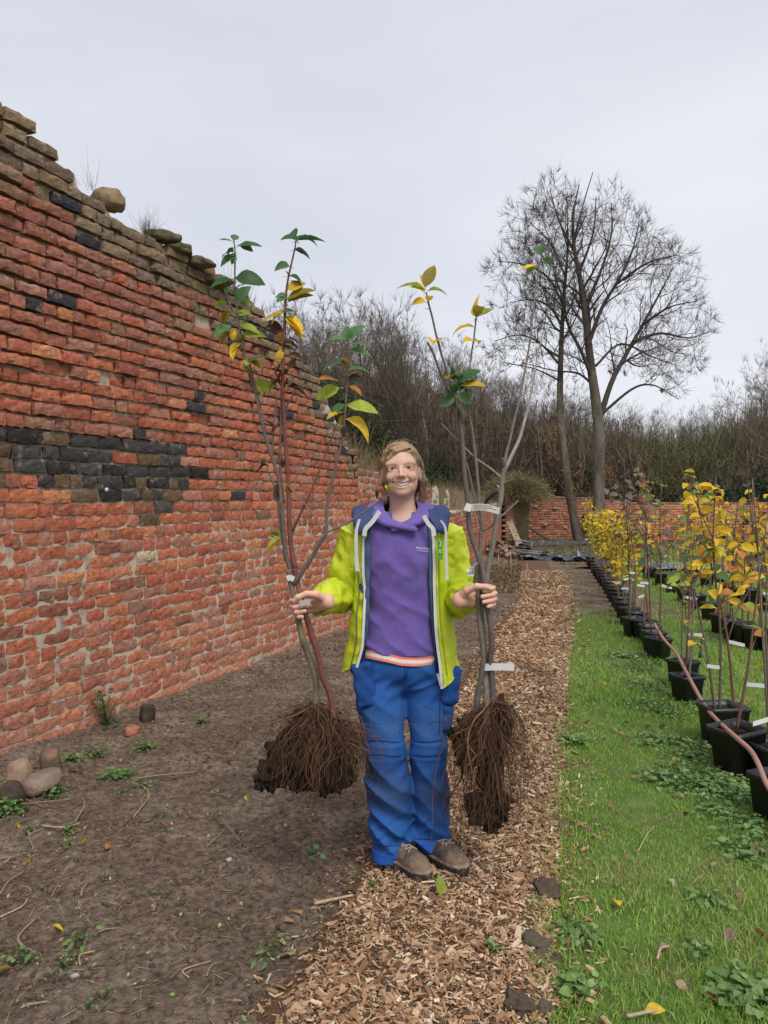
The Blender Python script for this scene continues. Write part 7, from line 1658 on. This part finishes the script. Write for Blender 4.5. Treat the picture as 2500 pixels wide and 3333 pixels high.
for i, (x, y, L, c, lb) in enumerate([(330, 300, .10, 'ol', 'yellow-brown curled leaf beside the stones at the wall foot'), (795, 330, .07, (0.60, 0.48, 0.16), 'pale yellow leaf on the soil left of the hanging roots'), (110, 718, .06, 'y', 'bright yellow leaf on the end of a stick on the soil'), (385, 610, .05, 'y', 'tiny yellow leaf on the dark soil near a long thin twig'), (50, 1200, .09, 'ol', 'large yellow leaf over green seedlings on the soil'), (1108, 420, .05, 'y', 'small yellow leaf below the hanging root ball'), (70, 555, .05, 'y', 'small yellow leaf among weeds near the wall'), (485, 655, .05, 'o', 'small orange leaf fragment on the soil'), (240, 1005, .06, 'y', 'folded yellow leaf beside the uprooted weed'), (1540, 990, .10, tan_, 'broad dull tan leaf at the chip edge on the soil')]):
    fallen(*zs5(x, y), L, c, 760 + i, lb, None)
o = fallen(1790, 2990, .15, (0.60, 0.55, 0.26), 790, 'long curled pale yellow-green leaf on the chip edge', None, mi=3)
o = fallen(1435, 2960, .10, (0.28, 0.36, 0.05), 791, 'upright yellow-green strap leaf stuck in the wood chips', None, mi=3); o.rotation_euler = (0.2, -1.25, 1.9); o.location.z += 0.0
# sticks
def stick(p0, p1, r, col, seed, label, group=None, z=0.008, mid=0.02):
    g = np.random.default_rng(seed); a_ = G(*p0); b = G(*p1); f = lambda q: float(soil_top(np.array([q.x]), np.array([q.y]))[0]) if q.x < pxl(q.y) else gz(q.x, q.y) + 0.02
    A = np.array([a_.x, a_.y, f(a_) + z]); B = np.array([b.x, b.y, f(b) + z + 0.004]); M_ = (A + B) / 2 + np.array([g.normal(0, mid), g.normal(0, mid), 0.006]); mb = MB(); add_tube(mb, spline([A, M_, B], 14), np.linspace(r, r * 0.6, 14), 6, col); o = mb.build('stick', m_stem, None, loc=A); return tag(o, label, 'stick', group)
ST_ = 'dry twig lying on the bare soil'
for i, (x0, y0, x1, y1, r) in enumerate([(185, 545, 360, 537, .005), (335, 530, 372, 415, .005), (232, 840, 400, 520, .0022), (0, 935, 125, 850, .004), (0, 825, 110, 730, .004), (120, 1090, 170, 965, .005), (850, 1240, 950, 1150, .003), (930, 1210, 975, 1155, .003), (365, 865, 402, 790, .004), (590, 340, 672, 432, .004), (640, 465, 685, 415, .003), (130, 1390, 215, 1375, .005), (360, 1160, 430, 1100, .003), (440, 1015, 528, 995, .003), (100, 400, 280, 500, .003), (0, 435, 330, 430, .002), (230, 850, 285, 940, .002), (905, 212, 1020, 225, .003), (610, 320, 880, 300, .0025), (930, 630, 1010, 545, .003), (985, 520, 1080, 625, .003), (600, 500, 680, 420, .003), (900, 380, 1040, 400, .002), (520, 865, 560, 800, .002), (690, 940, 660, 870, .002), (150, 620, 200, 560, .003), (20, 680, 0, 660, .006)]):
    stick(zs5(x0, y0), zs5(x1, y1), r, (0.27, 0.20, 0.14) if i % 3 else (0.38, 0.29, 0.19), 850 + i, ST_, 'dry twigs on the soil')
stick(zs5(1415, 880), zs5(1590, 884), 0.007, (0.45, 0.33, 0.22), 880, 'pale flat wood splinter at the edge of the chip path'); stick((1700, 2625), (1850, 2480), 0.003, (0.25, 0.13, 0.08), 881, 'long reddish twig lying across the chips to the grass'); stick((2040, 3330), (2140, 3318), 0.006, (0.36, 0.30, 0.22), 882, 'short grey stick in the lawn'); stick((2078, 2785), (2132, 2705), 0.002, (0.45, 0.38, 0.24), 883, 'bent dry grass stalk on the lawn'); stick((2140, 3145), (2178, 3105), 0.005, (0.42, 0.29, 0.20), 884, 'short peeled twig on the lawn')
# rubble at the wall foot
def gstone(px, py, size, col, seed, label, name='stone', sink=0.3, group=None, sq=0.8):
    V, F = blob(1, seed, 0.9 if name == 'earth_clod' else 0.4, 4 if name == 'earth_clod' else 3, 2.6 if name == 'earth_clod' else 1.3); q = MB(); q.add(np.sign(V) * np.abs(V) ** sq * np.array(size) / 2, F); b = G(px, py); zz = float(soil_top(np.array([b.x]), np.array([b.y]))[0]) if b.x < pxl(b.y) else gz(b.x, b.y); o = obj(name, q.mesh(name), m_stone, None, color=col); o.location = (b.x, b.y, zz + size[2] * (0.5 - sink)); o.rotation_euler = (0.1, 0.1, seed); return tag(o, label, 'stone', group)
gstone(62, 2548, (0.12, 0.12, 0.15), (0.36, 0.25, 0.17), 3, 'tan rounded stone standing against the foot of the wall', sink=0.1); gstone(136, 2572, (0.20, 0.14, 0.12), (0.25, 0.19, 0.145), 4, 'grey-brown rounded boulder lying in front of the tan stone', sink=0.1); gstone(165, 2510, (0.12, 0.10, 0.15), (0.22, 0.13, 0.095), 5, 'brown broken brick lump behind the boulder at the wall foot', sink=0.1, sq=0.5); gstone(35, 2620, (0.12, 0.12, 0.14), (0.07, 0.05, 0.04), 6, 'dark rotten stump beside the stones at the wall foot', sink=0.1)
gstone(480, 2350, (0.09, 0.09, 0.13), (0.06, 0.045, 0.035), 7, 'short charred stump at the foot of the brick wall', sink=.12, sq=0.45); gstone(430, 2388, (0.13, 0.08, 0.06), (0.38, 0.16, 0.10), 8, 'broken red brick piece on the soil by the charred stump', sq=0.4); gstone(*zs5(335, 1218), (0.03, 0.025, 0.02), (0.55, 0.52, 0.48), 9, 'small white pebble on the soil'); gstone(*zs5(1030, 700), (0.025, 0.02, 0.016), (0.5, 0.46, 0.42), 10, 'tiny pale pebble in the lighter soil patch'); gstone(*zs5(1410, 900), (0.03, 0.025, 0.02), (0.42, 0.30, 0.2), 11, 'tan pebble beside the wood splinter')
for i, (x, y, s) in enumerate([(1775, 2925, .17), (1745, 3095, .14), (1815, 3135, .09), (1690, 3300, .14), (1760, 3290, .10), (1800, 2400, .10), (1770, 2640, .08), (1830, 2690, 0.09)]):
    gstone(x, y, (s * .65, s * .6, s * .4), (0.105, 0.078, 0.06) if i < 6 else (0.24, 0.17, 0.12), 30 + i, 'dark clod of earth on the edge between chips and grass', 'earth_clod', 0.3, 'earth clods along the path edge')
# small round metal tag nailed to the wall
mb = MB(); p = W(339, 1594, 5.055); d = np.array([0.930, -0.368, 0]); t_ = np.array([0.368, 0.930, 0]); a_ = np.linspace(0, 2 * np.pi, 17)[:-1]
xw, yw = None, None
s0 = [s for s in np.linspace(0, wallA.L, 4000)]; xs_, ys_, _ = wallA.at(np.array(s0)); k = np.argmin(np.abs(xs_ / ys_ - (339 - 1250) / FPX)); c0 = np.array([xs_[k], ys_[k], W(339, 1594, ys_[k]).z]) + d * 0.022
v = np.array([c0 + t_ * 0.016 * math.cos(q) + np.array([0, 0, 0.014 * math.sin(q)]) for q in a_]); v = np.concatenate([v, v + d * 0.003, [c0 + d * 0.003]]); mb.add(v[:33], np.array([(i, (i + 1) % 16, 16 + (i + 1) % 16, 16 + i) for i in range(16)])); mb.f3.append(np.array([(16 + i, 16 + (i + 1) % 16, 32) for i in range(16)])); tag(mb.build('metal_tag', mat('zinc', (0.62, 0.63, 0.66), rough=0.4, var=.1)), 'small round pale metal tag nailed to the blackened bricks', 'tag')

# ================================================================== FAR END OF THE GARDEN
gp = lambda px, py: G(px, py)
# rubble heap
g = np.random.default_rng(90); q = MB(); V, F = STR[3]; q.add((V - np.array([0, 0.045, 0])) , F); 
RUB = []
for i in range(4):
    q = MB(); V, F = blob(1, 60 + i, 0.35, 2, 1.3); q.add(np.sign(V) * np.abs(V) ** 0.6 * np.array((0.12, 0.06, 0.045)), F); me = q.mesh('rubble_brick', False); me.materials.append(m_stone); RUB.append(me)
for i in range(90):
    t = g.random(); px = 1575 + 120 * t + g.normal(0, 8); Y = 20.5 - 1.0 * t + g.normal(0, 0.35); hgt = 0.36 * max(0, 1 - abs(t - 0.35) / 0.7) * g.random() ** .6
    o = obj('rubble_brick', RUB[i % 4], None, color=np.array([(0.30, 0.16, 0.11), (0.24, 0.17, 0.13), (0.36, 0.20, 0.14), (0.33, 0.27, 0.22)][int(g.integers(4))]) * g.uniform(.7, 1.1)); o.location = ((px - 1250) / FPX * Y, Y, 0.03 + hgt); o.rotation_euler = (g.normal(0, .5), g.normal(0, .5), g.uniform(0, 6)); o.scale = (g.uniform(.5, 1.05),) * 3
    tag(o, 'loose broken brick in the rubble heap below the low wall', 'brick', 'bricks of the rubble heap')
for i in range(40):
    s = g.uniform(3.9, 9); x, y, d = wallB.at(s); n_ = np.array([d[1], -d[0]]); off = -0.15 - 0.15 * g.random()
    o = obj('rubble_brick', RUB[i % 4], None, color=np.array([(0.26, 0.20, 0.15), (0.34, 0.22, 0.16), (0.30, 0.26, 0.20)][i % 3]) * g.uniform(.7, 1.1)); o.location = (x + n_[0] * off, y + n_[1] * off, float(hB(s)) + 0.03 + 0.10 * g.random()); o.rotation_euler = (g.normal(0, .3), g.normal(0, .3), g.uniform(0, 6)); tag(o, 'weathered loose brick lying on top of the low broken wall', 'brick', 'loose bricks on the low wall')
# weathered pale boards standing behind the low wall
def board(pts, Y, th, col, label, name='weathered_board'):
    P = np.array([W(x, y, Y)[:] for x, y in pts]); n = len(P); v = np.concatenate([P, P + np.array([0, th, 0])]); me = bpy.data.meshes.new(name); me.from_pydata(v.tolist(), [], [list(range(n)), list(range(2 * n - 1, n - 1, -1))] + [[(i + 1) % n, i, n + i, n + (i + 1) % n] for i in range(n)]); o = obj(name, me, m_stone, color=col); return tag(o, label, 'board')
board([(1402, 1665), (1408, 1588), (1420, 1580), (1428, 1600), (1430, 1665)], 13.9, 0.05, (0.50, 0.44, 0.34), 'pale weathered wooden board standing nearest the broken wall end'); board([(1442, 1672), (1446, 1608), (1456, 1592), (1464, 1610), (1462, 1672)], 14.6, 0.05, (0.50, 0.42, 0.32), 'narrow pale rotten board standing behind the low wall, tapering to a point')
mb = MB(); add_tube(mb, spline([W(1578, 1650, 16.3), W(1582, 1632, 16.3), W(1600, 1612, 16.2), W(1622, 1600, 16.1)], 16), 0.035, 9, (0.03, 0.03, 0.035)); add_tube(mb, [W(1622, 1600, 16.1), W(1625, 1585, 16.05), W(1618, 1580, 16.05)], [0.03, 0.02, 0.012], 7, (0.4, 0.42, 0.45)); tag(mb.build('drain_pipe', m_plain), 'curved black plastic pipe sticking up over the low wall', 'pipe')
# plank leaning on the pier, pole leaning on the end wall
def beam(a_, b, w, t, col, name, label, cat):
    a_, b = Vector(a_), Vector(b); X = (b - a_); L = X.length; X.normalize(); Zv = Vector((0, -1, 0.2)); Zv = (Zv - X * Zv.dot(X)).normalized(); Yv = Zv.cross(X); mb = MB(); box(mb, (0, 0, 0), (L, w, t)); me = mb.mesh(name, False); o = obj(name, me, m_stone, color=col); M = Matrix((X, Yv, Zv)).transposed().to_4x4(); M.translation = (a_ + b) / 2; o.matrix_world = M; return tag(o, label, cat)
beam(W(1694, 1782, 23.6), W(1658, 1698, 24.9), 0.20, 0.05, (0.34, 0.25, 0.18), 'plank', 'wide brown plank leaning against the corner pier', 'plank')
pb, pt = W(1788, 1757, 26.4), W(1718, 1714, 27.2); mb = MB(); add_tube(mb, [pb, (pb + pt) / 2, pt], [0.05, 0.045, 0.04], 8, (0.22, 0.15, 0.11)); tag(mb.build('pole', m_stem), 'thin reddish brown pole propped slantwise against the end wall', 'pole')
beam(W(1715, 1760, 27.0), W(1715, 1704, 27.05), 0.16, 0.04, (0.06, 0.05, 0.045), 'post', 'dark upright post standing where pier and end wall meet', 'post')
# iron gate in the arch
ar = thing('arch_gate', 'dark iron-barred gate filling the arched opening in the end wall', 'gate', (sum(ARCH) / 2, 27.62, 0)); m_iron = mat('dark_iron', (0.03, 0.03, 0.032), rough=0.6, var=.2)
for i in range(4):
    x = ARCH[0] + 0.06 + (ARCH[1] - ARCH[0] - 0.12) * i / 3; mb = MB(); add_tube(mb, [(x, 27.62, 0), (x, 27.62, 0.86)], 0.012, 6); mb.build('bar', m_iron, ar, loc=ar.location)
for z in (0.1, 0.72): mb = MB(); box(mb, (sum(ARCH) / 2, 27.63, z), (ARCH[1] - ARCH[0], 0.03, 0.035)); mb.build('rail', m_iron, ar, loc=ar.location)
# hand trolley
tc = G(1735, 1822); tr_ = thing('hand_trolley', 'grey mesh flatbed trolley with tubular handle standing by the rubble heap', 'trolley', tc); m_galv = mat('galvanised', (0.22, 0.24, 0.25), rough=0.5, metal=0.5, var=.2)
Yt = tc.y; T = lambda px, py, dy=0: np.array(W(px, py, Yt + dy)[:])
mb = MB(); add_tube(mb, spline([T(1678, 1798, .3), T(1677, 1762, .3), T(1682, 1758, .3), T(1724, 1764, .3), T(1730, 1770, -.1), T(1731, 1808, -.1)], 30), 0.016, 7); mb.build('handle', m_galv, tr_, loc=tr_.location)
bed = [T(1680, 1796, -0.2), T(1790, 1806, -0.35), T(1800, 1800, 0.35), T(1690, 1790, 0.4)]
mb = MB(); add_tube(mb, bed + [bed[0]], 0.02, 6); mb.build('bed_frame', m_galv, tr_, loc=tr_.location)
for i in range(1, 9):
    a_ = bed[0] + (bed[1] - bed[0]) * i / 9; b = bed[3] + (bed[2] - bed[3]) * i / 9; mb = MB(); add_tube(mb, [a_, b], 0.008, 5); mb.build('slat', m_galv, tr_, loc=tr_.location)
mb = MB(); box(mb, T(1705, 1783, .25), (0.32, 0.1, 0.05)); mb.build('back_plate', m_pot, tr_, loc=tr_.location)
for px, dy in ((1700, -.3), (1770, -.35), (1706, .35), (1776, .35)):
    c0 = T(px, 1815, dy); c0[2] = 0.10; mb = MB(); a_ = np.linspace(0, 2 * np.pi, 19); add_tube(mb, np.stack([c0[0] + 0.075 * np.cos(a_), c0[1] + 0 * a_, c0[2] + 0.075 * np.sin(a_)], -1), 0.028, 7, None, False); mb.build('wheel', m_pot, tr_, loc=tr_.location)
# black plastic sheeting
def sheeting(c, sx, sy, rot, h, seed, label):
    n, m = 40, 24; U, Vv = np.meshgrid(np.linspace(-1, 1, n), np.linspace(-1, 1, m), indexing='ij'); e = 1 + 0.25 * fbm(np.stack([np.arctan2(Vv, U) * 2, U * 0], -1), 2, seed); X = U * sx * e; Y_ = Vv * sy * e; Z = h * np.clip(fbm(np.stack([U * 3.2, Vv * 2.2], -1), 3, seed) + 0.35, 0.02, 1) * (1 - 0.6 * np.maximum(np.abs(U), np.abs(Vv)) ** 2) + 0.02
    p = np.stack([X, Y_, Z], -1).reshape(-1, 3) @ rotz(rot).T + np.array([c.x, c.y, 0.0]); mb = MB(); mb.add(p, gridf(n, m)); o = mb.build('plastic_sheet', mat('black_sheeting%d' % seed, (0.05, 0.055, 0.065), rough=0.3, spec=0.5, var=.2, col2=(0.25, 0.26, 0.28), c2scale=3, c2lo=.55, c2hi=.7)); return tag(o, label, 'sheet')
sheeting(G(1800, 1775), 1.4, 0.8, 0.1, 0.22, 3, 'crumpled dark grey plastic sheet spread at the foot of the end wall'); sheeting(G(1840, 1826), 0.95, 0.30, -0.12, 0.30, 4, 'black folded plastic sheet lying beside the trolley'); sheeting(G(2330, 1850), 2.6, 0.9, 0.0, 0.18, 5, 'grey plastic sheet lying on the ground beyond the potted rows')
# bamboo canes in the bed
for i, (px, y0, y1) in enumerate([(1622, 1806, 1880), (1662, 1796, 1884), (1715, 1835, 1880), (1585, 1860, 1945)]):
    b = G(px + 3, y1); t = W(px, y0, b.y); mb = MB(); add_tube(mb, [b - Vector((0, 0, .03)), (b + t) / 2, t], 0.008, 6, (0.42, 0.28, 0.16)); tag(mb.build('cane', m_stem, None, loc=b), 'thin tan cane stuck upright in the soil by the low wall', 'cane', 'canes in the soil')
# post fence far right
fr = thing('far_fence', 'low rough post fence in front of the dark bushes at the lawn end', 'fence', G(2440, 1790)); g = np.random.default_rng(17)
for i in range(9):
    px = 2300 + i * 30; Y = 24.5; mb = MB(); b = W(px, 1770, Y); b.z = 0; add_tube(mb, [b, b + Vector((g.normal(0, .03), 0, 0.5)), b + Vector((g.normal(0, .05), 0, 0.95 + g.normal(0, .1)))], 0.045, 7, (0.16, 0.13, 0.10)); mb.build('post', m_stem, fr, loc=fr.location)
for z in (0.35, 0.75): mb = MB(); add_tube(mb, [Vector((W(2280, 1700, 24.5).x, 24.5, z)), Vector((W(2430, 1700, 24.5).x, 24.45, z + .02)), Vector((W(2570, 1700, 24.5).x, 24.5, z))], 0.022, 6, (0.17, 0.14, 0.11)); mb.build('rail', m_stem, fr, loc=fr.location)
# dead leaves and stalks over the rough ground at the end of the path
mb = MB(); g = np.random.default_rng(18); n = 5200; y = g.uniform(12, 27, n); x = WX(y) + 0.2 + (g.random(n) ** 0.8) * np.where(y > 17, 8.0, np.interp(y, *PXL) - WX(y)); k = ~((x > pxl(y)) & (x < pxr(y)) & (y < 18)); x, y = x[k], y[k]; n = len(x)
leafquads(mb, np.stack([x, y, gh(x, y) + 0.02], -1), g.uniform(0.05, 0.13, n), np.array([(0.24, 0.15, 0.095), (0.32, 0.22, 0.15), (0.17, 0.115, 0.08), (0.20, 0.20, 0.09)])[g.choice(4, n)] * g.uniform(.7, 1.2, (n, 1)), g)
kind(mb.build('leaf_litter', m_leafj), 'stuff', 'brown dead leaves strewn over the rough ground at the path end')
# brown dead stalks around the feet of the trees
P = []
for q_ in range(900): 
    Y = g.uniform(20, 26.5); px = g.uniform(1740, 2010); P.append(((px - 1250) / FPX * Y, Y, 0.0))
drygrass('dead_stalks', 'brown dead stalks round the feet of the two big trees', P, 0.28, 0.006, 19, ((0.22, 0.14, 0.09), (0.30, 0.2, 0.13), (0.2, 0.16, 0.09)))
